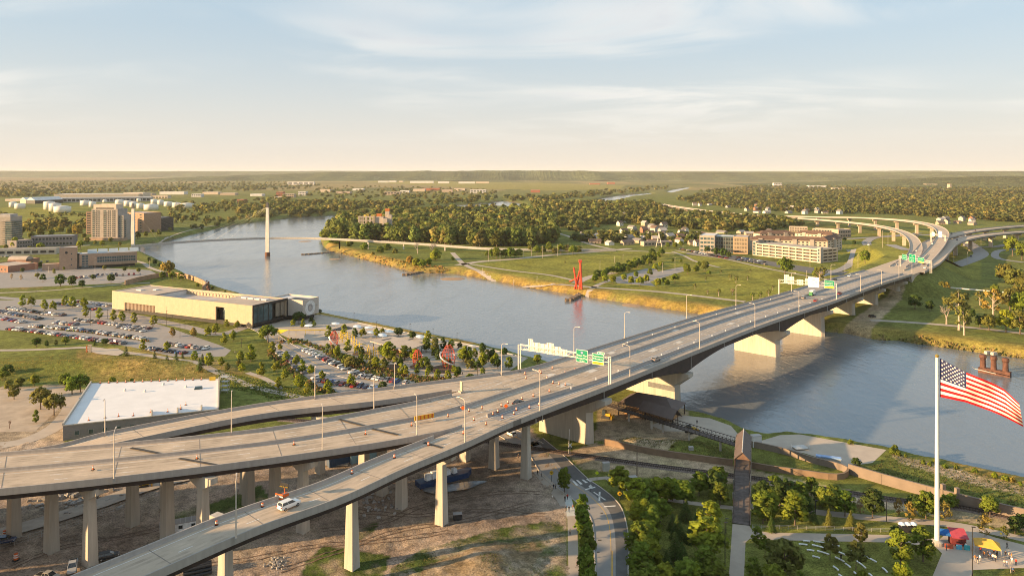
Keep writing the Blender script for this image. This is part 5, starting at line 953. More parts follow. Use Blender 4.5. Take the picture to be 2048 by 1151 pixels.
ins = [P(412, 757, 10.6), P(437, 752, 10.6)]; mb = MB(); mb.box((P(425, 760, 10.6).x, P(425, 760, 10.6).y, 11.4), (2.6, .2, 1.6), .2); mb.build('yellow_board', mat('yellow_board', (.60, .40, .05), .8), wb)
# scaffold stair tower at its corner
sc_ = thing('scaffold_stair', 'tubular scaffold stair tower at corner of the white roofed building', 'scaffold', (-130, 331, GZ)); b0 = Vector((-131, 326, GZ))
for x in (0, 3):
    for y in (0, 2.2): mb = MB(); mb.tube((b0.x + x, b0.y + y, GZ - .2), (b0.x + x, b0.y + y, 13), .09, n=5); mb.build('scaffold_pole', M_galv, sc_)
for z in (6, 8, 10, 12): mb = MB(); mb.box((b0.x + 1.5, b0.y + 1.1, z), (3.2, 2.4, .1)); mb.build('scaffold_platform', M_galv, sc_); mb = MB(); mb.tube((b0.x, b0.y, z - 2), (b0.x + 3, b0.y, z), .06, n=4); mb.build('scaffold_brace', M_galv, sc_)
# -- downtown blocks standing to the left of the view, whose shade reaches the street and park
for i, (x, y, w_, d_, h_) in enumerate(((-205, 78, 46, 51, 68), (-262, 20, 60, 46, 70), (-180, 20, 50, 40, 66), (-330, 60, 50, 42, 66), (-150, -40, 70, 40, 62), (-290, -60, 60, 60, 90), (-100, -110, 60, 40, 60))):
    q = Bld('downtown_block', f'plain downtown office block standing out of view, {nth(i)} of its row', (x - w_ / 2, y - d_ / 2), (x + w_ / 2, y - d_ / 2), d_, h_, M_cream, M_roofg, 'building', 'downtown blocks')
# ------------------------------------------------------------------ vehicles
M_paint = mat('car_paint', (1, 1, 1), .28, .02, 1, spec=.5, usecol=True, metal=.1); M_tyre = mat('tyre_rubber', (.02, .02, .02), .85); M_rim = mat('wheel_rim', (.38, .38, .38), .35, metal=.6); M_carg = glass('car_glass', (.02, .024, .028), .08); M_lampr = mat('tail_lamp', (.35, .02, .015), .3); M_lampw = mat('head_lamp', (.75, .72, .66), .2)
def loft(mb, st, mi=0):
    vs = []; k = 8
    for x, hw, z0, z1 in st:
        zm = z0 + (z1 - z0) * .55; vs += [(x, -hw * .9, z0), (x, -hw, z0 + .12), (x, -hw, zm), (x, -hw * .92, z1), (x, hw * .92, z1), (x, hw, zm), (x, hw, z0 + .12), (x, hw * .9, z0)]
    n = len(st); mb.add(vs, [(i * k + j, i * k + (j + 1) % k, (i + 1) * k + (j + 1) % k, (i + 1) * k + j) for i in range(n - 1) for j in range(k)] + [tuple(range(k))[::-1], tuple(range((n - 1) * k, n * k))], mi)
CARS = {'sedan': dict(L=4.7, st=[(-2.35, .72, .38, .82), (-2.2, .86, .26, .98), (-1.5, .9, .22, 1.0), (0, .91, .2, .96), (1.2, .9, .22, .92), (2.0, .85, .25, .80), (2.35, .68, .34, .66)], gb=(-1.75, 1.05), gr=(-.95, .3), zb=.93, zr=1.42),
        'suv': dict(L=4.9, st=[(-2.42, .80, .42, 1.0), (-2.32, .93, .3, 1.12), (-1.4, .96, .28, 1.14), (0, .97, .28, 1.12), (1.1, .96, .28, 1.08), (2.1, .92, .32, 1.0), (2.42, .76, .42, .84)], gb=(-2.3, 1.2), gr=(-2.0, .35), zb=1.08, zr=1.72),
        'pickup': dict(L=5.7, st=[(-2.85, .92, .5, 1.12), (-2.8, .97, .42, 1.14), (-.8, .98, .4, 1.14), (.2, .98, .4, 1.16), (1.5, .97, .4, 1.14), (2.5, .94, .42, 1.06), (2.85, .8, .5, .92)], gb=(-.85, 1.55), gr=(-.65, .7), zb=1.12, zr=1.82),
        'van': dict(L=5.4, st=[(-2.7, .95, .4, 1.2), (-2.6, 1.0, .32, 1.3), (0, 1.0, .3, 1.3), (1.5, 1.0, .3, 1.28), (2.4, .95, .34, 1.05), (2.7, .82, .42, .9)], gb=(-2.62, 1.9), gr=(-2.55, 1.0), zb=1.26, zr=2.15)}
def car_parts(kind):
    c = CARS[kind]; hw = max(s[1] for s in c['st']); body = MB(); loft(body, c['st']); wd = MB(); a, b = c['gb']; p, q = c['gr']; zb, zr = c['zb'], c['zr']; w0, w1 = hw * .9, hw * .72
    vs = [(a, -w0, zb), (b, -w0, zb), (b, w0, zb), (a, w0, zb), (p, -w1, zr - .06), (q, -w1, zr - .06), (q, w1, zr - .06), (p, w1, zr - .06)]; wd.add(vs, [(0, 1, 5, 4), (1, 2, 6, 5), (2, 3, 7, 6), (3, 0, 4, 7)])
    rf = MB(); rf.box(((p + q) / 2, 0, zr - .02), (q - p + .06, 2 * w1 + .04, .09))
    for fx, fp in ((a, p), (b, q)):
        for s in (-1, 1): rf.tube((fx * .99 + fp * .01, s * w0, zb), (fp, s * w1, zr - .03), .05, n=4)
    for s in (-1, 1): x = (a + b) / 2 - .1; xr = (p + q) / 2 - .1; rf.tube((x, s * w0 * 1.005, zb), (xr, s * w1 * 1.01, zr - .03), .05, n=4)
    if kind == 'pickup': body.box((-1.85, 0, 1.15), (1.7, 1.5, .02), 0, 1)
    wheels = []
    for x in (c['L'] * -.3, c['L'] * .31):
        for s in (-1, 1): w = MB(); w.tube((x, s * (hw - .22), .34), (x, s * (hw + .01), .34), .34, n=12); rm = MB(); rm.tube((x, s * (hw - .02), .34), (x, s * (hw + .03), .34), .2, n=8); wheels.append((w, rm))
    lf = MB(); lr = MB(); x0 = c['st'][-2][0]; x1 = c['st'][1][0]
    for s in (-1, 1): lf.box((x0 + .12, s * hw * .72, c['st'][-2][3] * .82), (.22, .36, .14)); lr.box((x1 - .06, s * hw * .78, c['st'][1][3] * .84), (.16, .3, .2))
    return body, wd, rf, wheels, lf, lr
CARM = {}; CARP = {}
for kd in CARS:
    body, wd, rf, wheels, lf, lr = car_parts(kd); allm = MB()
    for mb_, mi in ((body, 0), (wd, 1), (rf, 0), (lf, 3), (lr, 4)): allm.add(mb_.v, mb_.f, mi)
    for w_, rm in wheels: allm.add(w_.v, w_.f, 2); allm.add(rm.v, rm.f, 5)
    CARM[kd] = allm.mesh('car_' + kd, [M_paint, M_carg, M_tyre, M_lampw, M_lampr, M_rim])
    CARP[kd] = [('body', body.mesh('body', [M_paint, M_tyre])), ('cabin_glass', wd.mesh('cabin_glass', M_carg)), ('roof', rf.mesh('roof', M_paint)), ('headlights', lf.mesh('headlights', M_lampw)), ('taillights', lr.mesh('taillights', M_lampr))] + [('wheel', w_.mesh('wheel', M_tyre), [('rim', rm.mesh('rim', M_rim))]) for w_, rm in wheels]
CCOL = [('white', (.78, .77, .74), 9), ('silver', (.45, .45, .45), 5), ('grey', (.20, .20, .21), 5), ('black', (.018, .018, .02), 7), ('dark blue', (.03, .045, .10), 3), ('red', (.30, .02, .015), 3), ('maroon', (.11, .015, .015), 2), ('blue', (.05, .12, .32), 2), ('beige', (.38, .30, .22), 1)]
rc_ = random.Random(5); pool = sum([[c] * c[2] for c in CCOL], [])
def row(x0, y0, x1, y1, n, where, group, flip=0, along=False, jitter=.25, skew=0.0):
    a, b = P(x0, y0), P(x1, y1); d = b - a; ang = math.atan2(d.y, d.x) + (0 if along else math.pi / 2) + skew
    for i in range(n):
        if rc_.random() < .04: continue
        v = a.lerp(b, i / max(1, n - 1)); cn, cc, _ = rc_.choice(pool); kd = rc_.choice(('sedan', 'suv', 'suv', 'sedan', 'pickup' if rc_.random() < .4 else 'suv'))
        v.z = GZ + .06 if v.y < 560 else hz1(v.x, v.y) + .3
        inst('parked_car' if not along else 'car', f'{cn} {"SUV" if kd == "suv" else kd}, {nth(i)} from left {where}', 'car', CARM[kd], (v.x + rc_.uniform(-jitter, jitter), v.y + rc_.uniform(-jitter, jitter), v.z), ang + (math.pi if rc_.random() < .35 else 0) + rc_.uniform(-.03, .03), (1.04, 1.04, 1.04), group, cc)
G1 = 'cars in the museum car park'
for k_, q in enumerate(((20, 617.6, 78, 626, 15, 'in top left row of museum car park'), (85, 628, 126, 631.5, 9, 'in row below the access road trees'), (0, 624, 78, 639, 15, 'in second left row of museum car park'), (0, 637, 45, 645.5, 7, 'in short third left row of museum car park'), (113, 646.6, 151, 650.5, 7, 'in short centre row of museum car park'),
                        (150, 640, 297, 658, 22, 'in long row facing the museum road'), (65, 653, 164, 661, 17, 'in left half of long centre row'), (168, 662, 287, 678.5, 19, 'in right half of long centre row'), (20, 658.5, 96, 667.5, 13, 'in left part of the row by the levee'), (103, 668.5, 181, 679.5, 13, 'in middle part of the row by the levee'), (186, 681, 247, 688, 9, 'in right part of the row by the levee'),
                        (295, 698, 368, 707.5, 8, 'in lower row at the east corner lot'), (338, 690, 411, 698.5, 8, 'in upper row at the east corner lot'), (116, 607.5, 161, 612.5, 7, 'in row at the far corner near the lawn'), (151, 604, 219, 612.6, 10, 'in row beside the museum west end'), (174, 617.8, 199, 620.4, 4, 'in stub row beside the museum west end'), (240, 655, 286, 663, 6, 'in inner row under the lamp posts'))):
    row(*q, G1)
G2 = 'cars in the playground car park'
for q in ((613, 702, 716, 750, 15, 'in slanted row beside the shrub bank'), (722, 754.5, 812, 767, 11, 'in row at the viaduct end of the small lot'), (560, 708, 588, 726, 6, 'in left column of the small lot'), (592, 736, 632, 757, 5, 'in lower left column of the small lot'), (640, 763, 756, 780, 11, 'in bottom row of the small lot')): row(*q, G2, skew=.12)
G3 = 'cars by the brick office'
row(152, 557, 190, 553, 5, 'in lower row of the brick office lot', G3); row(196, 551, 232, 549.5, 5, 'in middle row of the brick office lot', G3); row(222, 552.5, 280, 549, 6, 'in right row of the brick office lot', G3); row(5, 514, 20, 514, 3, 'parked behind the barrel roofed hall', G3); row(60, 525, 95, 524, 4, 'parked on the deck by the tower', G3)
G4 = 'cars on the far bank street'
row(1362, 499, 1452, 517.5, 18, 'along kerb of the far bank street', G4); row(1473, 520, 1532, 530, 10, 'along far street below the garage', G4); row(1478, 516, 1528, 525, 7, 'in back row below the garage', G4)
def drive(px, py, z, ang, kind, cn, cc, label, full=False, sc=1.04):
    v = P(px, py, z); inst('car' if kind != 'pickup' else 'pickup_truck', label, 'car' if kind != 'pickup' else 'truck', CARP[kind] if full else CARM[kind], (v.x, v.y, z + .04), ang, sc, None, cc)
def dz_at(px, py):
    z = 26.0
    for _ in range(4):
        v = P(px, py, z); i = int(np.argmin(np.hypot(SL[:, 0] - v.x, SL[:, 1] - v.y))) if px > 1024 else None
        z = SL[i, 2] if i is not None else 27.4
        if px > 1024:
            # drop along the road, not across: use the station of the foot point
            d_ = (v.x - SL[:, 0]) * TL[:, 0] + (v.y - SL[:, 1]) * TL[:, 1]; z = float(SL[int(np.argmin(np.abs(d_))), 2])
    return z
NL, TL = normals(SL); BA = math.atan2(TL[len(TL) // 2, 1], TL[len(TL) // 2, 0]); AA = math.atan2(TL[12, 1], TL[12, 0])
W_, K_, S_, Rd = (.78, .77, .74), (.02, .02, .022), (.42, .42, .42), (.25, .02, .015)
drive(578, 1014, 27.55, AA, 'suv', 'white', W_, 'white SUV with dark roof glass driving along the near ramp', True, 1.08)
drive(1037, 808, dz_at(1037, 808), BA, 'sedan', 'black', K_, 'dark sedan passing the row of orange drums', True)
drive(1312, 721, dz_at(1312, 721), BA, 'suv', 'silver', (.34, .31, .28), 'bronze-grey SUV alone in the right lane of bridge', True)
drive(1022, 870, GZ + .08, 2.2, 'suv', 'white', W_, 'white SUV coming out beneath the viaduct on the street', True)
drive(217, 1116, GZ + .3, .45, 'suv', 'black', K_, 'black SUV parked on dirt under the viaduct', True); drive(145, 1138, GZ + .3, -1.1, 'pickup', 'silver', S_, 'silver pickup truck parked on dirt below the ramp', True, 1.1); drive(95, 1158, GZ + .3, -.2, 'pickup', 'beige', (.4, .36, .3), 'beige pickup truck at bottom edge of view', True)
drive(10, 1085, GZ + .3, .3, 'suv', 'dark blue', (.03, .05, .12), 'dark blue SUV at left edge under the viaduct', True)
for px, py, kd, cc, lb in ((1632, 603, 'suv', Rd, 'red SUV in the right lane near the far gantry'), (1607, 597, 'suv', (.32, .30, .27), 'beige-grey SUV left of the red SUV near far gantry'), (1679, 589, 'pickup', (.35, .03, .02), 'red pickup truck below the far gantry right post'), (1670, 560, 'sedan', K_, 'black car in the westbound lanes past the far gantry'), (1699, 553, 'suv', W_, 'white SUV in the westbound lanes past the far gantry'), (1848, 529, 'sedan', K_, 'black car just behind the third gantry'), (1850, 537, 'suv', W_, 'white SUV at the split beyond third gantry')): drive(px, py, dz_at(px, py), BA + (math.pi if 'westbound' in lb else 0), kd, '', cc, lb)
for i, (px, py, z) in enumerate(sorted(((1833, 502, 21.5), (1864, 488.5, 24), (1914, 480, 21.6), (1903, 468, 21.4), (1931, 472, 21.6), (1893, 470.5, 27.3), (1951, 461.5, 21.2), (1942, 513, GZ + .4), (1937, 498, GZ + .4), (1928, 491, GZ + .4), (1923, 483, GZ + .4)))): cn, cc, _ = pool[(i * 7) % len(pool)]; drive(px, py, z, 1.0, 'suv' if i % 2 else 'sedan', cn, cc, f'{cn} far car, {nth(i)} from left of those scattered over the interchange')
for i, (px, py) in enumerate(((1739, 491), (1744, 496), (1750, 499.5), (1756, 502.5), (1763, 506), (1771, 509.5), (1779, 513), (1786, 516.5), (1790, 519), (1733, 486))): cn, cc, _ = pool[(i * 5 + 2) % len(pool)]; drive(px, py, GZ + .55, -.9, 'sedan' if i % 3 else 'suv', cn, cc, f'{cn} car, {nth(i)} in queue on the curved slip road')
drive(1745, 634, hz1(*P(1745, 634).xy) + .1, .1, 'suv', 'black', K_, 'black car parked on the dirt right of the bridge piers')
# box truck near the far gantry
z = dz_at(1625, 588); v = P(1625, 590, z); bt = thing('box_truck', 'white box truck with green cab stopped under the far gantry', 'truck', (v.x, v.y, z)); mb = MB(); mb.box((v.x, v.y, z + 2.2), (5.2, 2.4, 2.7), BA); mb.build('cargo_box', M_white, bt); mb = MB(); c = (v.x - 3.6 * math.cos(BA), v.y - 3.6 * math.sin(BA)); mb.box((c[0], c[1], z + 1.5), (1.9, 2.3, 2.2), BA, taper=.9); mb.build('cab', mat('truck_green', (.05, .22, .08), .4), bt)
for a in (-3.5, -1.2, 1.6):
    for s in (-1, 1): mb = MB(); q = (v.x + a * math.cos(BA) - s * 1.15 * math.sin(BA), v.y + a * math.sin(BA) + s * 1.15 * math.cos(BA)); n_ = Vector((-math.sin(BA), math.cos(BA), 0)) * .15; mb.tube(Vector((*q, z + .45)) - n_, Vector((*q, z + .45)) + n_, .45, n=10); mb.build('wheel', M_tyre, bt)
# ------------------------------------------------------------------ lamp posts
PL = {}
def pole_mesh(h, arm):
    k_ = (round(h), arm)
    if k_ in PL: return PL[k_]
    a = MB(); a.tube((0, 0, -.6), (0, 0, h), .17, .10, 8); b = MB(); b.box((0, 0, -.2), (.55, .55, .9)); c = MB()
    pts = [Vector((0, 0, h - .1))] + [Vector((arm * (1 - math.cos(t)), 0, h - .1 + .9 * math.sin(t))) for t in (.5, 1.0, 1.57)]
    c.path(pts, .07, 6); hd_ = MB(); hd_.box((arm + .45, 0, h + .78), (1.0, .34, .16), taper=.8)
    PL[k_] = [('pole', a.mesh('pole', M_pole)), ('base', b.mesh('base', M_par)), ('arm', c.mesh('arm', M_pole), [('lamp_head', hd_.mesh('lamp_head', M_pole))])]; return PL[k_]
M_pole = mat('tan_lamp_pole', (.60, .52, .44), .5, .05, .5, metal=.1); M_poled = mat('dark_lamp_pole', (.035, .03, .028), .5)
LPS = [(228, 955, 855, 28.2, 'on parapet of wide viaduct near the left edge'), (472, 1074, 957, 28.5, 'on near ramp close to the bottom left'), (645, 898, 808, 28.2, 'on viaduct beside the pair of dark joints'), (834, 868, 792, 28.2, 'on viaduct just right of the yellow board'), (930, 884, 797, 28.3, 'on near ramp above the merge'), (1080, 819, 737, 28, 'on bridge edge by the orange drums'), (1260, 752, 690, 26.6, 'on bridge edge just past the first gantry'), (1399, 697, 643, 25.5, 'on bridge edge above the second pier'), (1510, 654, 607, 24.3, 'on bridge edge midway over the river'), (1598, 622, 582, 23.3, 'on bridge edge left of the far gantry'), (1721, 582, 548, 22.5, 'on bridge edge past the far gantry'), (1763, 567, 539, 22.3, 'on bridge edge near far end'), (1798, 555, 525, 22.1, 'on bridge edge left of third gantry'), (1824, 547, 521, 22, 'at very end of the bridge edge'),
       (1148, 706, 652, 27.0, 'on north edge just right of first gantry'), (1249, 673, 623, 26.2, 'on north edge second past the gantry'), (1373, 633, 586, 25, 'on north edge beside the golden bank'), (1472, 608, 569, 24.2, 'on north edge against the far lawn'), (1583, 580, 545, 23.2, 'on north edge behind the far gantry'), (1662, 557, 528, 22.6, 'on north edge below the garage'), (1003, 745, 685, 27.4, 'on north ramp edge at the playground end'), (748, 816, 748, 28, 'between viaduct and north ramp'), (789, 772, 719, 27.4, 'on north ramp edge by the small car park'), (630, 792, 729, 27, 'on north ramp edge by the levee path'), (463, 864, 786, 28, 'between viaduct and ramp below white roof'), (210, 864, 794, 24.6, 'on north ramp edge before the white roof')]
for px, pyb, pyt, zp, lb in LPS:
    v = P(px, pyb, zp); h_ = max(8, (pyb - pyt) * v.y / FPX - .8); south = 'north' not in lb; inst('lamp_post', f'tan motorway lamp post {lb}', 'lamp post', pole_mesh(h_, 2.2), (v.x, v.y, zp - .3), (BA + math.pi / 2 if south else BA - math.pi / 2) if px > 900 else (1.9 if south else -1.2), (1, 1, h_ / round(h_)), 'motorway lamp posts')
def gpole(px, pyb, pyt, lb, dark=True, group='park lamp posts', arm=1.2):
    v = P(px, pyb); z = hz1(v.x, v.y); h_ = max(4, (pyb - pyt) * v.y / FPX); k_ = ('d', round(h_), dark)
    if k_ not in PL: a = MB(); a.tube((0, 0, -.3), (0, 0, round(h_)), .11, .08, 6); b = MB(); b.box((.25, 0, round(h_)), (.9, .3, .14)); PL[k_] = [('pole', a.mesh('pole', M_poled if dark else M_pole)), ('lamp_head', b.mesh('lamp_head', M_poled if dark else M_pole))]
    inst('lamp_post', lb, 'lamp post', PL[k_], (v.x, v.y, z), 0, 1, group)
for i, (px, pb, pt) in enumerate(sorted(((692, 659, 631), (708, 657, 625), (753, 672, 641), (820, 685, 648), (866, 696, 657), (914, 706, 665), (632, 640, 611), (741, 747, 709), (824, 775, 747), (793, 754, 722), (650, 692, 665), (860, 740, 718), (955, 752, 728)))): gpole(px, pb, pt, f'slim dark lamp post, {nth(i)} from left of those about the playground plaza')
for i, (px, pb, pt) in enumerate(sorted(((62, 628, 605), (106, 665, 635), (181, 650, 622), (230, 660, 632), (286, 687, 656), (215, 637, 620), (305, 655, 632), (333, 652, 622), (360, 676, 640), (370, 668, 645), (582, 792, 768), (72, 602, 582), (483, 695, 676)))): gpole(px, pb, pt, f'slim dark lamp post, {nth(i)} from left of those in the museum car park')
for i, (px, pb, pt) in enumerate(sorted(((1631, 1035, 1000), (1773, 1042, 1003), (1564, 1022, 995), (1945, 1160, 1050), (1452, 1065, 1043), (1450, 1140, 1045)))): gpole(px, pb, pt, f'dark park lamp post, {nth(i)} from left of those around the lawn and food stalls')
for i, (px, pb, pt) in enumerate(sorted(((977, 523, 500), (1000, 525, 503), (1030, 514, 497), (1047, 515, 501), (1063, 513, 494), (1085, 516, 491), (1115, 512, 489), (1136, 510, 486), (1150, 508, 491), (1164, 506, 485), (1229, 525, 512), (1246, 520, 510), (1325, 545, 525), (1350, 541, 516), (1074, 563, 551), (1027, 559, 546), (1366, 503, 488), (1200, 540, 523), (990, 556, 543), (965, 545, 530)))): gpole(px, pb, pt, f'pale post, {nth(i)} from left of those along the far bank lawns', False, 'far bank posts')
for i, (px, pb, pt) in enumerate(sorted(((1704, 545, 518), (1716, 540, 512), (1738, 530, 500), (1765, 522, 488), (1776, 518, 494), (1810, 505, 483), (1690, 548, 525), (1907, 534, 508), (1935, 530, 504), (1962, 508, 479), (1954, 500, 480), (1620, 535, 515), (1613, 563, 540), (1830, 470, 448)))): gpole(px, pb, pt, f'pale lamp post, {nth(i)} from left of those beside the interchange roads', False, 'interchange lamp posts')
for i, (px, pb, pt) in enumerate(sorted(((190, 548, 516), (72, 545, 527), (8, 548, 540), (97, 545, 533), (258, 546, 531), (299, 536, 520), (46, 500, 493), (256, 640, 600)))): gpole(px, pb, pt, f'pale lamp post, {nth(i)} from left of those by the brick office', False, 'lamp posts by the brick office')
# ------------------------------------------------------------------ sign gantries
M_sgrn = mat('sign_green', (.0, .23, .115), .5, .02, 1); M_sback = mat('sign_back', (.70, .64, .56), .5, .03, 1); M_syel = mat('sign_yellow', (.75, .45, .02), .5); M_swht = mat('sign_white', (.85, .85, .82), .5)
def text(s, loc, rot, size, m, parent):
    cu = bpy.data.curves.new('lettering', 'FONT'); cu.body = s; cu.size = size; cu.extrude = .01; cu.align_x = 'CENTER'; cu.align_y = 'CENTER'; cu.materials.append(m)
    tmp = bpy.data.objects.new('tmp', cu); C.objects.link(tmp); me_ = bpy.data.meshes.new_from_object(tmp.evaluated_get(bpy.context.evaluated_depsgraph_get())); bpy.data.objects.remove(tmp)
    o = bpy.data.objects.new('lettering', me_); C.objects.link(o); o.parent = parent; o.location = Vector(loc) - WL.get(parent, Vector((0, 0, 0))); o.rotation_euler = rot; return o
def gantry(label, N, S, zn, zs, hN, hS, truss=1.5, panels=(), posts=2):
    N = Vector(N); S = Vector(S); t_ = thing('sign_gantry', label, 'gantry', tuple(S), 'overhead sign gantries'); d = (S - N); u = Vector((d.x, d.y, 0)).normalized(); f = Vector((u.y, -u.x, 0)); f = f if f.y < 0 else -f      # f faces the viewer side
    top = N.z + hN
    for q, h_ in ((N, hN), (S, hS)):
        for s in (-.8, .8): mb = MB(); p_ = q - f * s; mb.tube((p_.x, p_.y, q.z - .5), (p_.x, p_.y, top + .2), .24, n=8); mb.build('post', M_sback, t_)
    for dz in (0, -truss):
        for s in (-.55, .55): mb = MB(); a = N - f * s; b = S - f * s; mb.tube((a.x, a.y, top + dz), (b.x, b.y, top + dz), .13, n=6); mb.build('chord', M_sback, t_)
    n_ = 22; mb = MB()
    for i in range(n_):
        for s in (-.55, .55): a = N.lerp(S, i / n_) - f * s; b = N.lerp(S, (i + 1) / n_) - f * s; z0, z1 = (top, top - truss) if i % 2 else (top - truss, top); mb.tube((a.x, a.y, z0), (b.x, b.y, z1), .05, n=4)
    tag(mb.build('lattice_brace', M_sback, t_), kind='stuff')
    rz = math.atan2(u.y, u.x)
    for fr, w_, h_, zc, kind, txt in panels:
        c = N.lerp(S, fr); zc = top - truss / 2 + zc; front = kind != 'back'; p_ = c + f * (.78 if front else -.78)
        mb = MB(); mb.box((p_.x, p_.y, zc), (w_, .1, h_), rz); pn = mb.build('sign_panel', M_swht if front else M_sback, t_)
        if front:
            e_ = p_ + f * .06; y0 = 0
            if kind == 'exit': mb = MB(); mb.box((e_.x, e_.y, zc + h_ * .14), (w_ - .24, .02, h_ * .66), rz); mb.build('sign_face', M_sgrn, pn); mb = MB(); mb.box((e_.x, e_.y, zc - h_ * .36), (w_ - .24, .02, h_ * .24), rz); mb.build('yellow_strip', M_syel, pn)
            else: mb = MB(); mb.box((e_.x, e_.y, zc), (w_ - .24, .02, h_ - .24), rz); mb.build('sign_face', M_sgrn if kind != 'white' else M_swht, pn)
            for s_, oz, sz, m_ in txt: text(s_, (e_.x + f.x * .03, e_.y + f.y * .03, zc + oz), (R(90), 0, rz), sz, m_, pn)
            if kind == 'shield': mb = MB(); q = e_ + f * .03; mb.add([q + u * x + Vector((0, 0, zc + z - q.z)) for x, z in ((-.5, 1.75), (.5, 1.75), (.62, 1.3), (.35, .85), (0, .65), (-.35, .85), (-.62, 1.3))], [tuple(range(7))[::-1]]); me_ = mb.build('route_shield', mat('shield_blue', (.12, .16, .34), .5), pn)
        else:
            for i in range(max(2, int(w_ / 1.6))): x = -w_ / 2 + (i + .5) * w_ / max(2, int(w_ / 1.6)); q = p_ + u * x + f * .1; mb = MB(); mb.box((q.x, q.y, zc), (.14, .14, h_ * .98), rz); mb.build('stiffener', mat('back_rib', (.50, .42, .34), .6), pn)
    return t_
n1_ = P(1039, 737, 26.6); s1_ = P(1220, 769, 26.2)
gantry('first overhead gantry with two green signs and blank sign backs across the bridge', n1_, s1_, 0, 0, 9.6, 9.6, 1.7, [(.12, 2.2, 4.6, 1.1, 'back', ()), (.185, 3.4, 3.6, .5, 'back', ()), (.255, 4.0, 3.5, .45, 'back', ()), (.345, 3.0, 4.4, .7, 'back', ()), (.415, 3.6, 3.3, .2, 'back', ()), (.50, 2.8, 2.6, -.1, 'back', ()), (.715, 4.9, 4.6, .1, 'shield', (('29', 1.2, .7, M_swht), ('Sioux City', .2, .95, M_swht), ('Kansas City', -.85, .9, M_swht), ('1/2 MILE', -1.75, .6, M_swht))), (.885, 4.8, 4.0, -.2, 'exit', (('Downtown', 1.0, .9, M_swht), ('W Broadway', .05, .8, M_swht), ('EXIT ONLY', -1.45, .6, M_joint))), (.915, 2.9, .8, 2.2, 'small', (('EXIT 0', 0, .5, M_swht),))])
n2_ = P(1558, 587, 22.8); s2_ = P(1673, 599, 21.8)
gantry('second overhead gantry far along the bridge with white panels and one green sign', n2_, s2_, 0, 0, 9.5, 9.5, 2.0, [(.13, 3.0, 6.0, 1.5, 'back', ()), (.21, 4.0, 5.2, .9, 'back', ()), (.37, 4.0, 3.6, 0, 'back', ()), (.51, 3.4, 4.6, .6, 'back', ()), (.615, 6.6, 6.6, .9, 'white', (('EAST', 1.4, 1.0, MATS['grey_paint']), ('Council Bluffs', 0, .85, MATS['grey_paint']), ('1 MILE', -1.4, .8, MATS['grey_paint']))), (.88, 6.0, 5.2, .2, 'exit', (('Downtown', 1.2, 1.0, M_swht), ('W Broadway', .1, .9, M_swht), ('EXIT ONLY', -1.9, .7, M_joint)))])
gantry('third overhead gantry with green signs at the motorway split', P(1800, 533, 20.8), P(1862, 545, 20.8), 0, 0, 9.5, 9.5, 1.6, [(.18, 6.0, 4.6, .6, 'green', (('Sioux City', .8, 1.0, M_swht), ('NORTH', -.9, 1.0, M_swht))), (.44, 8.0, 6.8, .8, 'green', (('I-29', 2, 1.3, M_swht), ('Kansas City', .2, 1.1, M_swht), ('SOUTH', -1.8, 1.2, M_swht))), (.72, 7.5, 4.6, .4, 'exit', (('W Broadway', .8, 1.0, M_swht), ('EXIT', -1.65, .8, M_joint)))])
gantry('fourth overhead gantry with two green signs on the curving ramp', P(1862, 483, 21.5), P(1890, 488, 21.5), 0, 0, 10, 10, 1.5, [(.12, 6.5, 4.6, .2, 'green', (('NORTH', 0, 1.2, M_swht),)), (.62, 7.5, 7.0, 1.2, 'green', (('I-480', 1.6, 1.3, M_swht), ('EAST', -.8, 1.2, M_swht)))])
# ------------------------------------------------------------------ drums, cones and boards
M_or = mat('drum_orange', (.62, .12, .02), .6, .04, 1); M_drw = mat('drum_white', (.75, .70, .64), .6)
d1 = MB(); d1.lathe((0, 0, 0), [(.34, .1), (.33, .3), (.31, 1.0), (.28, 1.1)], 12, 0)
for z in (.45, .78): d1.lathe((0, 0, z), [(.335, 0), (.33, .17)], 12, 1)
d2 = MB(); d2.lathe((0, 0, 0), [(.5, 0), (.5, .12), (.36, .16)], 12); DRUM = [('drum', d1.mesh('drum', [M_or, M_drw])), ('base', d2.mesh('base', M_tyre))]
c1 = MB(); c1.lathe((0, 0, 0), [(.2, .06), (.14, .5), (.07, 1.15), (.05, 1.2)], 10, 0); c1.lathe((0, 0, .55), [(.145, 0), (.11, .25)], 10, 1); c2_ = MB(); c2_.box((0, 0, .04), (.75, .75, .09)); CONE = [('cone', c1.mesh('cone', [M_or, M_drw])), ('base', c2_.mesh('base', M_tyre))]
drums = [(433, 1049), (525, 1013), (704, 947), (789, 915), (857, 890), (927, 867), (972, 849), (986, 829), (948, 840), (896, 833), (964, 817), (938, 822), (1016, 806), (1005, 836), (1028, 828), (1033, 820), (1059, 816), (1078, 810), (1044, 798), (1067, 792), (1099, 783), (1131, 770), (1118, 769), (1106, 766), (1094, 757), (1130, 747), (1150, 740), (1105, 737), (1082, 746), (1079, 743), (1052, 757), (1050, 748), (996, 824), (1003, 812)]
for i, (px, py) in enumerate(sorted(drums)): z = dz_at(px, py) if px > 1024 else 27.5; v = P(px, py, z); inst('traffic_drum', f'orange and white traffic drum, {nth(i)} from left along the roadworks', 'traffic drum', DRUM, (v.x, v.y, z + .05), 0, .82, 'orange traffic drums')
for i, (px, py) in enumerate(((186, 939), (394, 917), (588, 889), (731, 868), (823, 851))): v = P(px, py, 27.3); inst('traffic_cone', f'tall orange cone on the viaduct, {nth(i)} from left', 'traffic cone', CONE, (v.x, v.y, 27.35), 0, 1.0, 'cones on the viaduct')
for i, fr in enumerate(np.linspace(.06, .94, 14)): q = BL.lerp(BR, fr).lerp(cen, .03); inst('traffic_cone', f'orange cone, {nth(i)} from left along back edge of white roof', 'traffic cone', CONE, (q.x, q.y, 10.56), 0, 1.1, 'cones on the white roof')
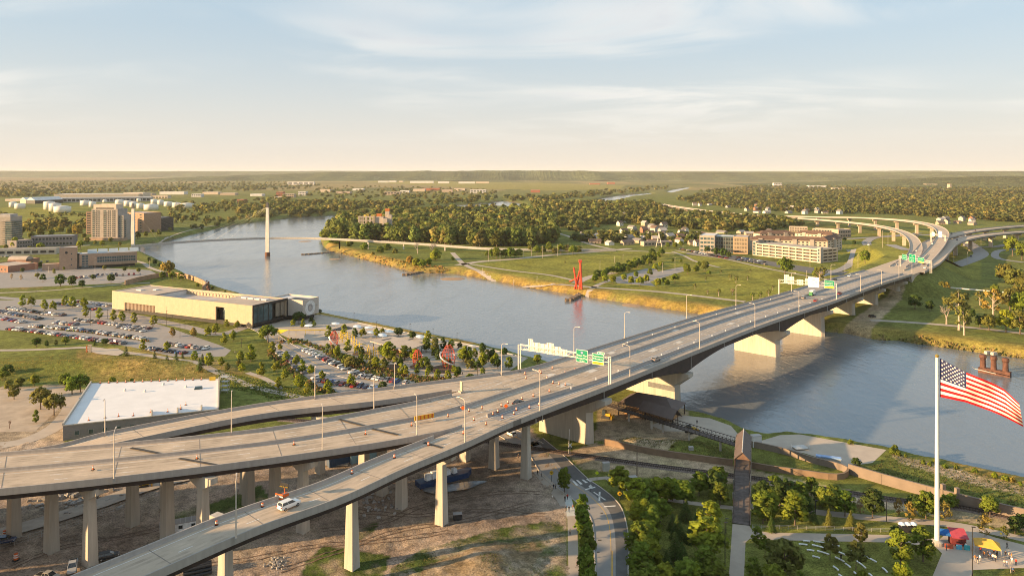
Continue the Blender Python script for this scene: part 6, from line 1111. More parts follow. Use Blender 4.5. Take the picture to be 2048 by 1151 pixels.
for i, (fr, k_) in enumerate(((.1, .06), (.2, .08), (.3, .08), (.42, .06), (.55, .1), (.68, .07), (.8, .1), (.83, .14), (.95, .2))): q = FL.lerp(FR, fr).lerp(cen, k_ * 2); inst('traffic_cone', f'orange cone, {nth(i)} from left near front edge of white roof', 'traffic cone', CONE, (q.x, q.y, 10.56), 0, 1.1, 'cones on the white roof')
MK = MB().box((0, 0, .35), (.35, .2, .7)).mesh('marker', M_swht)
for i, (s_, o_) in enumerate([(40 + 17 * j, 6.9) for j in range(17)] + [(120 + 24 * j, 30.4) for j in range(8)]):
    k_ = int(np.argmin(np.abs(sdist - s_))); q = SB[k_, :2] + nB[k_] * o_; inst('delineator', f'small white marker post, {nth(i)} along the {"temporary" if o_ > 20 else "slip lane"} barrier on the bridge', 'marker', MK, (q[0], q[1], SB[k_, 2] + (.85 if o_ > 20 else 1.05)), 0, 1, 'barrier marker posts')
a = P(829, 845, 27.3); b = P(868, 838, 27.3); rz = math.atan2((b - a).y, (b - a).x); c = (a + b) / 2; t_ = thing('message_board', 'long yellow and orange barrier board on the viaduct median', 'sign board', (c.x, c.y, 27.3)); mb = MB(); mb.box((c.x, c.y, 28.6), ((b - a).length, .25, 1.35), rz); mb.build('board', mat('amber_board', (.72, .36, .03), .6, .06, 1), t_)
n_ = Vector((math.sin(rz), -math.cos(rz), 0))
for i in range(5): q = a.lerp(b, (i + .5) / 5) + n_ * .14; mb = MB(); mb.box((q.x, q.y, 28.6), (.5, .04, 1.25), rz); o = mb.build('stripe', mat('board_orange', (.55, .13, .02), .6), t_)
for s in (.08, .92): q = a.lerp(b, s); mb = MB(); mb.box((q.x, q.y, 27.65), (.2, .6, .7), rz); mb.build('foot', M_galv, t_)
v = P(568, 996, 27.5); t_ = thing('arrow_board', 'trailer arrow board and striped barricade on the near ramp shoulder', 'arrow board', (v.x, v.y, 27.5)); mb = MB(); mb.box((v.x, v.y + .5, 30.3), (2.4, .15, 1.4), AA - 1.3); mb.build('lamp_panel', M_dark, t_); mb = MB(); mb.tube((v.x, v.y + .5, 27.5), (v.x, v.y + .5, 29.7), .12); mb.box((v.x, v.y + .6, 28.1), (1.5, 1.1, .6), AA); mb.build('trailer', M_or, t_)
for j in range(3): mb = MB(); mb.box((v.x - .9, v.y - .8, 27.8 + j * .5), (2.2, .1, .3), AA - 1.3); mb.build('barricade_board', M_or if j % 2 == 0 else M_drw, t_)
for i in range(5): mb = MB(); q = (v.x - 1 + i * .5 * math.cos(AA - 1.3), v.y + .5 - .09 + i * .5 * math.sin(AA - 1.3)); mb.lathe((q[0], q[1] - .05, 30.2), [(.12, 0), (.12, .12)], 8); mb.build('amber_lamp', M_syel, t_)
for px, py, z, lb in ((926, 826, 27.3, 'orange diamond roadworks sign on the merge'), (1012, 822, 27.2, 'orange diamond roadworks sign among the drums')): v = P(px, py, z); t_ = thing('road_sign', lb, 'sign', (v.x, v.y, z)); mb = MB(); mb.tube((v.x, v.y, z), (v.x, v.y, z + 2.2), .06); mb.build('post', M_galv, t_); mb = MB(); mb.add([(v.x, v.y - .1, z + 1), (v.x + .75, v.y - .1, z + 1.75), (v.x, v.y - .1, z + 2.5), (v.x - .75, v.y - .1, z + 1.75)] + [(v.x, v.y - .05, z + 1), (v.x + .75, v.y - .05, z + 1.75), (v.x, v.y - .05, z + 2.5), (v.x - .75, v.y - .05, z + 1.75)], [(0, 1, 2, 3), (7, 6, 5, 4), (0, 4, 5, 1), (1, 5, 6, 2), (2, 6, 7, 3), (3, 7, 4, 0)]); mb.build('sign_plate', M_or, t_)
v = P(923, 780, 27.5); t_ = thing('attenuator_post', 'tan signpost box at the nose between the ramps', 'sign', (v.x, v.y, 26.5)); mb = MB(); mb.box((v.x, v.y, 28.9), (.5, 1.6, 3.4), .5); mb.build('board', mat('tan_sign', (.6, .48, .3), .7), t_); mb = MB(); mb.box((v.x, v.y, 26.9), (1.6, 2.2, 1), .5); mb.build('foot', M_par, t_)
# ------------------------------------------------------------------ yard under the viaducts
v = P(366, 1062); t_ = thing('site_trailer', 'white site office trailer with small windows beneath the viaduct', 'trailer', (v.x, v.y, GZ)); rz = .42; mb = MB(); mb.box((v.x, v.y, GZ + 1.7), (11.5, 3.0, 2.5), rz); mb.build('body', M_swht, t_); mb = MB(); mb.box((v.x, v.y, GZ + 3.05), (11.7, 3.2, .2), rz); rf_ = mb.build('roof', M_roofg, t_)
for i in range(8): q = (v.x + (i - 3.5) * 1.4 * math.cos(rz), v.y + (i - 3.5) * 1.4 * math.sin(rz)); mb = MB(); mb.box((q[0], q[1], GZ + 3.17), (.2, 3.1, .06), rz); mb.build('roof_rib', M_galv, rf_)
for a in (-4.3, -.6, 2.6, 4.6): q = (v.x + a * math.cos(rz) + 1.53 * math.sin(rz), v.y + a * math.sin(rz) - 1.53 * math.cos(rz)); mb = MB(); mb.box((q[0], q[1], GZ + 2.0), (1.0, .06, .9), rz); mb.build('window', M_gl, t_)
for px, py, cc, L_, rz, lb in ((690, 925, (.035, .07, .13), 12, .62, 'dark blue shipping container behind the ramp'), (733, 918, (.25, .40, .44), 12, .62, 'pale teal shipping container behind the ramp')):
    v = P(px, py); t_ = thing('shipping_container', lb, 'container', (v.x, v.y, GZ)); mb = MB(); mb.box((v.x, v.y, GZ + 1.4), (L_, 2.5, 2.7), rz); mb.build('body', mat('container_' + lb[:4], cc, .6, .08, .6), t_)
    for i in range(16):
        q = (v.x + (i - 7.5) * L_ / 16 * math.cos(rz) + 1.27 * math.sin(rz), v.y + (i - 7.5) * L_ / 16 * math.sin(rz) - 1.27 * math.cos(rz)); mb = MB(); mb.box((q[0], q[1], GZ + 1.4), (.28, .07, 2.5), rz); mb.build('corrugation', MATS['container_' + lb[:4]], t_)
    for s in (-.6, .6): q = (v.x - L_ / 2 * math.cos(rz) - s * math.sin(rz), v.y - L_ / 2 * math.sin(rz) + s * math.cos(rz)); mb = MB(); mb.box((q[0], q[1], GZ + 1.4), (.08, .1, 2.4), rz); mb.build('door_bar', M_galv, t_)
v = P(888, 962); t_ = thing('pontoon_barge', 'blue pontoon barge loaded with white tanks beside a puddle', 'barge', (v.x, v.y, GZ)); rz = .55; ca, sa = math.cos(rz), math.sin(rz); hull = MB(); hull.prism([(v.x + x * ca - y * sa, v.y + x * sa + y * ca) for x, y in ((-9, -1.6), (8, -1.6), (10.5, 1.0), (10, 2.6), (-9, 2.4))], GZ, GZ + 1.7); hull.build('hull', mat('barge_blue', (.02, .05, .13), .5), t_)
for x, y, s_ in ((-5.5, .3, 2.0), (-3.2, .5, 2.4), (1.5, .8, 1.8), (4, .8, 1.6)): mb = MB(); mb.box((v.x + x * ca - y * sa, v.y + x * sa + y * ca, GZ + 1.7 + s_ * .45), (s_, 1.6, s_ * .9), rz + .2, taper=.85); mb.build('white_tank', M_swht, t_)
pud = MB(); c = P(910, 977); pud.add([(c.x + 9 * math.cos(q) * (1 + .2 * math.sin(3 * q)), c.y + 3.4 * math.sin(q) * (1 + .2 * math.cos(2 * q)) + .35 * 9 * math.cos(q), GZ + .62) for q in np.linspace(0, 6.283, 25)[:-1]], [tuple(range(24))]); tag(pud.build('puddle_water', wmt), 'dark puddle on the dirt below the barge', kind='structure')
v = P(395, 1147); t_ = thing('pipe_stack', 'stack of dark pipes on dirt under the near ramp', 'pipes', (v.x, v.y, GZ))
for j, n_ in enumerate((5, 4, 3)):
    for i in range(n_): o_ = (i - (n_ - 1) / 2) * .8; mb = MB(); a = Vector((v.x - .75 * o_ * .6, v.y + o_, GZ + .6 + j * .68)); d_ = Vector((.9, .45, 0)) * 3.2; mb.tube(a - d_, a + d_, .38, n=10); mb.build('pipe', M_dark, t_)
rr2 = random.Random(4); rub = MB()
for i in range(70): v = P(rr2.gauss(130, 45), rr2.gauss(1000, 14)); rub.box((v.x, v.y, hz1(v.x, v.y) + .3), (rr2.uniform(.5, 2.4), rr2.uniform(.4, 1.6), rr2.uniform(.2, .8)), rr2.uniform(0, 3), taper=.7)
for i in range(50): v = P(rr2.gauss(745, 22), rr2.gauss(1003, 14)); rub.box((v.x, v.y, hz1(v.x, v.y) + .25), (rr2.uniform(.4, 1.6), rr2.uniform(.3, 1.1), rr2.uniform(.2, .6)), rr2.uniform(0, 3), taper=.7)
for i in range(60): v = P(rr2.gauss(552, 8), rr2.gauss(1128, 7)); rub.box((v.x, v.y, hz1(v.x, v.y) + .2), (rr2.uniform(.3, .9), rr2.uniform(.2, .5), rr2.uniform(.15, .4)), rr2.uniform(0, 3), taper=.8)
tag(rub.build('rubble', mat('broken_concrete', (.36, .33, .30), .95, .2, .6, space='World')), 'heaps of broken concrete under the viaduct', kind='stuff')
def excav(px, py, rz, lb, kind='dozer'):
    v = P(px, py); t_ = thing('bulldozer', lb, 'bulldozer', (v.x, v.y, GZ)); ca, sa = math.cos(rz), math.sin(rz); MY = mat('machine_yellow', (.55, .32, .02), .5, .06, 1)
    def W(x, y): return (v.x + x * ca - y * sa, v.y + x * sa + y * ca)
    for s in (-1.1, 1.1): mb = MB(); q = W(0, s); mb.box((*q, GZ + .55), (3.8, .6, 1.0), rz, taper=.85); mb.build('track', M_dark, t_)
    mb = MB(); mb.box((*W(.5, 0), GZ + 1.4), (2.6, 1.6, 1.1), rz, taper=.9); mb.build('engine_body', MY, t_); mb = MB(); mb.box((*W(-.9, 0), GZ + 2.1), (1.5, 1.6, 1.9), rz, taper=.9); mb.build('cab', M_gl, t_); mb = MB(); mb.box((*W(2.6, 0), GZ + .75), (.3, 3.4, 1.3), rz); mb.build('blade', MY, t_)
excav(1213, 835, -.5, 'yellow bulldozer parked beneath the bridge pier'); excav(1382, 865, .3, 'yellow loader glowing in sun under the walkway'); excav(285, 975, .5, 'yellow machine among rubble under the viaduct')
for px, py, lb in ((10, 1073, 'orange drum at edge of the haul road, left one'), (32, 1120, 'orange drum at edge of the haul road, near one')): v = P(px, py); inst('traffic_drum', lb, 'traffic drum', DRUM, (v.x, v.y, GZ + .1), 0, 1.6, 'orange traffic drums')
# fence along the haul road
t_ = thing('wire_fence', 'low wire fence beside the haul road', 'fence', tuple(P(400, 985))); fpn = hpts(resample([tuple(P(*q)) for q in ((0, 1098), (100, 1068), (200, 1032), (320, 990), (420, 965), (510, 950), (560, 945))], 3), 0)
for i in range(len(fpn)): mb = MB(); mb.tube(tuple(fpn[i]), (fpn[i, 0], fpn[i, 1], fpn[i, 2] + 1.8), .05, n=4); mb.build('post', M_galv, t_)
for z in (.3, 1.0, 1.75): mb = MB(); mb.path([Vector((q[0], q[1], q[2] + z)) for q in fpn], .025, 3); mb.build('wire', M_galv, t_)
# ------------------------------------------------------------------ trees
def leaf_mat(name, attr, trans=.42):
    m = bpy.data.materials.new(name); m.use_nodes = True; t = m.node_tree; L = t.links.new; b = t.nodes['Principled BSDF']; out = t.nodes['Material Output']
    b.inputs['Roughness'].default_value = .75; b.inputs['Specular IOR Level'].default_value = .15
    if attr: s = t.nodes.new('ShaderNodeVertexColor'); s.layer_name = 'tint'; src = s.outputs[0]
    else: s = t.nodes.new('ShaderNodeObjectInfo'); src = s.outputs['Color']
    g = t.nodes.new('ShaderNodeNewGeometry'); mr = t.nodes.new('ShaderNodeMapRange'); L(g.outputs['Random Per Island'], mr.inputs[0]); mr.inputs[3].default_value = .78; mr.inputs[4].default_value = 1.25
    mx = t.nodes.new('ShaderNodeMix'); mx.data_type = 'RGBA'; mx.blend_type = 'MULTIPLY'; mx.inputs[0].default_value = 1; L(src, mx.inputs[6]); L(mr.outputs[0], mx.inputs[7]); L(mx.outputs[2], b.inputs['Base Color'])
    at = t.nodes.new('ShaderNodeAttribute'); at.attribute_name = 'outn'; vt = t.nodes.new('ShaderNodeVectorTransform'); vt.vector_type = 'NORMAL'; vt.convert_from = 'OBJECT'; vt.convert_to = 'WORLD'; L(at.outputs['Vector'], vt.inputs[0])
    sc1 = t.nodes.new('ShaderNodeVectorMath'); sc1.operation = 'SCALE'; sc1.inputs[3].default_value = .45; L(g.outputs['Normal'], sc1.inputs[0]); ad_ = t.nodes.new('ShaderNodeVectorMath'); L(vt.outputs[0], ad_.inputs[0]); L(sc1.outputs[0], ad_.inputs[1]); nz_ = t.nodes.new('ShaderNodeVectorMath'); nz_.operation = 'NORMALIZE'; L(ad_.outputs[0], nz_.inputs[0]); L(nz_.outputs[0], b.inputs['Normal'])
    tr = t.nodes.new('ShaderNodeBsdfTranslucent'); L(mx.outputs[2], tr.inputs[0]); ms = t.nodes.new('ShaderNodeMixShader'); ms.inputs[0].default_value = trans; L(b.outputs[0], ms.inputs[1]); L(tr.outputs[0], ms.inputs[2]); L(ms.outputs[0], out.inputs[0]); return m
M_leaf = leaf_mat('leaves', False); M_leafa = leaf_mat('mass_leaves', True); M_bark = mat('bark', (.14, .10, .075), .95, .2, 2); M_barkp = mat('pale_bark', (.38, .31, .25), .9, .15, 1)
def leaves(r, cs, crs, per, leaf, flat=.0):
    n = len(cs) * per; c = np.repeat(cs, per, 0); cr = np.repeat(crs, per)
    d = r.normal(size=(n, 3)); d /= np.linalg.norm(d, axis=1)[:, None]; p = c + d * (cr * r.uniform(.45, 1.05, n))[:, None] * np.array([1, 1, .8])
    nm = d + r.normal(size=(n, 3)) * .55; nm[:, 2] += .25; nm /= np.linalg.norm(nm, axis=1)[:, None]
    a = np.cross(nm, r.normal(size=(n, 3))); a /= np.linalg.norm(a, axis=1)[:, None]; b = np.cross(nm, a); s = leaf * r.uniform(.55, 1.25, n)[:, None]
    v = np.stack([p - a * s - b * s * .6, p + a * s * .9 - b * s * .5, p + a * s + b * s * .7, p - a * s * .8 + b * s * .6], 1).reshape(-1, 3); f = np.arange(n * 4).reshape(n, 4); cc0 = cs.mean(0); ra = (p - cc0) / np.abs(cs - cc0).max(0); nn = d * .55 + ra * .75; nn[:, 2] += .25; nn /= np.linalg.norm(nn, axis=1)[:, None]; return v, f, np.repeat(nn, 4, 0)
def crown_arrays(seed, z0, z1, rad, ncl, per, leaf, cr):
    r = np.random.default_rng(seed); t = r.uniform(0, 1, ncl) ** .85; rr = np.array([rad(x) for x in t]); q = r.uniform(0, 6.283, ncl); k = np.sqrt(r.uniform(.12, 1, ncl)) * .85
    cs = np.stack([np.cos(q) * rr * k, np.sin(q) * rr * k, z0 + (z1 - z0) * t], 1); crs = cr * r.uniform(.7, 1.25, ncl) * (.55 + .45 * rr / max(rr)); return cs, *leaves(r, cs, crs, per, leaf)
def put_n(me, nn): me.attributes.new('outn', 'FLOAT_VECTOR', 'POINT').data.foreach_set('vector', np.ascontiguousarray(nn, dtype=np.float32).ravel())
def np_mesh(name, v, f, m, nn=None):
    me = bpy.data.meshes.new(name); me.vertices.add(len(v)); me.vertices.foreach_set('co', np.ascontiguousarray(v, dtype=np.float32).ravel()); k = f.shape[1]
    me.loops.add(f.size); me.loops.foreach_set('vertex_index', f.ravel().astype(np.int32)); me.polygons.add(len(f)); me.polygons.foreach_set('loop_start', np.arange(0, f.size, k, dtype=np.int32)); me.update(calc_edges=True)
    if m: me.materials.append(m)
    if nn is not None: put_n(me, nn)
    return me
def trunk_mb(seed, h, r0, cs, zfork, nl=6, mi=0):
    rnd = random.Random(seed); mb = MB(); top = Vector((rnd.uniform(-.2, .2), rnd.uniform(-.2, .2), h)); fk = Vector((0, 0, zfork)); mb.tube((0, 0, -.4), fk, r0, r0 * .72, 7, mi); mb.tube(fk, top, r0 * .7, r0 * .18, 6, mi)
    for c in rnd.sample(list(range(len(cs))), min(nl, len(cs))): z = max(zfork * .9, cs[c][2] * .7); mb.tube((0, 0, min(z, h * .85)), tuple(cs[c]), r0 * .33, r0 * .08, 5, mi)
    return mb
OV = lambda t: (.45 + .75 * math.sin(math.pi * min(1, t * .9 + .08))) ; 
SPEC = {  # height is 1 unit = 10 m tall proto
    'maple': [(dict(z0=2.2, z1=9.4, rad=lambda t: 2.6 * (1 - (2 * t - .75) ** 2 * .42), ncl=46, per=34, leaf=.34, cr=1.0), .17, 9.0, 2.0)] * 4,
    'young': [(dict(z0=1.6, z1=9.4, rad=lambda t: 2.5 * max(.05, math.sin(math.pi * (t * .78 + .17))) ** .8 * (1.12 - .35 * t), ncl=36, per=24, leaf=.36, cr=.85), .13, 9.0, 1.8)] * 3,
    'round': [(dict(z0=3.0, z1=9.2, rad=lambda t: 4.0 * math.sqrt(max(.05, 1 - (2 * t - .8) ** 2 * .6)), ncl=44, per=26, leaf=.46, cr=1.35), .3, 8.2, 2.4)] * 4,
    'pale': [(dict(z0=1.2, z1=9.4, rad=lambda t: 2.4 * math.sin(math.pi * (t * .86 + .12)) + .3, ncl=40, per=16, leaf=.26, cr=.9), .12, 9.2, 1.5)] * 2,
    'shrub': [(dict(z0=.8, z1=7.6, rad=lambda t: 5.2 * math.sqrt(max(.05, 1 - t * t)), ncl=26, per=22, leaf=.75, cr=1.9), .25, 5.5, 1.2)] * 2,
    'open': [(dict(z0=3.4, z1=9.4, rad=lambda t: 3.6 * math.sqrt(max(.1, 1 - (2 * t - .9) ** 2 * .7)), ncl=26, per=15, leaf=.36, cr=1.0), .34, 9.0, 3.0)] * 3}
TREE = {}
for k_, sp in SPEC.items():
    for i, (kw, r0, th, zf) in enumerate(sp):
        cs, v, f, nn = crown_arrays(100 + 17 * i + len(k_), **kw); TREE.setdefault(k_, []).append([('trunk', trunk_mb(i, th, r0, cs, zf, 14 if k_ == 'open' else 7).mesh('trunk', M_barkp if k_ == 'open' else M_bark)), ('crown', np_mesh('crown', v, f, M_leaf, nn))])
def conifer(seed):
    r = np.random.default_rng(seed); V = []; n = 0
    for z in np.linspace(.8, 9.6, 20):
        R_ = 2.35 * (1 - z / 10.2) + .12; k = max(5, int(R_ * 11))
        for q in r.uniform(0, 6.283, k):
            for fr in (.45, .8, 1.05): rr = R_ * fr * r.uniform(.85, 1.1); p = np.array([math.cos(q) * rr, math.sin(q) * rr, z - fr * .5 + r.uniform(-.15, .15)]); o = np.array([math.cos(q), math.sin(q), -.35]) * .38; s_ = np.array([-math.sin(q), math.cos(q), r.uniform(-.3, .3)]) * .22; V += [p - s_, p + o, p + s_, p - o * .6]
    v = np.array(V); return v, np.arange(len(v)).reshape(-1, 4)
TREE['conifer'] = []
for i in range(2): v, f = conifer(i); tm = MB(); tm.tube((0, 0, -.4), (0, 0, 9.5), .16, .03, 6); TREE['conifer'].append([('trunk', tm.mesh('trunk', M_bark)), ('crown', np_mesh('crown', v, f, M_leaf, v * np.array([.45, .45, 0]) + np.array([0, 0, .4])))])
def bare(seed, m):
    rnd = random.Random(seed); mb = MB()
    def br(p, d, l, r_, k):
        q = p + d * l; mb.tube(p, q, r_, r_ * .62, 5 if k < 2 else 3, cap=False)
        if k < 5:
            for _ in range(3 if k < 4 else 2): e_ = (d + Vector((rnd.uniform(-.75, .75), rnd.uniform(-.75, .75), rnd.uniform(-.15, .5)))).normalized(); br(p + d * l * rnd.uniform(.6, 1), e_, l * rnd.uniform(.55, .8), r_ * .58, k + 1)
    br(Vector((0, 0, -.3)), Vector((0, 0, 1)), 2.9, .28, 0); return mb.mesh('branches', m)
BARE = [bare(3, M_barkp), bare(8, mat('brown_twigs', (.25, .15, .095), .9, .1, 1)), bare(14, M_barkp)]
GR = {'green': (.185, .235, .03), 'bright green': (.28, .31, .028), 'dark green': (.085, .13, .028), 'olive': (.20, .20, .045), 'golden': (.36, .26, .06), 'tan': (.40, .29, .16), 'yellow-green': (.24, .28, .03)}
rt = random.Random(21)
def tree(px, py, hpx, kind, tint, label, cat='tree', group=None, name=None, z=None, slim=1.0):
    v = P(px, py); zz_ = hz1(v.x, v.y) if z is None else z; v = P(px, py, max(zz_, 0)); s = hpx * v.y / FPX / 10; c = GR[tint]; j = rt.uniform(.85, 1.15); c = tuple(x * j * rt.uniform(.94, 1.06) for x in c)
    parts = TREE[kind][rt.randrange(len(TREE[kind]))]
    return inst(name or ('shrub' if kind == 'shrub' else {'conifer': 'conifer_tree', 'maple': 'park_tree', 'young': 'young_tree', 'open': 'open_crowned_tree', 'pale': 'blossom_tree'}.get(kind, 'broadleaf_tree')), label, cat, parts, (v.x, v.y, zz_), rt.uniform(0, 6.3), (s * rt.uniform(.92, 1.1) * slim, s * rt.uniform(.92, 1.1) * slim, s), group, c)
def trees(lst, kind, tint, where, group, default_h, slim=1.0):
    for i, q in enumerate(sorted(lst)):
        tt = q[3] if len(q) > 3 else tint; kk = q[4] if len(q) > 4 else kind; word = {'maple': 'leafy', 'young': 'slender young', 'round': 'broad crowned', 'pale': 'feathery', 'shrub': 'bushy', 'open': 'open crowned', 'conifer': 'pointed'}[kk]
        tree(q[0], q[1], q[2] if len(q) > 2 and q[2] else default_h, kk, tt, f'{word} {tt} {"shrub" if kk == "shrub" else "conifer" if kk == "conifer" else "tree"}, {nth(i)} from left {where}', 'shrub' if kk == 'shrub' else 'tree', group, slim=slim)
trees([(1129, 984, 52), (1164, 1042, 58), (1168, 1080, 66), (1163, 1062, 55), (1174, 1118, 66), (1171, 1150, 64), (1176, 1175, 66), (1180, 1205, 70)], 'maple', 'green', 'in the row left of the curving street', 'street trees', 60, 1.0)
trees([(1240, 990, 58, 'yellow-green'), (1272, 1018, 62, 'bright green'), (1290, 1012, 56), (1318, 1004, 52, 'bright green'), (1284, 1056, 62, 'bright green'), (1302, 1066, 58), (1345, 1000, 44, 'bright green'), (1368, 1012, 54), (1398, 990, 48), (1425, 988, 50, 'dark green'), (1438, 976, 44), (1420, 1062, 62, 'bright green'), (1280, 1108, 66), (1296, 1098, 62, 'bright green'), (1284, 1150, 66), (1302, 1140, 62, 'bright green'), (1330, 1185, 60, 'bright green'), (1372, 1178, 64), (1414, 1118, 84, 'yellow-green'), (1426, 1172, 60), (1290, 1190, 66), (1386, 1178, 54, 'bright green'), (1335, 1002, 48), (1410, 1150, 60), (1440, 1010, 46), (1320, 1045, 50), (1300, 1030, 52)], 'maple', 'green', 'in the grove between street and plank bridge', 'grove trees', 58, 1.6)
trees([(1372, 1040, 46), (1356, 1078, 52), (1350, 1118, 58), (1334, 1140, 44), (1382, 1085, 44), (1395, 1055, 40), (1345, 1060, 36), (1365, 1130, 50)], 'conifer', 'dark green', 'among conifers of the street grove', 'grove conifers', 45, 1.35)
trees([(1524, 1004, 46, 'dark green'), (1530, 1040, 60), (1548, 995, 46), (1590, 1050, 66, 'yellow-green'), (1602, 1005, 44), (1622, 988, 36), (1655, 1028, 60), (1690, 1032, 52), (1745, 1036, 60, 'dark green'), (1830, 1030, 44, 'dark green'), (1852, 1036, 56), (1905, 1014, 30), (1895, 1024, 36), (1980, 1034, 46), (2030, 1066, 36, 'dark green'), (2046, 1060, 34, 'dark green'), (1574, 1000, 44, 'dark green'), (1540, 1030, 52, 'bright green'), (1526, 1046, 50), (1640, 1012, 42, 'dark green'), (1560, 1012, 50, 'dark green'), (1668, 1012, 44), (1585, 1022, 44), (1612, 1030, 40, 'dark green')], 'maple', 'green', 'in the belt between lawn and railway', 'park belt trees', 52, 1.5)
trees([(1722, 1028, 34, 'tan'), (1796, 1030, 36, 'golden'), (1822, 1045, 46, 'golden'), (1890, 1042, 44, 'golden'), (1874, 1036, 34, 'tan'), (1970, 1072, 52, 'golden'), (2010, 1078, 30, 'olive')], 'pale', 'golden', 'of the pale blossom coloured trees by the flagpole path', 'pale park trees', 40, 1.1)
trees([(1658, 1050, 36, 'olive'), (1702, 1055, 38, 'olive'), (1628, 1046, 30, 'dark green'), (1543, 1062, 34, 'dark green')], 'conifer', 'olive', 'of the conifers above the lawn', 'lawn conifers', 36, 1.2)
trees([(1802, 1132, 76, 'yellow-green', 'maple'), (1846, 1122, 70, 'green', 'maple'), (1805, 1180, 60, 'bright green', 'maple'), (1570, 1146, 66, 'olive', 'round'), (1550, 1190, 60, 'yellow-green', 'round'), (1508, 1170, 60, 'green'), (1530, 1112, 44, 'green'), (1660, 1118, 54, 'olive'), (1712, 1138, 60, 'olive'), (1722, 1090, 50, 'olive'), (1726, 1175, 40, 'yellow-green'), (1514, 1090, 40, 'green'), (1790, 1078, 30, 'dark green', 'maple'), (1600, 1180, 40, 'green')], 'young', 'olive', 'standing on the oval lawn', 'lawn trees', 50, 1.25)
Lot = [(45, 613), (62, 615), (89, 621), (106, 624), (130, 613), (145, 615), (168, 618), (171, 634), (199, 638), (227, 642), (244, 644), (268, 647), (307, 652), (387, 673, 20, 'golden'), (345, 673, 20, 'golden'), (416, 676), (431, 668), (448, 688), (466, 683), (475, 658, 18), (453, 655, 18), (285, 701), (334, 705), (252, 711, 20, 'dark green', 'conifer'), (309, 716, 16, 'dark green', 'conifer'), (334, 726, 18, 'dark green', 'conifer'), (352, 722, 20, 'dark green', 'conifer'), (389, 723), (418, 733, 30), (399, 741, 26, 'dark green', 'conifer'), (443, 736), (481, 723), (501, 723, 36), (484, 748), (93, 693, 14, 'dark green'), (73, 693, 18, 'dark green', 'round'), (131, 688, 16, 'green', 'round'), (15, 743, 18, 'dark green', 'shrub'), (210, 690, 14, 'dark green', 'round'), (190, 690, 14, 'dark green', 'conifer'), (112, 690, 12, 'olive'), (405, 730, 24, 'dark green', 'conifer'), (455, 742, 18, 'olive'), (478, 738, 20, 'olive'), (365, 716, 14, 'dark green', 'conifer')]
trees(Lot, 'young', 'bright green', 'about the museum car park and levee', 'museum car park trees', 24, 1.3)
trees([(81, 818, 46, 'olive'), (108, 831, 46, 'olive'), (144, 788, 38, 'green'), (161, 784, 38, 'green'), (18, 782, 24, 'olive'), (72, 846, 28, 'green', 'young'), (224, 768, 18, 'yellow-green', 'shrub'), (40, 770, 20, 'olive', 'shrub'), (68, 772, 24, 'yellow-green'), (10, 760, 20, 'green'), (262, 766, 12, 'green', 'shrub'), (130, 775, 30, 'green'), (28, 798, 30, 'olive')], 'round', 'olive', 'around the pale lot left of the white roof', 'pale lot trees', 40)
SL2 = [(536, 684, 36, 'green', 'round'), (545, 706), (554, 746, 26), (522, 752, 30), (570, 759), (598, 778, 32), (614, 788), (557, 776, 24), (656, 788, 30), (644, 763), (622, 752), (604, 745, 28), (593, 732), (572, 724), (702, 776, 30), (766, 780, 18, 'dark green', 'round'), (657, 677, 28), (688, 671, 24), (710, 676, 22, 'dark green'), (726, 676, 22), (753, 676, 22), (765, 668, 14), (797, 672, 18, 'dark green', 'round'), (824, 678, 16, 'dark green', 'round'), (696, 704, 26), (721, 728, 22), (777, 720, 38, 'bright green', 'maple'), (809, 720, 30, 'green', 'maple'), (768, 743, 30, 'olive'), (802, 748, 24), (812, 750, 20), (834, 748, 22), (852, 703, 28, 'green', 'maple'), (870, 705, 30, 'olive', 'maple'), (856, 685, 26), (933, 728, 38, 'bright green', 'maple'), (965, 736, 34, 'bright green', 'maple'), (965, 708, 24, 'dark green', 'maple'), (991, 730, 26), (1018, 738, 26, 'green', 'maple'), (1008, 714, 20, 'dark green', 'maple'), (875, 758, 22), (896, 762, 24), (912, 754, 22), (855, 753, 20), (940, 743, 26, 'olive'), (902, 700, 24), (920, 700, 18, 'dark green'), (598, 648, 26, 'dark green', 'round'), (630, 629, 12, 'dark green'), (640, 629, 12, 'dark green'), (622, 648, 16, 'dark green'), (586, 655, 18), (606, 655, 18), (628, 654, 14), (1075, 726, 18, 'bright green', 'round'), (985, 720, 24, 'dark green', 'maple'), (950, 716, 22), (886, 700, 26, 'dark green'), (580, 690, 14), (560, 702, 16), (560, 700, 14, 'olive'), (940, 756, 12, 'green', 'shrub'), (660, 790, 12, 'green', 'shrub')] + [(655 + 9.7 * i, 700 + (i * 7) % 38 + i * .55, 15 + (i * 5) % 13, ('green', 'olive', 'bright green', 'dark green')[i % 4], ('young', 'maple', 'round', 'young')[(i // 2) % 4]) for i in range(36)]
trees(SL2, 'young', 'bright green', 'about the playground and its car park', 'playground trees', 24, 1.35)
trees([(86, 563, 16), (121, 573, 26), (144, 574, 24), (164, 575, 16), (222, 565, 18), (186, 560, 12), (336, 552, 32, 'golden'), (362, 562, 18, 'green'), (345, 560, 18, 'green'), (325, 558, 16, 'green'), (249, 543, 10), (277, 545, 10, 'olive'), (209, 540, 10, 'olive'), (63, 537, 14), (80, 536, 13), (45, 545, 10), (75, 557, 12, 'olive'), (108, 548, 12, 'bright green', 'young'), (128, 542, 10, 'green', 'young'), (42, 560, 12, 'tan', 'pale'), (23, 558, 12, 'tan', 'pale'), (310, 530, 12), (298, 524, 10), (318, 535, 10), (395, 575, 10, 'green'), (425, 580, 9, 'olive'), (450, 588, 8, 'olive')], 'round', 'dark green', 'around the brick office and its lot', 'trees by the brick office', 16)
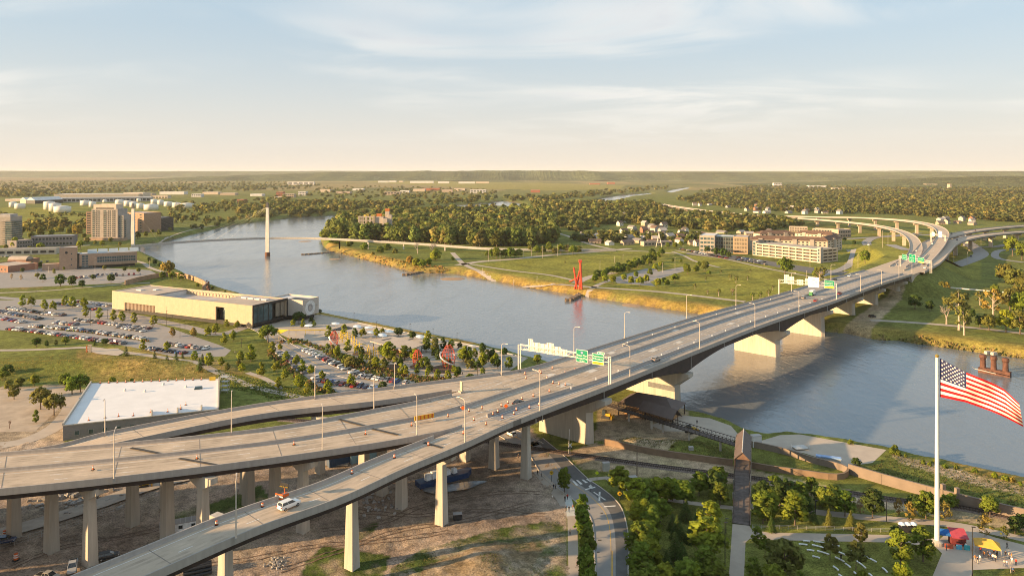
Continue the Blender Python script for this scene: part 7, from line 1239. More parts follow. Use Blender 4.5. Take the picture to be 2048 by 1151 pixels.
trees([(81, 502, 18, 'bright green'), (133, 488, 16), (161, 498, 18, 'bright green'), (30, 496, 22, 'bright green'), (28, 478, 22, 'bright green'), (103, 472, 14, 'yellow-green'), (156, 473, 26, 'golden'), (81, 473, 18), (63, 480, 18), (45, 470, 18), (120, 468, 16), (138, 470, 16), (175, 487, 14), (205, 492, 12, 'bright green'), (222, 486, 12), (190, 490, 10), (60, 505, 14), (12, 505, 16), (240, 492, 9), (258, 470, 14), (275, 478, 16), (292, 474, 12), (318, 472, 14), (340, 464, 10), (305, 468, 10), (88, 488, 12), (110, 486, 12), (145, 480, 14), (168, 478, 12), (40, 485, 14)], 'round', 'olive', 'around the apartment towers', 'trees by the apartment towers', 16)
# far bank park
pk = []
for i in range(34): fr = i / 33; pk.append((1192 + 130 * fr + rt.uniform(-10, 10), 560 - 46 * fr + rt.uniform(-5, 7), rt.uniform(13, 19), rt.choice(('green', 'dark green', 'green'))))
pk += [(1210, 566, 17, 'bright green'), (1226, 567, 17, 'bright green'), (1248, 562, 15, 'bright green'), (1262, 569, 18, 'bright green'), (1280, 572, 20, 'bright green'), (1292, 566, 18, 'bright green'), (1272, 556, 14), (1300, 552, 16), (1316, 574, 18, 'bright green'), (1328, 568, 14), (1350, 566, 20), (1334, 572, 14), (1375, 548, 20), (1392, 546, 16), (1372, 540, 14), (1410, 542, 22, 'olive'), (1398, 536, 14), (1418, 551, 11), (1310, 541, 14, 'bright green'), (1322, 536, 14, 'bright green'), (1345, 525, 9), (1362, 526, 9), (1240, 547, 14), (1205, 556, 15)]
trees(pk, 'round', 'green', 'of the far bank park grove', 'far bank park trees', 16)
trees([(1390, 578, 12), (1411, 562, 10), (1437, 592, 16), (1465, 590, 14, 'tan'), (1460, 560, 13), (1472, 566, 16), (1442, 548, 9), (1505, 600, 16, 'green'), (1520, 598, 16, 'green'), (1537, 592, 14), (1530, 604, 12, 'green'), (1495, 560, 10), (1545, 580, 10), (1415, 588, 9, 'tan'), (1130, 528, 7), (1500, 545, 8)], 'open', 'olive', 'scattered on the wide far bank lawn', 'far lawn trees', 12)
trees([(1570, 553, 40, 'green', 'round'), (1640, 570, 40, 'olive', 'open'), (1634, 560, 26, 'green', 'round'), (1730, 526, 26, 'green', 'round'), (1918, 660, 84, 'olive', 'open'), (1928, 670, 60, 'olive', 'open'), (1986, 640, 66, 'golden', 'open'), (2012, 664, 46, 'bright green', 'round'), (1978, 660, 34, 'olive', 'round'), (1960, 655, 26, 'dark green', 'round'), (2040, 668, 50, 'olive', 'round'), (1940, 640, 26, 'dark green', 'round'), (1830, 618, 30, 'dark green', 'round'), (1860, 622, 22, 'dark green', 'round'), (1893, 575, 14, 'golden', 'shrub'), (1884, 572, 12, 'olive', 'shrub'), (2025, 512, 40, 'bright green', 'round'), (2044, 520, 36, 'green', 'round'), (2010, 565, 40, 'olive', 'round'), (2030, 580, 46, 'olive', 'round'), (2046, 600, 50, 'olive', 'round'), (2000, 560, 22, 'green', 'round'), (2020, 620, 46, 'olive', 'round'), (2046, 640, 60, 'green', 'round'), (1960, 610, 30, 'olive', 'open'), (1990, 600, 32, 'green', 'round'), (1708, 490, 10, 'dark green', 'round'), (1689, 483, 9, 'dark green', 'round'), (1610, 512, 7, 'dark green', 'round'), (1415, 507, 15, 'dark green', 'round'), (1432, 512, 18, 'dark green', 'round'), (1446, 515, 20, 'dark green', 'round'), (1458, 517, 14, 'dark green', 'round'), (1350, 497, 14, 'green', 'round'), (1335, 496, 12, 'green', 'round'), (1362, 495, 14, 'green', 'round')], 'round', 'green', 'beyond the motorway bridge and garage', 'trees beyond the bridge', 20)
trees([(1110 + 12 * i, 510 - 3 * (i % 3), 16 + 5 * (i % 2), ('olive', 'green')[i % 2]) for i in range(-4, 5)] + [(975 + 9 * i, 515 + (i % 3), 15 + 4 * (i % 3), 'green') for i in range(8)], 'round', 'green', 'along the promenade below the woods', 'promenade trees', 16)
# leafless trees
for px, py, hp, k_, lb in ((867, 517, 52, 0, 'big pale leafless cottonwood on the golden river bank'), (835, 507, 34, 2, 'smaller pale leafless tree left of the big cottonwood'), (1422, 1058, 54, 1, 'brown leafless tree beside the plank bridge'), (19, 856, 26, 1, 'small leafless tree at left edge of the pale lot'), (1396, 1110, 50, 1, 'dark leafless tree in the street grove'), (817, 480, 36, 2, 'bleached trunk at the edge of the woods'), (1893, 648, 60, 0, 'pale bare cottonwood on the right bank')):
    v = P(px, py); s = hp * v.y / FPX / 10; inst('leafless_tree', lb, 'tree', [('branches', BARE[k_])], (v.x, v.y, hz1(v.x, v.y)), rt.uniform(0, 6), s)
trees([(873, 520, 28, 'yellow-green'), (820, 524, 16, 'golden'), (833, 530, 18, 'bright green'), (845, 533, 18, 'green'), (858, 528, 16, 'green'), (668, 488, 26, 'green'), (655, 480, 24, 'green'), (648, 474, 20, 'green'), (700, 492, 16, 'green'), (730, 500, 18, 'green'), (760, 505, 16, 'green'), (775, 500, 16, 'green'), (715, 510, 12, 'golden'), (745, 512, 10, 'golden'), (690, 505, 12, 'golden'), (905, 520, 8, 'green'), (790, 506, 12, 'olive')], 'shrub', 'green', 'on the sunny bank under the footbridge', 'bank shrubs', 14)
trees([(1702, 888, 12), (1784, 906, 16), (1796, 910, 12), (1812, 914, 10), (1790, 900, 14), (1846, 927, 10), (1860, 930, 10), (1870, 925, 10), (1890, 935, 10), (1912, 936, 10), (1950, 945, 12), (1990, 955, 14, 'bright green'), (2010, 960, 14, 'yellow-green'), (2024, 962, 12, 'golden'), (1712, 930, 18, 'dark green'), (2040, 970, 10), (1345, 895, 8, 'olive'), (1250, 890, 8)], 'shrub', 'green', 'on the near river edge', 'river edge shrubs', 12)
# woods: the 300 that show largest one by one, the rest as one mass
WOOD = []
for sd in range(5):
    cs, v, f, nn = crown_arrays(50 + sd, 1.6, 9.4, lambda t: 3.5 * math.sqrt(max(.08, 1 - (2 * t - .8) ** 2 * .62)), 26, 13, .78, 1.5); tm = trunk_mb(sd, 8, .3, cs, 2.5, 4); tv = np.array(tm.v); tf = tm.f
    mb = MB(); mb.v = [tuple(x) for x in v]; mb.f = [tuple(x) for x in f]; mb.m = [0] * len(mb.f); mb.add(tm.v, tm.f, 1); WOOD.append(mb.mesh('woodland_tree', [M_leaf, M_bark])); put_n(WOOD[-1], np.concatenate([nn, np.tile([0, 0, 1.], (len(tm.v), 1))]))
PROT = []
for sd in range(6): cs, v, f, nn = crown_arrays(80 + sd, 1.0, 9.4, lambda t: 3.6 * math.sqrt(max(.08, 1 - (2 * t - .75) ** 2 * .6)), 11, 7, 1.35, 1.9); PROT.append((v, f, nn))
FOR = [('peninsula wood', [(650, 474), (672, 445), (700, 434), (780, 429), (900, 424), (1000, 418), (1085, 426), (1130, 446), (1118, 470), (1060, 484), (985, 488), (900, 484), (800, 478), (720, 477), (672, 480)], 760, (15, 22), (.095, .105, .026)),
       ('peninsula wood', [(662, 478), (720, 476), (800, 477), (900, 483), (1000, 489), (1060, 486), (1110, 478), (1112, 484), (1060, 493), (990, 494), (880, 488), (780, 483), (700, 482)], 150, (18, 25), (.095, .11, .026)),
       ('north bank wood', [(470, 425), (560, 405), (700, 404), (860, 404), (960, 396), (1080, 394), (1200, 382), (1330, 372.5), (1345, 377), (1215, 390), (1100, 403), (960, 405), (800, 417), (690, 426), (600, 431), (520, 436)], 620, (10, 17), (.085, .09, .026)),
       ('suburb trees', [(1090, 432), (1240, 425), (1320, 430), (1420, 432), (1540, 440), (1610, 452), (1500, 466), (1400, 462), (1250, 446), (1150, 466), (1120, 450)], 420, (11, 18), (.085, .09, .025)),
       ('suburb trees', [(1130, 480), (1200, 470), (1330, 476), (1480, 480), (1480, 486), (1330, 484), (1200, 486)], 170, (8, 13), (.085, .09, .025)),
       ('suburb trees', [(1060, 408), (1300, 404), (1335, 424), (1240, 424), (1090, 430)], 300, (10, 17), (.09, .095, .025)),
       ('east plain trees', [(1350, 400), (1420, 386), (1560, 380), (2080, 384), (2080, 447), (1960, 440), (1800, 430), (1600, 425), (1500, 420), (1400, 408)], 2500, (9, 15), (.085, .088, .026)),
       ('east plain trees', [(1390, 384), (1500, 372), (1700, 368), (2080, 366), (2080, 386), (1560, 384)], 1500, (9, 14), (.08, .085, .028)),
       ('left plain wood', [(-60, 363), (300, 362.5), (560, 364), (640, 369), (640, 377), (560, 380), (400, 384), (300, 384), (200, 386), (60, 394), (-60, 396)], 900, (10, 16), (.08, .082, .028)),
       ('left plain trees', [(330, 412), (440, 402), (545, 398), (640, 388), (560, 404), (480, 420), (430, 428), (350, 430)], 130, (8, 14), (.1, .1, .028)),
       ('left plain trees', [(-40, 431), (180, 428), (180, 433), (-40, 436)], 40, (6, 10), (.09, .095, .026)), ('left plain trees', [(-40, 447), (180, 445), (182, 462), (60, 466), (-40, 462)], 80, (9, 15), (.11, .1, .027)), ('left plain trees', [(290, 428), (400, 430), (420, 440), (340, 450), (300, 446)], 40, (7, 11), (.075, .085, .026)),
       ('town trees', [(640, 372), (760, 372), (1000, 380), (980, 394), (860, 398), (700, 398), (620, 392)], 260, (8, 13), (.085, .09, .027)), ('levee bank trees', [(420, 438), (520, 428), (545, 436), (470, 446), (400, 460), (380, 458)], 60, (5, 9), (.07, .08, .025))]
rn = np.random.default_rng(77); ALL = []
hp_ = np.array(HOUSES)
for nm, q, n, hh, c in FOR:
    q = np.array(q, float); x0, y0 = q.min(0); x1, y1 = q.max(0); m = 0; px = []; 
    while m < n:
        a = rn.uniform(x0, x1, n * 3); b = rn.uniform(y0, y1, n * 3); k = inside(q, a, b); px.append(np.stack([a[k], b[k]], 1)); m += int(k.sum())
    px = np.concatenate(px)[:n]; Y = FPX * (CAM_H - GZ) / (px[:, 1] - HOR); X = (px[:, 0] - 1024) / FPX * Y; ok = rdist(X, Y) > 6
    if len(hp_): ok &= np.array([np.hypot(hp_[:, 0] - x, hp_[:, 1] - y).min() > 9 for x, y in zip(X, Y)])
    X, Y = X[ok], Y[ok]; Z = height(X, Y); H = rn.uniform(hh[0], hh[1], len(X)); warm = (rn.uniform(0, 1, len(X)) < .13)[:, None]; j = rn.uniform(.6, 1.45, (len(X), 1)); col_ = np.array(c)[None] * 2.05 * j * rn.uniform(.92, 1.08, (len(X), 3)); col_ = np.where(warm, np.array([[.30, .25, .075]]) * j, col_)
    ALL += [(H[i] / Y[i], nm, X[i], Y[i], Z[i], H[i], tuple(col_[i])) for i in range(len(X))]
ALL.sort(key=lambda t_: -t_[0]); big = ALL[:300]; mass = ALL[300:]
big.sort(key=lambda t_: t_[2] / t_[3])
for i, (_, nm, x, y, z, h, c) in enumerate(big):
    s = h / 10; inst('woodland_tree', f'tall {"golden" if c[0] > 1.25 * c[1] * .95 and c[0] > .13 else "green"} woodland tree, {nth(i)} from left among nearest trees of the far woods', 'tree', WOOD[i % 5], (x, y, z), rt.uniform(0, 6.3), (s * rt.uniform(.95, 1.2), s * rt.uniform(.95, 1.2), s), 'trees of the far bank woods', c)
V, F, T_, NN = [], [], [], []; o = 0
for i, (_, nm, x, y, z, h, c) in enumerate(mass):
    v, f, nn = PROT[i % 6]; s = h / 10; q = rt.uniform(0, 6.3); ca_, sa_ = math.cos(q), math.sin(q); k = 1.4 if y < 2200 else 2.0; w_ = np.stack([(v[:, 0] * ca_ - v[:, 1] * sa_) * s * k + x, (v[:, 0] * sa_ + v[:, 1] * ca_) * s * k + y, v[:, 2] * s + z - .5], 1); V.append(w_); NN.append(np.stack([nn[:, 0] * ca_ - nn[:, 1] * sa_, nn[:, 0] * sa_ + nn[:, 1] * ca_, nn[:, 2]], 1)); F.append(f + o); o += len(v); T_.append(np.tile(np.array([*c, 1.0]), (len(v), 1)))
me = np_mesh('forest', np.concatenate(V), np.concatenate(F), M_leafa, np.concatenate(NN)); ca = me.color_attributes.new('tint', 'FLOAT_COLOR', 'POINT'); ca.data.foreach_set('color', np.concatenate(T_).astype(np.float32).ravel()); o_ = bpy.data.objects.new('forest', me); C.objects.link(o_); tag(o_, 'far off woods and suburb trees covering the plain', kind='stuff')
# grasses and ground cover
def tufts(name, X, Y, H, Cc, label, wd=.5, blades=3):
    Z = height(X, Y); n = len(X); V = []; T_ = []
    for b in range(blades):
        q = rn.uniform(0, 3.14, n); l = rn.uniform(-.35, .35, (n, 2)) * H[:, None]; p = np.stack([X + rn.uniform(-.5, .5, n) * wd * 2, Y + rn.uniform(-.5, .5, n) * wd * 2, Z - .1], 1); s = np.stack([np.cos(q), np.sin(q), 0 * q], 1) * (wd * H)[:, None]; t = p + np.concatenate([l, H[:, None] * rn.uniform(.7, 1.1, (n, 1))], 1)
        V.append(np.stack([p - s, p + s, t + s * .25, t - s * .25], 1)); T_.append(np.repeat(Cc[:, None] * 1.35, 4, 1))
    v = np.concatenate(V).reshape(-1, 3); me = np_mesh(name, v, np.arange(len(v)).reshape(-1, 4), M_leafa, np.tile([-.25, -.1, 1.], (len(v), 1)) + np.repeat(rn.normal(0, .35, (len(v) // 4, 3)), 4, 0)); ca = me.color_attributes.new('tint', 'FLOAT_COLOR', 'POINT'); t = np.concatenate(T_).reshape(-1, 3); ca.data.foreach_set('color', np.concatenate([t, np.ones((len(t), 1))], 1).astype(np.float32).ravel()); o = bpy.data.objects.new(name, me); C.objects.link(o); return tag(o, label, kind='stuff')
def scat(q, n): q = np.array(q, float); a = rn.uniform(q[:, 0].min(), q[:, 0].max(), n * 4); b = rn.uniform(q[:, 1].min(), q[:, 1].max(), n * 4); k = inside(q, a, b); Y = FPX * (CAM_H - GZ) / (b[k][:n] - HOR); return (a[k][:n] - 1024) / FPX * Y, Y
def cols(n, *cc): c = np.array(cc); return c[rn.integers(0, len(c), n)] * rn.uniform(.75, 1.25, (n, 1))
X, Y = scat([(640, 488), (690, 500), (770, 515), (860, 530), (950, 545), (1060, 564), (1150, 580), (1300, 602), (1440, 624), (1440, 640), (1300, 618), (1060, 580), (900, 552), (820, 548), (690, 514), (636, 494)], 7000); rd_ = rdist(X, Y); k = (rd_ > 2) & (rd_ < 26); X, Y = X[k], Y[k]; tufts('bank_grass', X, Y, rn.uniform(.7, 2.0, len(X)), cols(len(X), (.40, .25, .06), (.32, .22, .06), (.24, .2, .05), (.42, .24, .10), (.12, .12, .03)), 'dry golden reeds along the far river bank')
X, Y = scat([(1690, 664), (1760, 676), (1830, 684), (2048, 716), (2060, 700), (1840, 668), (1740, 660)], 1500); k = rdist(X, Y) > 1.5; tufts('bank_grass', X[k], Y[k], rn.uniform(.5, 1.3, k.sum()), cols(k.sum(), (.30, .2, .08), (.1, .12, .03), (.2, .16, .05)), 'rough grass on the far right bank')
X, Y = scat([(-20, 716), (150, 708), (280, 708), (420, 742), (520, 776), (430, 757), (175, 765), (-20, 760)], 9000); tufts('levee_grass', X, Y, rn.uniform(.12, .34, len(X)), cols(len(X), (.2, .18, .042), (.14, .15, .033), (.3, .22, .06), (.16, .16, .036)), 'long mixed grass on the levee slope', .6)
X, Y = scat([(430, 740), (520, 760), (640, 790), (640, 800), (560, 800), (440, 770)], 1500); tufts('levee_grass', X, Y, rn.uniform(.3, .7, len(X)), cols(len(X), (.11, .15, .03), (.16, .17, .03)), 'green grass beside the small car park road', .6)
X, Y = scat([(1780, 905), (2048, 965), (2060, 1020), (1720, 950)], 2200); k = rdist(X, Y) > 3; tufts('bank_grass', X[k], Y[k], rn.uniform(.15, .45, k.sum()), cols(k.sum(), (.065, .09, .022), (.08, .10, .025), (.12, .10, .04)), 'green grass on the near river bank', .55)
X, Y = scat([(840, 1100), (900, 1085), (1000, 1055), (1110, 1040), (1132, 1060), (1132, 1190), (760, 1190), (780, 1140)], 5000); k = wob(X, Y, .11) > -.15; tufts('weeds', X[k], Y[k], rn.uniform(.08, .25, k.sum()), cols(k.sum(), (.07, .10, .02), (.10, .115, .03), (.16, .13, .05)), 'weeds growing over the dirt mound', .55)
X, Y = scat([(1200, 885), (1330, 900), (1466, 922), (1466, 890), (1400, 882), (1340, 890), (1260, 880)], 1800); tufts('weeds', X, Y, rn.uniform(.1, .35, len(X)), cols(len(X), (.07, .095, .022), (.10, .11, .03), (.2, .15, .05)), 'weeds between flood wall and walkway', .55)
for q, n, lb in (([(545, 686), (600, 686), (640, 700), (700, 735), (750, 752), (830, 762), (830, 752), (740, 728), (660, 698), (590, 676)], 1300, 'planted shrub bank above the small car park'), ([(540, 700), (556, 712), (590, 745), (640, 775), (700, 792), (690, 797), (630, 782), (575, 745), (535, 712)], 700, 'planted verge left of the small car park'), ([(830, 752), (930, 760), (1000, 748), (1000, 756), (900, 774), (830, 778)], 700, 'shrub bed between playground and ramp'), ([(80, 652), (170, 658), (280, 676), (300, 684), (180, 666), (80, 656)], 500, 'brown planting strip between car rows')):
    X, Y = scat(q, n); tufts('planting_bed', X, Y, rn.uniform(.5, 1.4, len(X)), cols(len(X), (.22, .12, .06), (.08, .11, .028), (.12, .10, .04), (.28, .17, .07), (.1, .13, .03), (.11, .14, .03)), lb, .7)
# ------------------------------------------------------------------ joints, seams and wheel ruts
M_sj = mat('slab_joint', (.24, .2, .17), .9, .1, .5, space='World')
def cross_joints(par, S, N, step, t0=.02, t1=.98, dz=.03, w_=.16):
    L_ = np.concatenate([[0], np.cumsum(np.linalg.norm(np.diff(S[:, :2], axis=0), axis=1))])
    for s_ in np.arange(6, L_[-1] - 3, step):
        i = int(np.argmin(np.abs(L_ - s_))); a = Vector(S[i] * (1 - t0) + N[i] * t0); b = Vector(S[i] * (1 - t1) + N[i] * t1); d = b - a; mb = MB(); c = (a + b) / 2; mb.box((c.x, c.y, c.z + dz), (d.length, w_, .012), math.atan2(d.y, d.x)); mb.build('slab_joint', M_sj, par)
cross_joints(rampA, SA, NA, 17); cross_joints(viad, SV, NV, 21); cross_joints(rampC, SC_, NC_, 21); cross_joints(bridge, SB, NBr, 30, dz=.04)
for i, a in enumerate(np.linspace(6, Lm - 6, 19)):
    if o0 - 1 < a < o1 + 1 or o2 - 1 < a < o3 + 1: continue
    mu.block('panel_joint', a - .04, a + .04, -.015, .02, 3.1, 14.5, M_frame)
for z_ in (5.9, 8.8, 11.7):
    for a0_, a1_ in ((.2, o0 - .2), (o1 + .2, o2 - .2), (o3 + .2, Lm - .2)) if z_ < 7.4 or z_ > 0 else (): mu.block('panel_joint', a0_, a1_, -.012, .02, z_ - .035, z_ + .035, M_frame)
M_rut = mat('wet_rut', (.17, .115, .08), .9, .2, .8, space='World')
for q in ([(300, 1140), (480, 1120), (640, 1090), (780, 1080), (900, 1062)], [(560, 1140), (680, 1100), (800, 1060), (930, 1040), (1060, 1005)], [(640, 1060), (760, 1045), (850, 1010), (1000, 985), (1080, 985)], [(20, 1135), (120, 1095), (260, 1070), (420, 1030)], [(700, 1020), (830, 1030), (960, 1020), (1090, 1030)]):
    for o_ in (-.9, .9):
        p = offs(hpts(resample([tuple(P(*x)) for x in q], 1.5), 0), o_); p[:, 2] = height(p[:, 0], p[:, 1]) + wob(p[:, 0], p[:, 1], .55) * .35 + wob(p[:, 0], p[:, 1], 1.7) * .16 + .06; mb = MB(); ribbon(mb, offs(p, -.22), offs(p, .22)); o = mb.build('wheel_rut', M_rut, ground)
# ------------------------------------------------------------------ flag
fb_ = P(1874, 1088); FZ = zat(708, fb_.y); fpz = thing('flagpole', 'very tall white flagpole beside the food stalls', 'flagpole', tuple(fb_)); M_fp = mat('white_pole', (.80, .77, .72), .4, .03, .3)
mb = MB(); mb.tube((fb_.x, fb_.y, GZ - .3), (fb_.x, fb_.y, FZ - .8), .62, .34, 14); mb.build('pole', M_fp, fpz); mb = MB(); mb.lathe((fb_.x, fb_.y, FZ - .8), [(.3, 0), (.5, .25), (.5, .6), (.1, .9)], 10); mb.build('finial', mat('gold_ball', (.6, .42, .12), .3, metal=.8), fpz); mb = MB(); mb.lathe((fb_.x, fb_.y, GZ), [(1.5, 0), (1.5, .9), (.7, 1.3)], 14); mb.build('plinth', M_conc, fpz)
mb = MB(); mb.tube((fb_.x + .75, fb_.y, GZ + 2), (fb_.x + .75, fb_.y, FZ - 1.2), .03, n=4); mb.build('halyard', M_galv, fpz)
flg = thing('flag', 'large striped flag with blue star field streaming from the pole', 'flag', (fb_.x + .9, fb_.y, FZ - 12)); kf = fb_.y / FPX
def flagp(u, v):     # u along the fly, v down the hoist (0 top)
    xt = np.interp(u, [0, .33, .7, 1], [1880, 1932, 1994, 2038]); yt = np.interp(u, [0, .33, .6, .8, 1], [716, 744, 762, 778, 806]); xb = np.interp(u, [0, .33, .7, 1], [1880, 1932, 1998, 2047]); yb = np.interp(u, [0, .33, .6, .8, 1], [793, 804, 821, 836, 853])
    x = xt + (xb - xt) * v; y = yt + (yb - yt) * v; wv = math.sin(u * 10.5 + v * 3.2) * .75 * u + math.sin(u * 23 - v * 4.5) * .3 * u; lean = 1 - .0; full = 77.0; sh = (yb - yt); dep = math.sqrt(max(0, full * full - sh * sh)) * kf * (v - .5) * .9
    Yd = fb_.y - 8 * u + wv * 1.3 + dep * .5 * u; return Vector(((x - 1024) / FPX * Yd, Yd, CAM_H - (y - HOR) * Yd / FPX))
NU, NVs = 48, 13; M_fr = mat('flag_red', (.50, .012, .018), .7, .04, 1); M_fw = mat('flag_white', (.80, .76, .70), .7, .02, 1); M_fbl = mat('flag_blue', (.025, .03, .10), .7, .04, 1)
for s_ in range(13):
    mb = MB(); u0 = 16 if s_ < 7 else 0; g = [[flagp(i / NU, (s_ + j / 3) / 13) for i in range(u0, NU + 1)] for j in range(4)]; n = NU + 1 - u0
    mb.add([p for r_ in g for p in r_], [(j * n + i, (j + 1) * n + i, (j + 1) * n + i + 1, j * n + i + 1) for j in range(3) for i in range(n - 1)]); mb.build('stripe', M_fw if s_ % 2 else M_fr, flg, True)
mb = MB(); g = [[flagp(i / NU, j / 26) for i in range(0, 17)] for j in range(15)]; mb.add([p for r_ in g for p in r_], [(j * 17 + i, (j + 1) * 17 + i, (j + 1) * 17 + i + 1, j * 17 + i + 1) for j in range(14) for i in range(16)]); can = mb.build('star_field', M_fbl, flg, True)
mb = MB()
for r_ in range(9):
    for c_ in range(6 if r_ % 2 == 0 else 5):
        u = (c_ + (.5 if r_ % 2 == 0 else 1)) / 6 * .325; v = (r_ + .7) / 9.6 * 7 / 13
        for off in (-.05, .05):
            c = flagp(u, v) + Vector((0, off, 0)); pts = [c] 
            for k in range(10): rr = (.34 if k % 2 == 0 else .15); a = math.pi / 2 + k * math.pi / 5; pts.append(flagp(u + rr * math.cos(a) / 22, max(0, v - rr * math.sin(a) / 10.4)) + Vector((0, off, 0)))
            mb.add(pts, [(0, 1 + k, 1 + (k + 1) % 10) for k in range(10)])
tag(mb.build('stars', M_fw, can), kind='stuff')
# ------------------------------------------------------------------ people
def skin_body(pose):
    J = dict(pel=(0, 0, .95), che=(0, .02, 1.3), nec=(0, 0, 1.47), hd0=(0, -.01, 1.56), hd1=(0, -.03, 1.72)); J.update(pose)
    names = ['pel', 'che', 'nec', 'hd0', 'hd1', 'ls', 'le', 'lh', 'lf', 'rs', 're', 'rh', 'rf', 'lk0', 'lk', 'la', 'lt', 'rk0', 'rk', 'ra', 'rt_']; rad = dict(pel=.15, che=.16, nec=.062, hd0=.085, hd1=.088, ls=.075, le=.05, lh=.036, lf=.03, rs=.075, re=.05, rh=.036, rf=.03, lk0=.1, lk=.07, la=.048, lt=.04, rk0=.1, rk=.07, ra=.048, rt_=.04)
    E = [('pel', 'che'), ('che', 'nec'), ('nec', 'hd0'), ('hd0', 'hd1'), ('che', 'ls'), ('ls', 'le'), ('le', 'lh'), ('lh', 'lf'), ('che', 'rs'), ('rs', 're'), ('re', 'rh'), ('rh', 'rf'), ('pel', 'lk0'), ('lk0', 'lk'), ('lk', 'la'), ('la', 'lt'), ('pel', 'rk0'), ('rk0', 'rk'), ('rk', 'ra'), ('ra', 'rt_')]
    me = bpy.data.meshes.new('person'); me.from_pydata([J[n] for n in names], [(names.index(a), names.index(b)) for a, b in E], []); o = bpy.data.objects.new('tmp', me); C.objects.link(o)
    m = o.modifiers.new('s', 'SKIN'); m.use_smooth_shade = True
    for i, n in enumerate(names): d = me.skin_vertices[0].data[i]; k = rad[n]; d.radius = (k * 1.15, k) if n in ('che', 'pel') else (k, k); d.use_root = (n == 'pel')
    s = o.modifiers.new('u', 'SUBSURF'); s.levels = 1; s.render_levels = 1
    r_ = bpy.data.meshes.new_from_object(o.evaluated_get(bpy.context.evaluated_depsgraph_get())); bpy.data.objects.remove(o); return r_
arm = lambda s, e, h, f: {}
def mkpose(ls, ll, sw, seat=False):
    p = {}
    for s, k, st, aw in ((-1, 'l', ls, sw), (1, 'r', -ls, -sw)):
        p[k + 's'] = (s * .2, 0, 1.41); p[k + 'e'] = (s * .26, .1 * aw * 2, 1.13); p[k + 'h'] = (s * .25, -.12 + .28 * aw, .9); p[k + 'f'] = (s * .24, -.16 + .32 * aw, .81)
        p[k + 'k0'] = (s * .1, 0, .86); p[k + 'k'] = (s * .11, -st * .5 - .03, .5); p[k + 'a'] = (s * .11, -st, .09 if st <= 0 else .06); p['lt' if k == 'l' else 'rt_'] = (s * .12, -st - .17, .035)
    return p
POSES = [mkpose(.28, 0, .5), mkpose(.03, 0, .1), mkpose(-.22, 0, -.4)]
M_skin = mat('skin', (.42, .25, .17), .7); M_hair = mat('dark_hair', (.03, .02, .015), .8); PM = {}
SH = {'black': (.02, .02, .022), 'white': (.72, .70, .66), 'red': (.42, .04, .03), 'orange': (.62, .22, .06), 'blue': (.06, .12, .28), 'grey': (.22, .22, .23), 'cream': (.62, .52, .40)}; TR = {'dark': (.03, .03, .04), 'blue jeans': (.06, .09, .17), 'pale': (.45, .40, .34)}
base_p = [skin_body(p) for p in POSES]
def finger_tips(me, pose):
    mb = MB(); mb.v = [tuple(v.co) for v in me.vertices]; mb.f = [tuple(p.vertices) for p in me.polygons]; mb.m = [0] * len(mb.f)
    for k, s in (('l', -1), ('r', 1)):
        h = Vector(pose[k + 'f']); 
        for i in range(4): b = h + Vector((0, (i - 1.5) * .018, .01)); mb.tube(b, b + Vector((s * -.012, -.015, -.075 + abs(i - 1.3) * .012)), .009, .007, 4)
        b = h + Vector((-s * .005, -.035, .05)); mb.tube(b, b + Vector((-s * .02, -.035, -.045)), .01, .008, 4)
    hc_ = Vector((0, -.03, 1.66)); mb.tube(hc_ + Vector((0, -.085, -.02)), hc_ + Vector((0, -.115, -.035)), .014, .018, 4)
    for s in (-1, 1): mb.box((s * .088, -.02, 1.645), (.02, .04, .055)); mb.box((s * .032, -.115, 1.655), (.02, .012, .012))
    return mb
def person_mesh(k, sh, tr):
    if (k, sh, tr) in PM: return PM[k, sh, tr]
    mb = finger_tips(base_p[k], POSES[k]); me = mb.mesh('person', [M_skin, mat('shirt_' + sh, SH[sh], .9), mat('trousers_' + tr, TR[tr], .9), M_hair, M_tyre], True)
    for p in me.polygons:
        c = p.center; z = c.z; ax = abs(c.x)
        if z > 1.69 or (z > 1.58 and c.y > .015): i = 3
        elif z > 1.47 or (ax > .2 and z < 1.12 and z > .7 and abs(c.y) < .4): i = 0
        elif z > .97: i = 1
        elif z > .1: i = 2
        else: i = 4
        p.material_index = i
    PM[k, sh, tr] = me; return me
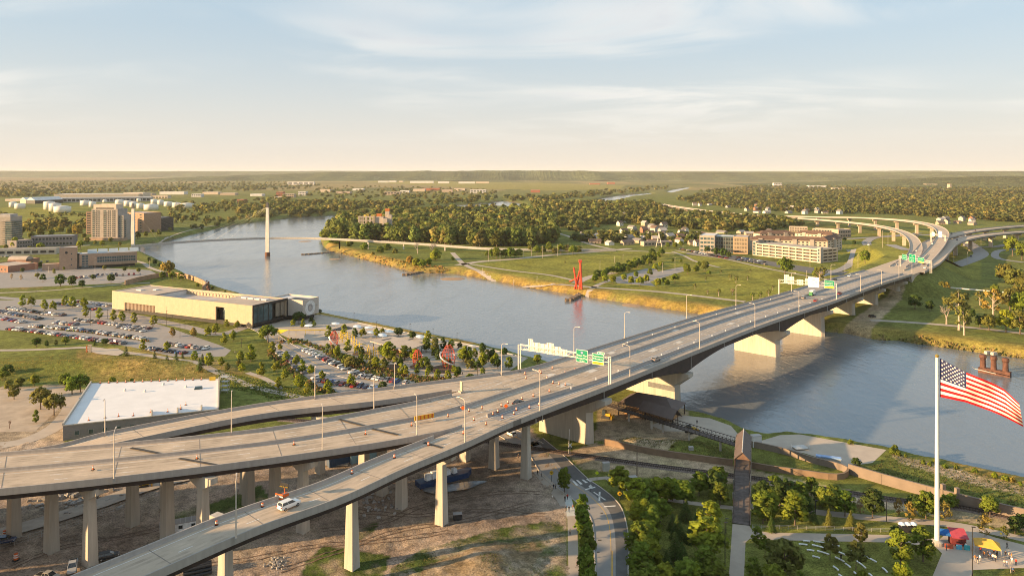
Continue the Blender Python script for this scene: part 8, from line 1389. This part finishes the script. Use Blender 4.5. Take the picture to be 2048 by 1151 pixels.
pp_ = [(1075, 950, 'black', 'dark', 'under the viaduct beside the street'), (1083, 953, 'grey', 'dark', 'under the viaduct, right of a pair'), (1037, 917, 'black', 'dark', 'walking near the railway crossing'), (1107, 978, 'black', 'blue jeans', 'on the sidewalk by the small tree'), (1111, 977, 'grey', 'dark', 'on sidewalk beside another by the small tree'), (1130, 1002, 'black', 'dark', 'at top of the fresh pavement square'), (1135, 998, 'red', 'dark', 'beside the verge on the sidewalk'), (1132, 1022, 'black', 'dark', 'left of the pair walking on fresh pavement'), (1138, 1023, 'black', 'blue jeans', 'right of the pair walking on fresh pavement'), (1146, 1020, 'orange', 'pale', 'by the street trees on the fresh pavement'), (1140, 1069, 'cream', 'dark', 'walking alone half way down the sidewalk'), (1154, 1134, 'black', 'dark', 'walking alone at bottom of the sidewalk'), (1105, 1000, 'white', 'pale', 'standing on the dirt edge left of the sidewalk'),
       (1893, 1100, 'grey', 'dark', 'left of the orange counter'), (1932, 1098, 'white', 'dark', 'in front of the red stall'), (1950, 1122, 'orange', 'pale', 'left of the group by the yellow tent'), (1955, 1126, 'black', 'pale', 'second in the group by the yellow tent'), (1960, 1122, 'white', 'pale', 'third in the group by the yellow tent'), (1968, 1114, 'orange', 'dark', 'near the tent left pole'), (1961, 1106, 'red', 'blue jeans', 'behind the tent left pole'), (1976, 1115, 'black', 'dark', 'under the tent at left'), (1980, 1116, 'blue', 'dark', 'under the tent in middle'), (1986, 1120, 'white', 'blue jeans', 'in front of the tent'), (1991, 1122, 'cream', 'dark', 'in front of the tent at right'), (1988, 1108, 'orange', 'dark', 'deep under the tent'), (1994, 1112, 'black', 'dark', 'under the tent at right'), (2014, 1096, 'black', 'dark', 'standing alone behind the tent'), (2011, 1114, 'black', 'dark', 'heading the queue at right'), (2018, 1116, 'cream', 'dark', 'second in the queue at right'), (2023, 1118, 'orange', 'pale', 'third in the queue at right'), (2024, 1127, 'white', 'pale', 'in white at the queue end'), (2032, 1130, 'red', 'dark', 'at the far right of queue'), (2009, 1132, 'cream', 'blue jeans', 'left of the front pair'), (2014, 1133, 'white', 'blue jeans', 'right of the front pair'), (2022, 1146, 'grey', 'pale', 'on the lawn corner'), (2026, 1147, 'blue', 'dark', 'on the lawn corner at right'),
       (1682, 1120, 'black', 'dark', 'by the white benches on the lawn'), (1394, 848, 'black', 'dark', 'crossing the truss walkway'), (603, 718, 'white', 'dark', 'on the playground bank'), (790, 752, 'blue', 'dark', 'in the playground'), (868, 748, 'black', 'dark', 'on the plaza near the red climber'), (925, 750, 'black', 'dark', 'on the plaza by the shrubs'), (600, 716, 'red', 'dark', 'beside another on the playground bank'), (474, 708, 'black', 'dark', 'at the museum crossing'), (470, 708, 'grey', 'dark', 'at the museum crossing, left one'), (640, 665, 'black', 'blue jeans', 'by the yellow sail')]
for i, (px, py, sh, tr, lb) in enumerate(pp_):
    z = 9.0 if 'truss' in lb else None; v = P(px, py, z or GZ); inst('person', f'person in {sh} top and {"jeans" if "jeans" in tr else tr + " trousers"} {lb}', 'person', person_mesh(i % 3, sh, tr), (v.x, v.y, (z or hz1(v.x, v.y)) + .06), rt.uniform(0, 6.3), 1.02)
# ------------------------------------------------------------------ food stalls, benches
def tent(px, py, w_, d_, h0, h1, m, label, rz):
    v = P(px, py); t_ = thing('canopy_tent', label, 'tent', tuple(v)); ca, sa = math.cos(rz), math.sin(rz); W = lambda x, y, z: (v.x + x * ca - y * sa, v.y + x * sa + y * ca, GZ + z)
    for x in (-1, 1):
        for y in (-1, 1): mb = MB(); mb.tube(W(x * w_ / 2, y * d_ / 2, 0), W(x * w_ / 2, y * d_ / 2, h0), .06, n=6); mb.build('leg', M_galv, t_)
    mb = MB(); q = [W(-w_ / 2, -d_ / 2, h0), W(w_ / 2, -d_ / 2, h0), W(w_ / 2, d_ / 2, h0), W(-w_ / 2, d_ / 2, h0), W(-w_ * .2, 0, h1), W(w_ * .2, 0, h1)]; mb.add(q, [(0, 1, 5, 4), (1, 2, 5), (2, 3, 4, 5), (3, 0, 4)]); r_ = mb.build('canopy', m, t_)
    mb = MB(); lo = [(*x[:2], x[2] - .35) for x in q[:4]]; mb.add(q[:4] + lo, [(i, 4 + i, 4 + (i + 1) % 4, (i + 1) % 4) for i in range(4)]); mb.build('valance', m, r_); return t_
tent(1974, 1106, 5.8, 4.0, 2.6, 3.9, mat('tent_yellow', (.62, .36, .06), .8, .04, 1), 'yellow canopy tent with people crowding under it', -.5); tent(1891, 1082, 4.4, 3.2, 2.6, 3.4, mat('tent_blue', (.02, .12, .36), .8, .04, 1), 'bright blue canopy tent beside the flagpole', -.25)
v = P(1918, 1090); t_ = thing('food_stall', 'dark red food stall with pink-red sloping roof and bright boards', 'stall', tuple(v)); mb = MB(); mb.box((v.x, v.y + .8, GZ + 1.2), (3.6, 2.2, 2.3), -.2); mb.build('cabin', mat('stall_red', (.16, .03, .03), .7), t_); mb = MB(); rz = -.2; ca, sa = math.cos(rz), math.sin(rz); W = lambda x, y, z: (v.x + x * ca - y * sa, v.y + x * sa + y * ca, GZ + z); mb.add([W(-2, -1.2, 2.5), W(2, -1.2, 2.5), W(2, 2.2, 3.7), W(-2, 2.2, 3.7), W(-2, -1.2, 2.35), W(2, -1.2, 2.35), W(2, 2.2, 3.55), W(-2, 2.2, 3.55)], [(0, 1, 2, 3), (7, 6, 5, 4), (0, 4, 5, 1), (1, 5, 6, 2), (3, 7, 4, 0)]); mb.build('roof', mat('stall_roof', (.42, .06, .08), .7, .05, 1), t_)
for x, cc, nm in ((-2.6, (.45, .10, .05), 'orange_counter'), (-.2, (.10, .38, .55), 'blue_board'), (1.7, (.05, .40, .45), 'teal_board')): mb = MB(); mb.box(W(x - .6, -2.2, .65), (2.0 if 'counter' in nm else 1.3, .3, 1.2), rz); mb.build(nm, mat(nm, cc, .7), t_)
v = P(1815, 1062); t_ = thing('picnic_umbrellas', 'white scalloped canopy on dark counter behind the lawn trees', 'stall', tuple(v)); mb = MB(); mb.box((v.x, v.y, GZ + .7), (4.6, 1.6, 1.4), -.1); mb.build('counter', M_dark, t_)
for x in (-1.6, 0, 1.6): mb = MB(); mb.lathe((v.x + x, v.y, GZ + 2.1), [(1.0, 0), (.6, .35), (.05, .55)], 10); mb.build('canopy', M_swht, t_); mb = MB(); mb.tube((v.x + x, v.y, GZ), (v.x + x, v.y, GZ + 2.2), .05); mb.build('pole', M_galv, t_)
bz = [(277, 878, 335, 884), (360, 882, 475, 902), (245, 905, 313, 911), (348, 910, 460, 940), (508, 908, 568, 922), (308, 950, 368, 958), (390, 958, 486, 988), (353, 1000, 413, 1015), (513, 952, 624, 994), (533, 1008, 605, 1045), (612, 1058, 656, 1090), (518, 1080, 560, 1113), (660, 952, 710, 978), (757, 996, 862, 1048), (704, 1040, 776, 1096), (683, 1126, 706, 1151), (908, 1092, 948, 1130), (800, 1138, 826, 1160), (244, 994, 282, 1002), (560, 1145, 590, 1165)]
for i, (x0, y0, x1, y1) in enumerate(sorted(bz)):
    a = P(1536 + x0 / 3.97, 861 + y0 / 3.97); b = P(1536 + x1 / 3.97, 861 + y1 / 3.97); d = b - a; c = (a + b) / 2; nrm = Vector((-d.y, d.x, 0)).normalized(); t_ = thing('stone_bench', f'white curved stone bench, {nth(i)} from left of those set in arcs on the lawn', 'bench', (c.x, c.y, GZ), 'arc benches'); mb = MB(); pts = np.array([tuple(a.lerp(b, f_) + nrm * .12 * d.length * .25 * (1 - (2 * f_ - 1) ** 2)) for f_ in np.linspace(0, 1, 6)]); sweep(mb, pts, [(-.17, .22), (.17, .22), (.17, .42), (-.17, .42)]); mb.build('seat', M_swht, t_)
    for f_ in (.15, .85): q = a.lerp(b, f_); mb = MB(); mb.box((q.x, q.y, GZ + .15), (.3, .3, .24), math.atan2(d.y, d.x)); mb.build('leg', M_conc, t_)
# ------------------------------------------------------------------ playground
M_red = mat('climber_red', (.48, .075, .035), .5, .05, 1); M_yel = mat('play_yellow', (.68, .46, .02), .5, .05, 1); M_slide = mat('slide_steel', (.62, .58, .54), .3, .04, 1, metal=.5)
def climber(px, py, h, r, label, turns=1.1, a0=2.6, two=False):
    v = P(px, py); t_ = thing('climbing_dome', label, 'climbing frame', tuple(v), 'red climbing domes'); prof = lambda t: r * (.62 + .62 * math.sin(math.pi * (t * .78 + .14))) * (1 if t < .6 else 1 - ((t - .6) / .4) ** 2 * .42) * .82
    pt = lambda t, a: Vector((v.x + prof(t) * math.cos(a), v.y + prof(t) * math.sin(a), GZ + h * t))
    for k in range(12): mb = MB(); mb.path([pt(t, k * math.pi / 6 + t * .25) for t in np.linspace(0, 1, 9)], .11, 5); mb.build('rib', M_red, t_)
    for t in (.12, .28, .44, .6, .76, .9, 1.0): mb = MB(); mb.path([pt(t, a) for a in np.linspace(0, 2 * math.pi, 17)], .1, 5); mb.build('ring', M_red, t_)
    mb = MB(); pts = [Vector((v.x + (r * 1.0 + .7 + 1.2 * (1 - t)) * math.cos(a0 + turns * 2 * (1 - t)), v.y + (r * 1.0 + .7 + 1.2 * (1 - t)) * math.sin(a0 + turns * 2 * (1 - t)), GZ + .5 + h * .62 * t)) for t in np.linspace(0, 1, 14)] + [pt(.66, a0)]; mb.path(pts, .42, 8); mb.build('tube_slide', M_slide, t_)
    if two: mb = MB(); pts = [Vector((v.x + (r + 1.0) * math.cos(-.6 + t * .8), v.y + (r + 1.0) * math.sin(-.6 + t * .8), GZ + h * (.62 - .2 * t))) for t in np.linspace(0, 1, 6)]; mb.path([pt(.64, -.7)] + pts + [pt(.4, .4)], .4, 8); mb.build('tube_slide', M_slide, t_)
climber(897, 735, 11.4, 3.4, 'tall red lattice climbing dome with silver tube slides', 1.6, 3.0, True); climber(835, 731, 8.2, 2.4, 'middle red lattice climbing dome', .9, -.2); climber(668, 690, 8.0, 2.4, 'far red lattice climbing dome beside the yellow frames', .7, 3.9)
yf = thing('playground_climber', 'long yellow climbing frame of hoops posts and net bridges', 'climbing frame', tuple(P(715, 700))); rp2 = random.Random(6)
spine = [P(677, 678), P(690, 684), P(705, 692), P(719, 704), P(728, 712), P(742, 714), P(758, 714)]
for i, q in enumerate(spine):
    for k in range(4): o_ = Vector((rp2.uniform(-2.4, 2.4), rp2.uniform(-2, 2), 0)); hh = rp2.uniform(3, 6.5 if i != 5 else 8); mb = MB(); mb.tube(q + o_, q + o_ + Vector((rp2.uniform(-.5, .5), 0, hh)), .13, n=5); mb.build('post', M_yel, yf)
for a, b in zip(spine[:-1], spine[1:]):
    for z in (1.2, 2.2, 3.2): mb = MB(); mb.tube(a + Vector((0, 0, z)), b + Vector((0, 0, z + .3)), .08, n=4); mb.build('bar', M_yel, yf)
for c, r_ in ((P(694, 690), 4.2), (P(694, 690), 2.8), (P(722, 712), 3.6)): mb = MB(); mb.path([c + Vector((r_ * math.cos(a), .6 * math.sin(3 * a), 3.2 + r_ * math.sin(a))) for a in np.linspace(-.4, math.pi + .4, 14)], .16, 5); mb.build('hoop', M_yel, yf)
for a in np.linspace(0, math.pi, 9)[1:-1]: c = P(694, 690); mb = MB(); mb.tube(c + Vector((0, 0, 3.2)), c + Vector((4.1 * math.cos(a), 0, 3.2 + 4.1 * math.sin(a))), .09, n=4); mb.build('spoke', M_yel, yf)
v = P(560, 668); ys = thing('shade_sail', 'yellow triangular shade sail with long yellow beam by the museum', 'shade sail', tuple(v)); q = [P(547, 657.5, 9.2), P(578, 659, 9.6), P(558, 668, 8.4)]; mb = MB(); c = sum(q, Vector()) / 3 - Vector((0, 0, .9)); vs = [tuple(x) for x in q] + [tuple(c)] + [(x.x, x.y, x.z - .12) for x in q] + [(c.x, c.y, c.z - .12)]; mb.add(vs, [(0, 1, 3), (1, 2, 3), (2, 0, 3), (5, 4, 7), (6, 5, 7), (4, 6, 7)]); mb.build('sail', M_yel, ys)
for x in q: mb = MB(); mb.tube((x.x, x.y, GZ), tuple(x), .14); mb.build('mast', M_yel, ys)
mb = MB(); mb.path([P(578, 660, 8.6), P(606, 660, 8.4), P(652, 659, 8.2)], .25, 5); mb.build('beam', M_yel, ys)
for px in (592, 611, 630, 650): w_ = P(px, 660, 8.3); mb = MB(); mb.tube((w_.x, w_.y, GZ), tuple(w_), .12); mb.build('mast', M_yel, ys)
pv = thing('picnic_pavilion', 'flat roofed tan pavilion in the playground', 'pavilion', tuple(P(800, 712))); qs = [P(740, 681.5, 9.4), P(785, 672, 9.4), P(849, 688, 9.4), P(812, 702, 9.4)]; mb = MB(); mb.prism([x.xy for x in qs], 8.9, 9.5); mb.build('roof', MATS['tan_roof'], pv)
cq = sum(qs, Vector()) / 4; mb = MB(); a_ = qs[0].lerp(qs[1], .3).lerp(cq, .25); b_ = qs[0].lerp(qs[1], .85).lerp(cq, .25); d = b_ - a_; mb.box(((a_ + b_) / 2).xy[:] + (9.56,), (d.length, 1.6, .1), math.atan2(d.y, d.x)); mb.build('roof_slot', M_dark, pv)
for x in qs: y_ = x.lerp(cq, .12); mb = MB(); mb.tube((y_.x, y_.y, GZ), (y_.x, y_.y, 9), .2); mb.build('post', M_dark, pv)
mb = MB(); c = cq.lerp(qs[2].lerp(qs[3], .4), .35); mb.box((c.x, c.y, 7), (11, 6, 4), -.6); mb.build('kiosk', MATS['ochre_timber'], pv)
for i, (px, py) in enumerate(sorted(((671, 658), (714, 664), (737.5, 666), (742, 676), (778, 674), (765, 682), (840, 685), (945, 704), (617, 662)))): v = P(px, py); t_ = thing('disc_parasol', f'white disc parasol, {nth(i)} from left along the river plaza', 'parasol', tuple(v), 'white disc parasols'); mb = MB(); mb.lathe((0, 0, 0), [(2.5, 0), (2.6, .1), (.3, .4)], 18); o = mb.build('disc', M_swht, t_); o.location = (0, 0, 3.6); o.rotation_euler = (R(rt.uniform(-9, 9)), R(rt.uniform(-10, 10)), 0); mb = MB(); mb.tube((v.x, v.y, GZ), (v.x, v.y, GZ + 3.7), .1); mb.build('pole', M_galv, t_)
for i in range(6): a = P(664 + i * 3.4, 661.5 - i * .2); b = P(690 + i * 2.6, 652.5 + i * .8); d = b - a; mb = MB(); c = (a + b) / 2; mb.box((c.x, c.y, GZ + .35), (d.length, .8, .5), math.atan2(d.y, d.x)); o = mb.build('seat_step', M_dark); tag(o, f'dark long seating step, {nth(i)} from left of the stepped rows by the river', 'bench', 'seating steps')
for x, y, rx, ry in ((775, 735, 27, 8), (835, 733, 16, 6), (890, 738, 30, 10), (725, 707, 20, 6), (668, 692, 12, 5)): c = P(x, y); k = c.y / FPX; mb = MB(); mb.add([(c.x + rx * k * math.cos(a), c.y + ry * k * 3.2 * math.sin(a), GZ + .075 + x * 1e-5) for a in np.linspace(0, 6.283, 25)[:-1]], [tuple(range(24))]); tag(mb.build('play_surface', M_mulch), 'brown bark play surface', kind='structure')
# ------------------------------------------------------------------ sculptures and small things
rs = thing('red_sculpture', 'tall red steel sculpture of leaning beams on the far bank lawn', 'sculpture', tuple(P(1157, 577))); v = P(1157, 577); k = v.y / FPX
for a, b, r_ in (((-3, 0), (-9.5, 43), .75), ((6, -1), (3.5, 55), 1.0), ((-8, 0), (5, 46), .7), ((-9.5, 43), (-1, 22), .6), ((-6, 1), (2, 24), .55), ((7, 1), (-2, 14), .5), ((1, -1), (4.5, 30), .6)): mb = MB(); mb.tube((v.x + a[0] * k, v.y + a[1], GZ - .3), (v.x + b[0] * k, v.y, GZ + b[1] * k), r_, n=6); mb.build('beam', mat('sculpture_red', (.50, .07, .035), .45, .04, 1), rs)
mb = MB(); mb.box((v.x + 3.5 * k, v.y, GZ + 55 * k), (2.6, 2.6, 2.2)); mb.build('beam_head', MATS['sculpture_red'], rs)
v = P(416, 582); t_ = thing('stacked_sculpture', 'dark spiky stacked sculpture by the river behind the museum', 'sculpture', tuple(v)); r6 = random.Random(9)
for i in range(9): mb = MB(); mb.box((v.x + r6.uniform(-1, 1), v.y + r6.uniform(-1, 1), GZ + .6 + i * 1.0), (3.4 - i * .25, 2.6 - i * .2, 1.2), r6.uniform(0, 3), taper=.8); mb.build('block', M_ruin, t_)
v = P(177, 704); t_ = thing('gate_sculpture', 'small pale and orange arch sculpture on the levee overlook', 'sculpture', tuple(v)); z = hz1(v.x, v.y)
for x, m_ in ((-1.0, mat('sculpture_orange', (.6, .2, .08), .6)), (.4, M_cream), (1.3, M_cream)): mb = MB(); mb.box((v.x + x, v.y, z + 1.9), (.7, .6, 3.8), .2, taper=.8); mb.build('slab', m_, t_)
mb = MB(); mb.box((v.x + .8, v.y, z + 3.9), (2.0, .7, .5), .2); mb.build('lintel', M_cream, t_)
def sign(px, py, h, m, shape, label):
    v = P(px, py); t_ = thing('road_sign', label, 'sign', tuple(v)); mb = MB(); mb.tube((v.x, v.y, GZ), (v.x, v.y, GZ + h), .06); mb.build('post', M_dark, t_); n = 4 if shape == 'd' else 14; a0 = math.pi / 2; mb = MB(); pts = [(v.x + .62 * math.cos(a0 + 2 * math.pi * i / n), GZ + h - .4 + .62 * math.sin(a0 + 2 * math.pi * i / n)) for i in range(n)]; mb.add([(x, v.y - .14, z) for x, z in pts] + [(x, v.y - .08, z) for x, z in pts], [tuple(range(n)), tuple(range(n, 2 * n))[::-1]] + [(i, n + i, n + (i + 1) % n, (i + 1) % n) for i in range(n)]); pl = mb.build('sign_plate', m, t_)
    if shape == 'x':
        for q in (.785, -.785): mb = MB(); d = Vector((math.cos(q), 0, math.sin(q))) * .5; c = Vector((v.x, v.y - .17, GZ + h - .4)); mb.tube(c - d, c + d, .07, n=4); mb.build('cross_mark', M_tyre, pl)
sign(1103, 963, 3.4, M_syel, 'x', 'round yellow railway warning sign beside the street under the lamp'); sign(1239, 1003, 3.0, M_syel, 'x', 'round yellow railway warning sign right of the street'); sign(1194, 962, 3.2, mat('sign_lime', (.55, .65, .02), .5), 'd', 'lime yellow diamond crossing sign at the path'); sign(1181, 983, 2.2, M_swht, 'd', 'small white sign on the street island')
v = P(1140, 912); t_ = thing('crossing_signal', 'black and white railway crossing signal with crossed boards and raised barrier', 'signal', tuple(v)); mb = MB(); mb.tube((v.x, v.y, GZ), (v.x, v.y, GZ + 4.4), .1); mb.build('mast', M_galv, t_); mb = MB(); mb.tube((v.x - .5, v.y, GZ + 1), (v.x - .2, v.y, GZ + 9.5), .07); mb.build('barrier_arm', M_drw, t_)
for q in (.785, -.785): mb = MB(); d = Vector((math.cos(q), 0, math.sin(q))) * .9; c = Vector((v.x, v.y - .2, GZ + 4)); mb.tube(c - d, c + d, .13, n=4); mb.build('crossbuck', M_swht, t_)
for s in (-.5, .5): mb = MB(); mb.tube((v.x + s, v.y - .3, GZ + 2.9), (v.x + s, v.y - .15, GZ + 2.9), .3, n=10); mb.build('signal_lamp', M_dark, t_)
for px, py, w_, h_, m_, lb in ((1212, 940, 2.2, 2.6, M_galv, 'grey equipment cabinet beside the railway'), (1382, 902, 1.6, 1.6, MATS['garage_grey'], 'grey utility box on grass by the flood wall'), (1265, 960, 2.6, 1.2, M_dark, 'dark utility box on the park edge'), (915, 1038, 2.4, 1.7, M_dark, 'dark pump box standing on the dirt'), (1512, 892, 3.4, 4, M_roofw, 'white shed beside the covered bridge')): v = P(px, py); t_ = thing('utility_box', lb, 'cabinet', tuple(v)); mb = MB(); mb.box((v.x, v.y, GZ + h_ / 2), (w_, w_ * .6, h_), .2); mb.build('cabinet', m_, t_); mb = MB(); mb.box((v.x, v.y, GZ + h_ + .06), (w_ * 1.08, w_ * .68, .12), .2); mb.build('lid', M_roofg, t_)
v = P(1274, 950); t_ = thing('utility_pole', 'bare timber utility pole between railway and grove', 'pole', tuple(v)); mb = MB(); mb.tube((v.x, v.y, GZ), (v.x, v.y, GZ + 9.5), .17, .12); mb.build('pole', M_bark, t_); mb = MB(); mb.box((v.x, v.y, GZ + 9), (1.6, .12, .14), .3); mb.build('cross_arm', M_bark, t_)
# park fences, skate ramp, bleachers
t_ = thing('park_fence', 'low green-grey fence along the lawn path', 'fence', tuple(P(1640, 1064)));
fpn = hpts(resample([tuple(P(*q)) for q in ((1505, 1056), (1560, 1057), (1640, 1059), (1700, 1061), (1780, 1064))], 2.4), 0)
for i in range(len(fpn)): mb = MB(); mb.tube(tuple(fpn[i]), (fpn[i, 0], fpn[i, 1], fpn[i, 2] + 1.1), .05, n=4); mb.build('post', M_galv, t_)
for z in (.35, .7, 1.05): mb = MB(); mb.path([Vector((q[0], q[1], q[2] + z)) for q in fpn], .035, 3); mb.build('rail', M_galv, t_)
v = P(1600, 897); t_ = thing('floating_dock_frame', 'grey dock platform with railings lying on the terrace', 'platform', tuple(v)); mb = MB(); mb.box((v.x, v.y, GZ + .6), (5, 3.4, .3), .2); mb.build('platform', M_galv, t_)
for x in (-3.2, 3.2):
    for z in (.6, 1.1, 1.6): mb = MB(); mb.tube((v.x + x - .4, v.y - 1.6, GZ + z), (v.x + x + .6, v.y + 1.8, GZ + z), .06, n=4); mb.build('rail', M_galv, t_)
v = P(1657, 923); t_ = thing('blue_pontoon', 'long blue covered pontoon resting on the terrace wall', 'pontoon', tuple(v)); mb = MB(); mb.box((v.x, v.y, GZ + 1.7), (8, 1.8, .4), -.35); mb.build('cover', mat('pontoon_blue', (.25, .38, .62), .5), t_); mb = MB(); mb.box((v.x, v.y, GZ + .8), (7.6, 1.4, 1.4), -.35); mb.build('float', M_galv, t_)
# approach slab joining the bridge to the interchange
a = SB[-1]; b = NBr[-1]; e1 = P(1862, 536, 20.9); e0 = P(1800, 519, 20.9); mb = MB(); mb.prism([(a[0] - 1, a[1] - 1), (e1.x, e1.y), (e0.x + 14, e0.y + 20), (b[0] - 1, b[1] - 1)], 17, 20.96); o = mb.build('approach_slab', M_deck, None); tag(o, 'concrete approach where the bridge meets the ramps', kind='structure')
# ------------------------------------------------------------------ haze
hm_ = bpy.data.materials.new('haze'); hm_.use_nodes = True; t = hm_.node_tree; t.nodes.remove(t.nodes['Principled BSDF']); pv_ = t.nodes.new('ShaderNodeVolumePrincipled'); pv_.inputs['Color'].default_value = (.93, .92, .88, 1); pv_.inputs['Density'].default_value = .000025; pv_.inputs['Anisotropy'].default_value = .0; t.links.new(pv_.outputs[0], t.nodes['Material Output'].inputs['Volume'])
mb = MB(); mb.box((0, 10500, 90), (72000, 28200, 190)); o = mb.build('haze', hm_); tag(o, 'thin evening haze over the plain', kind='stuff')
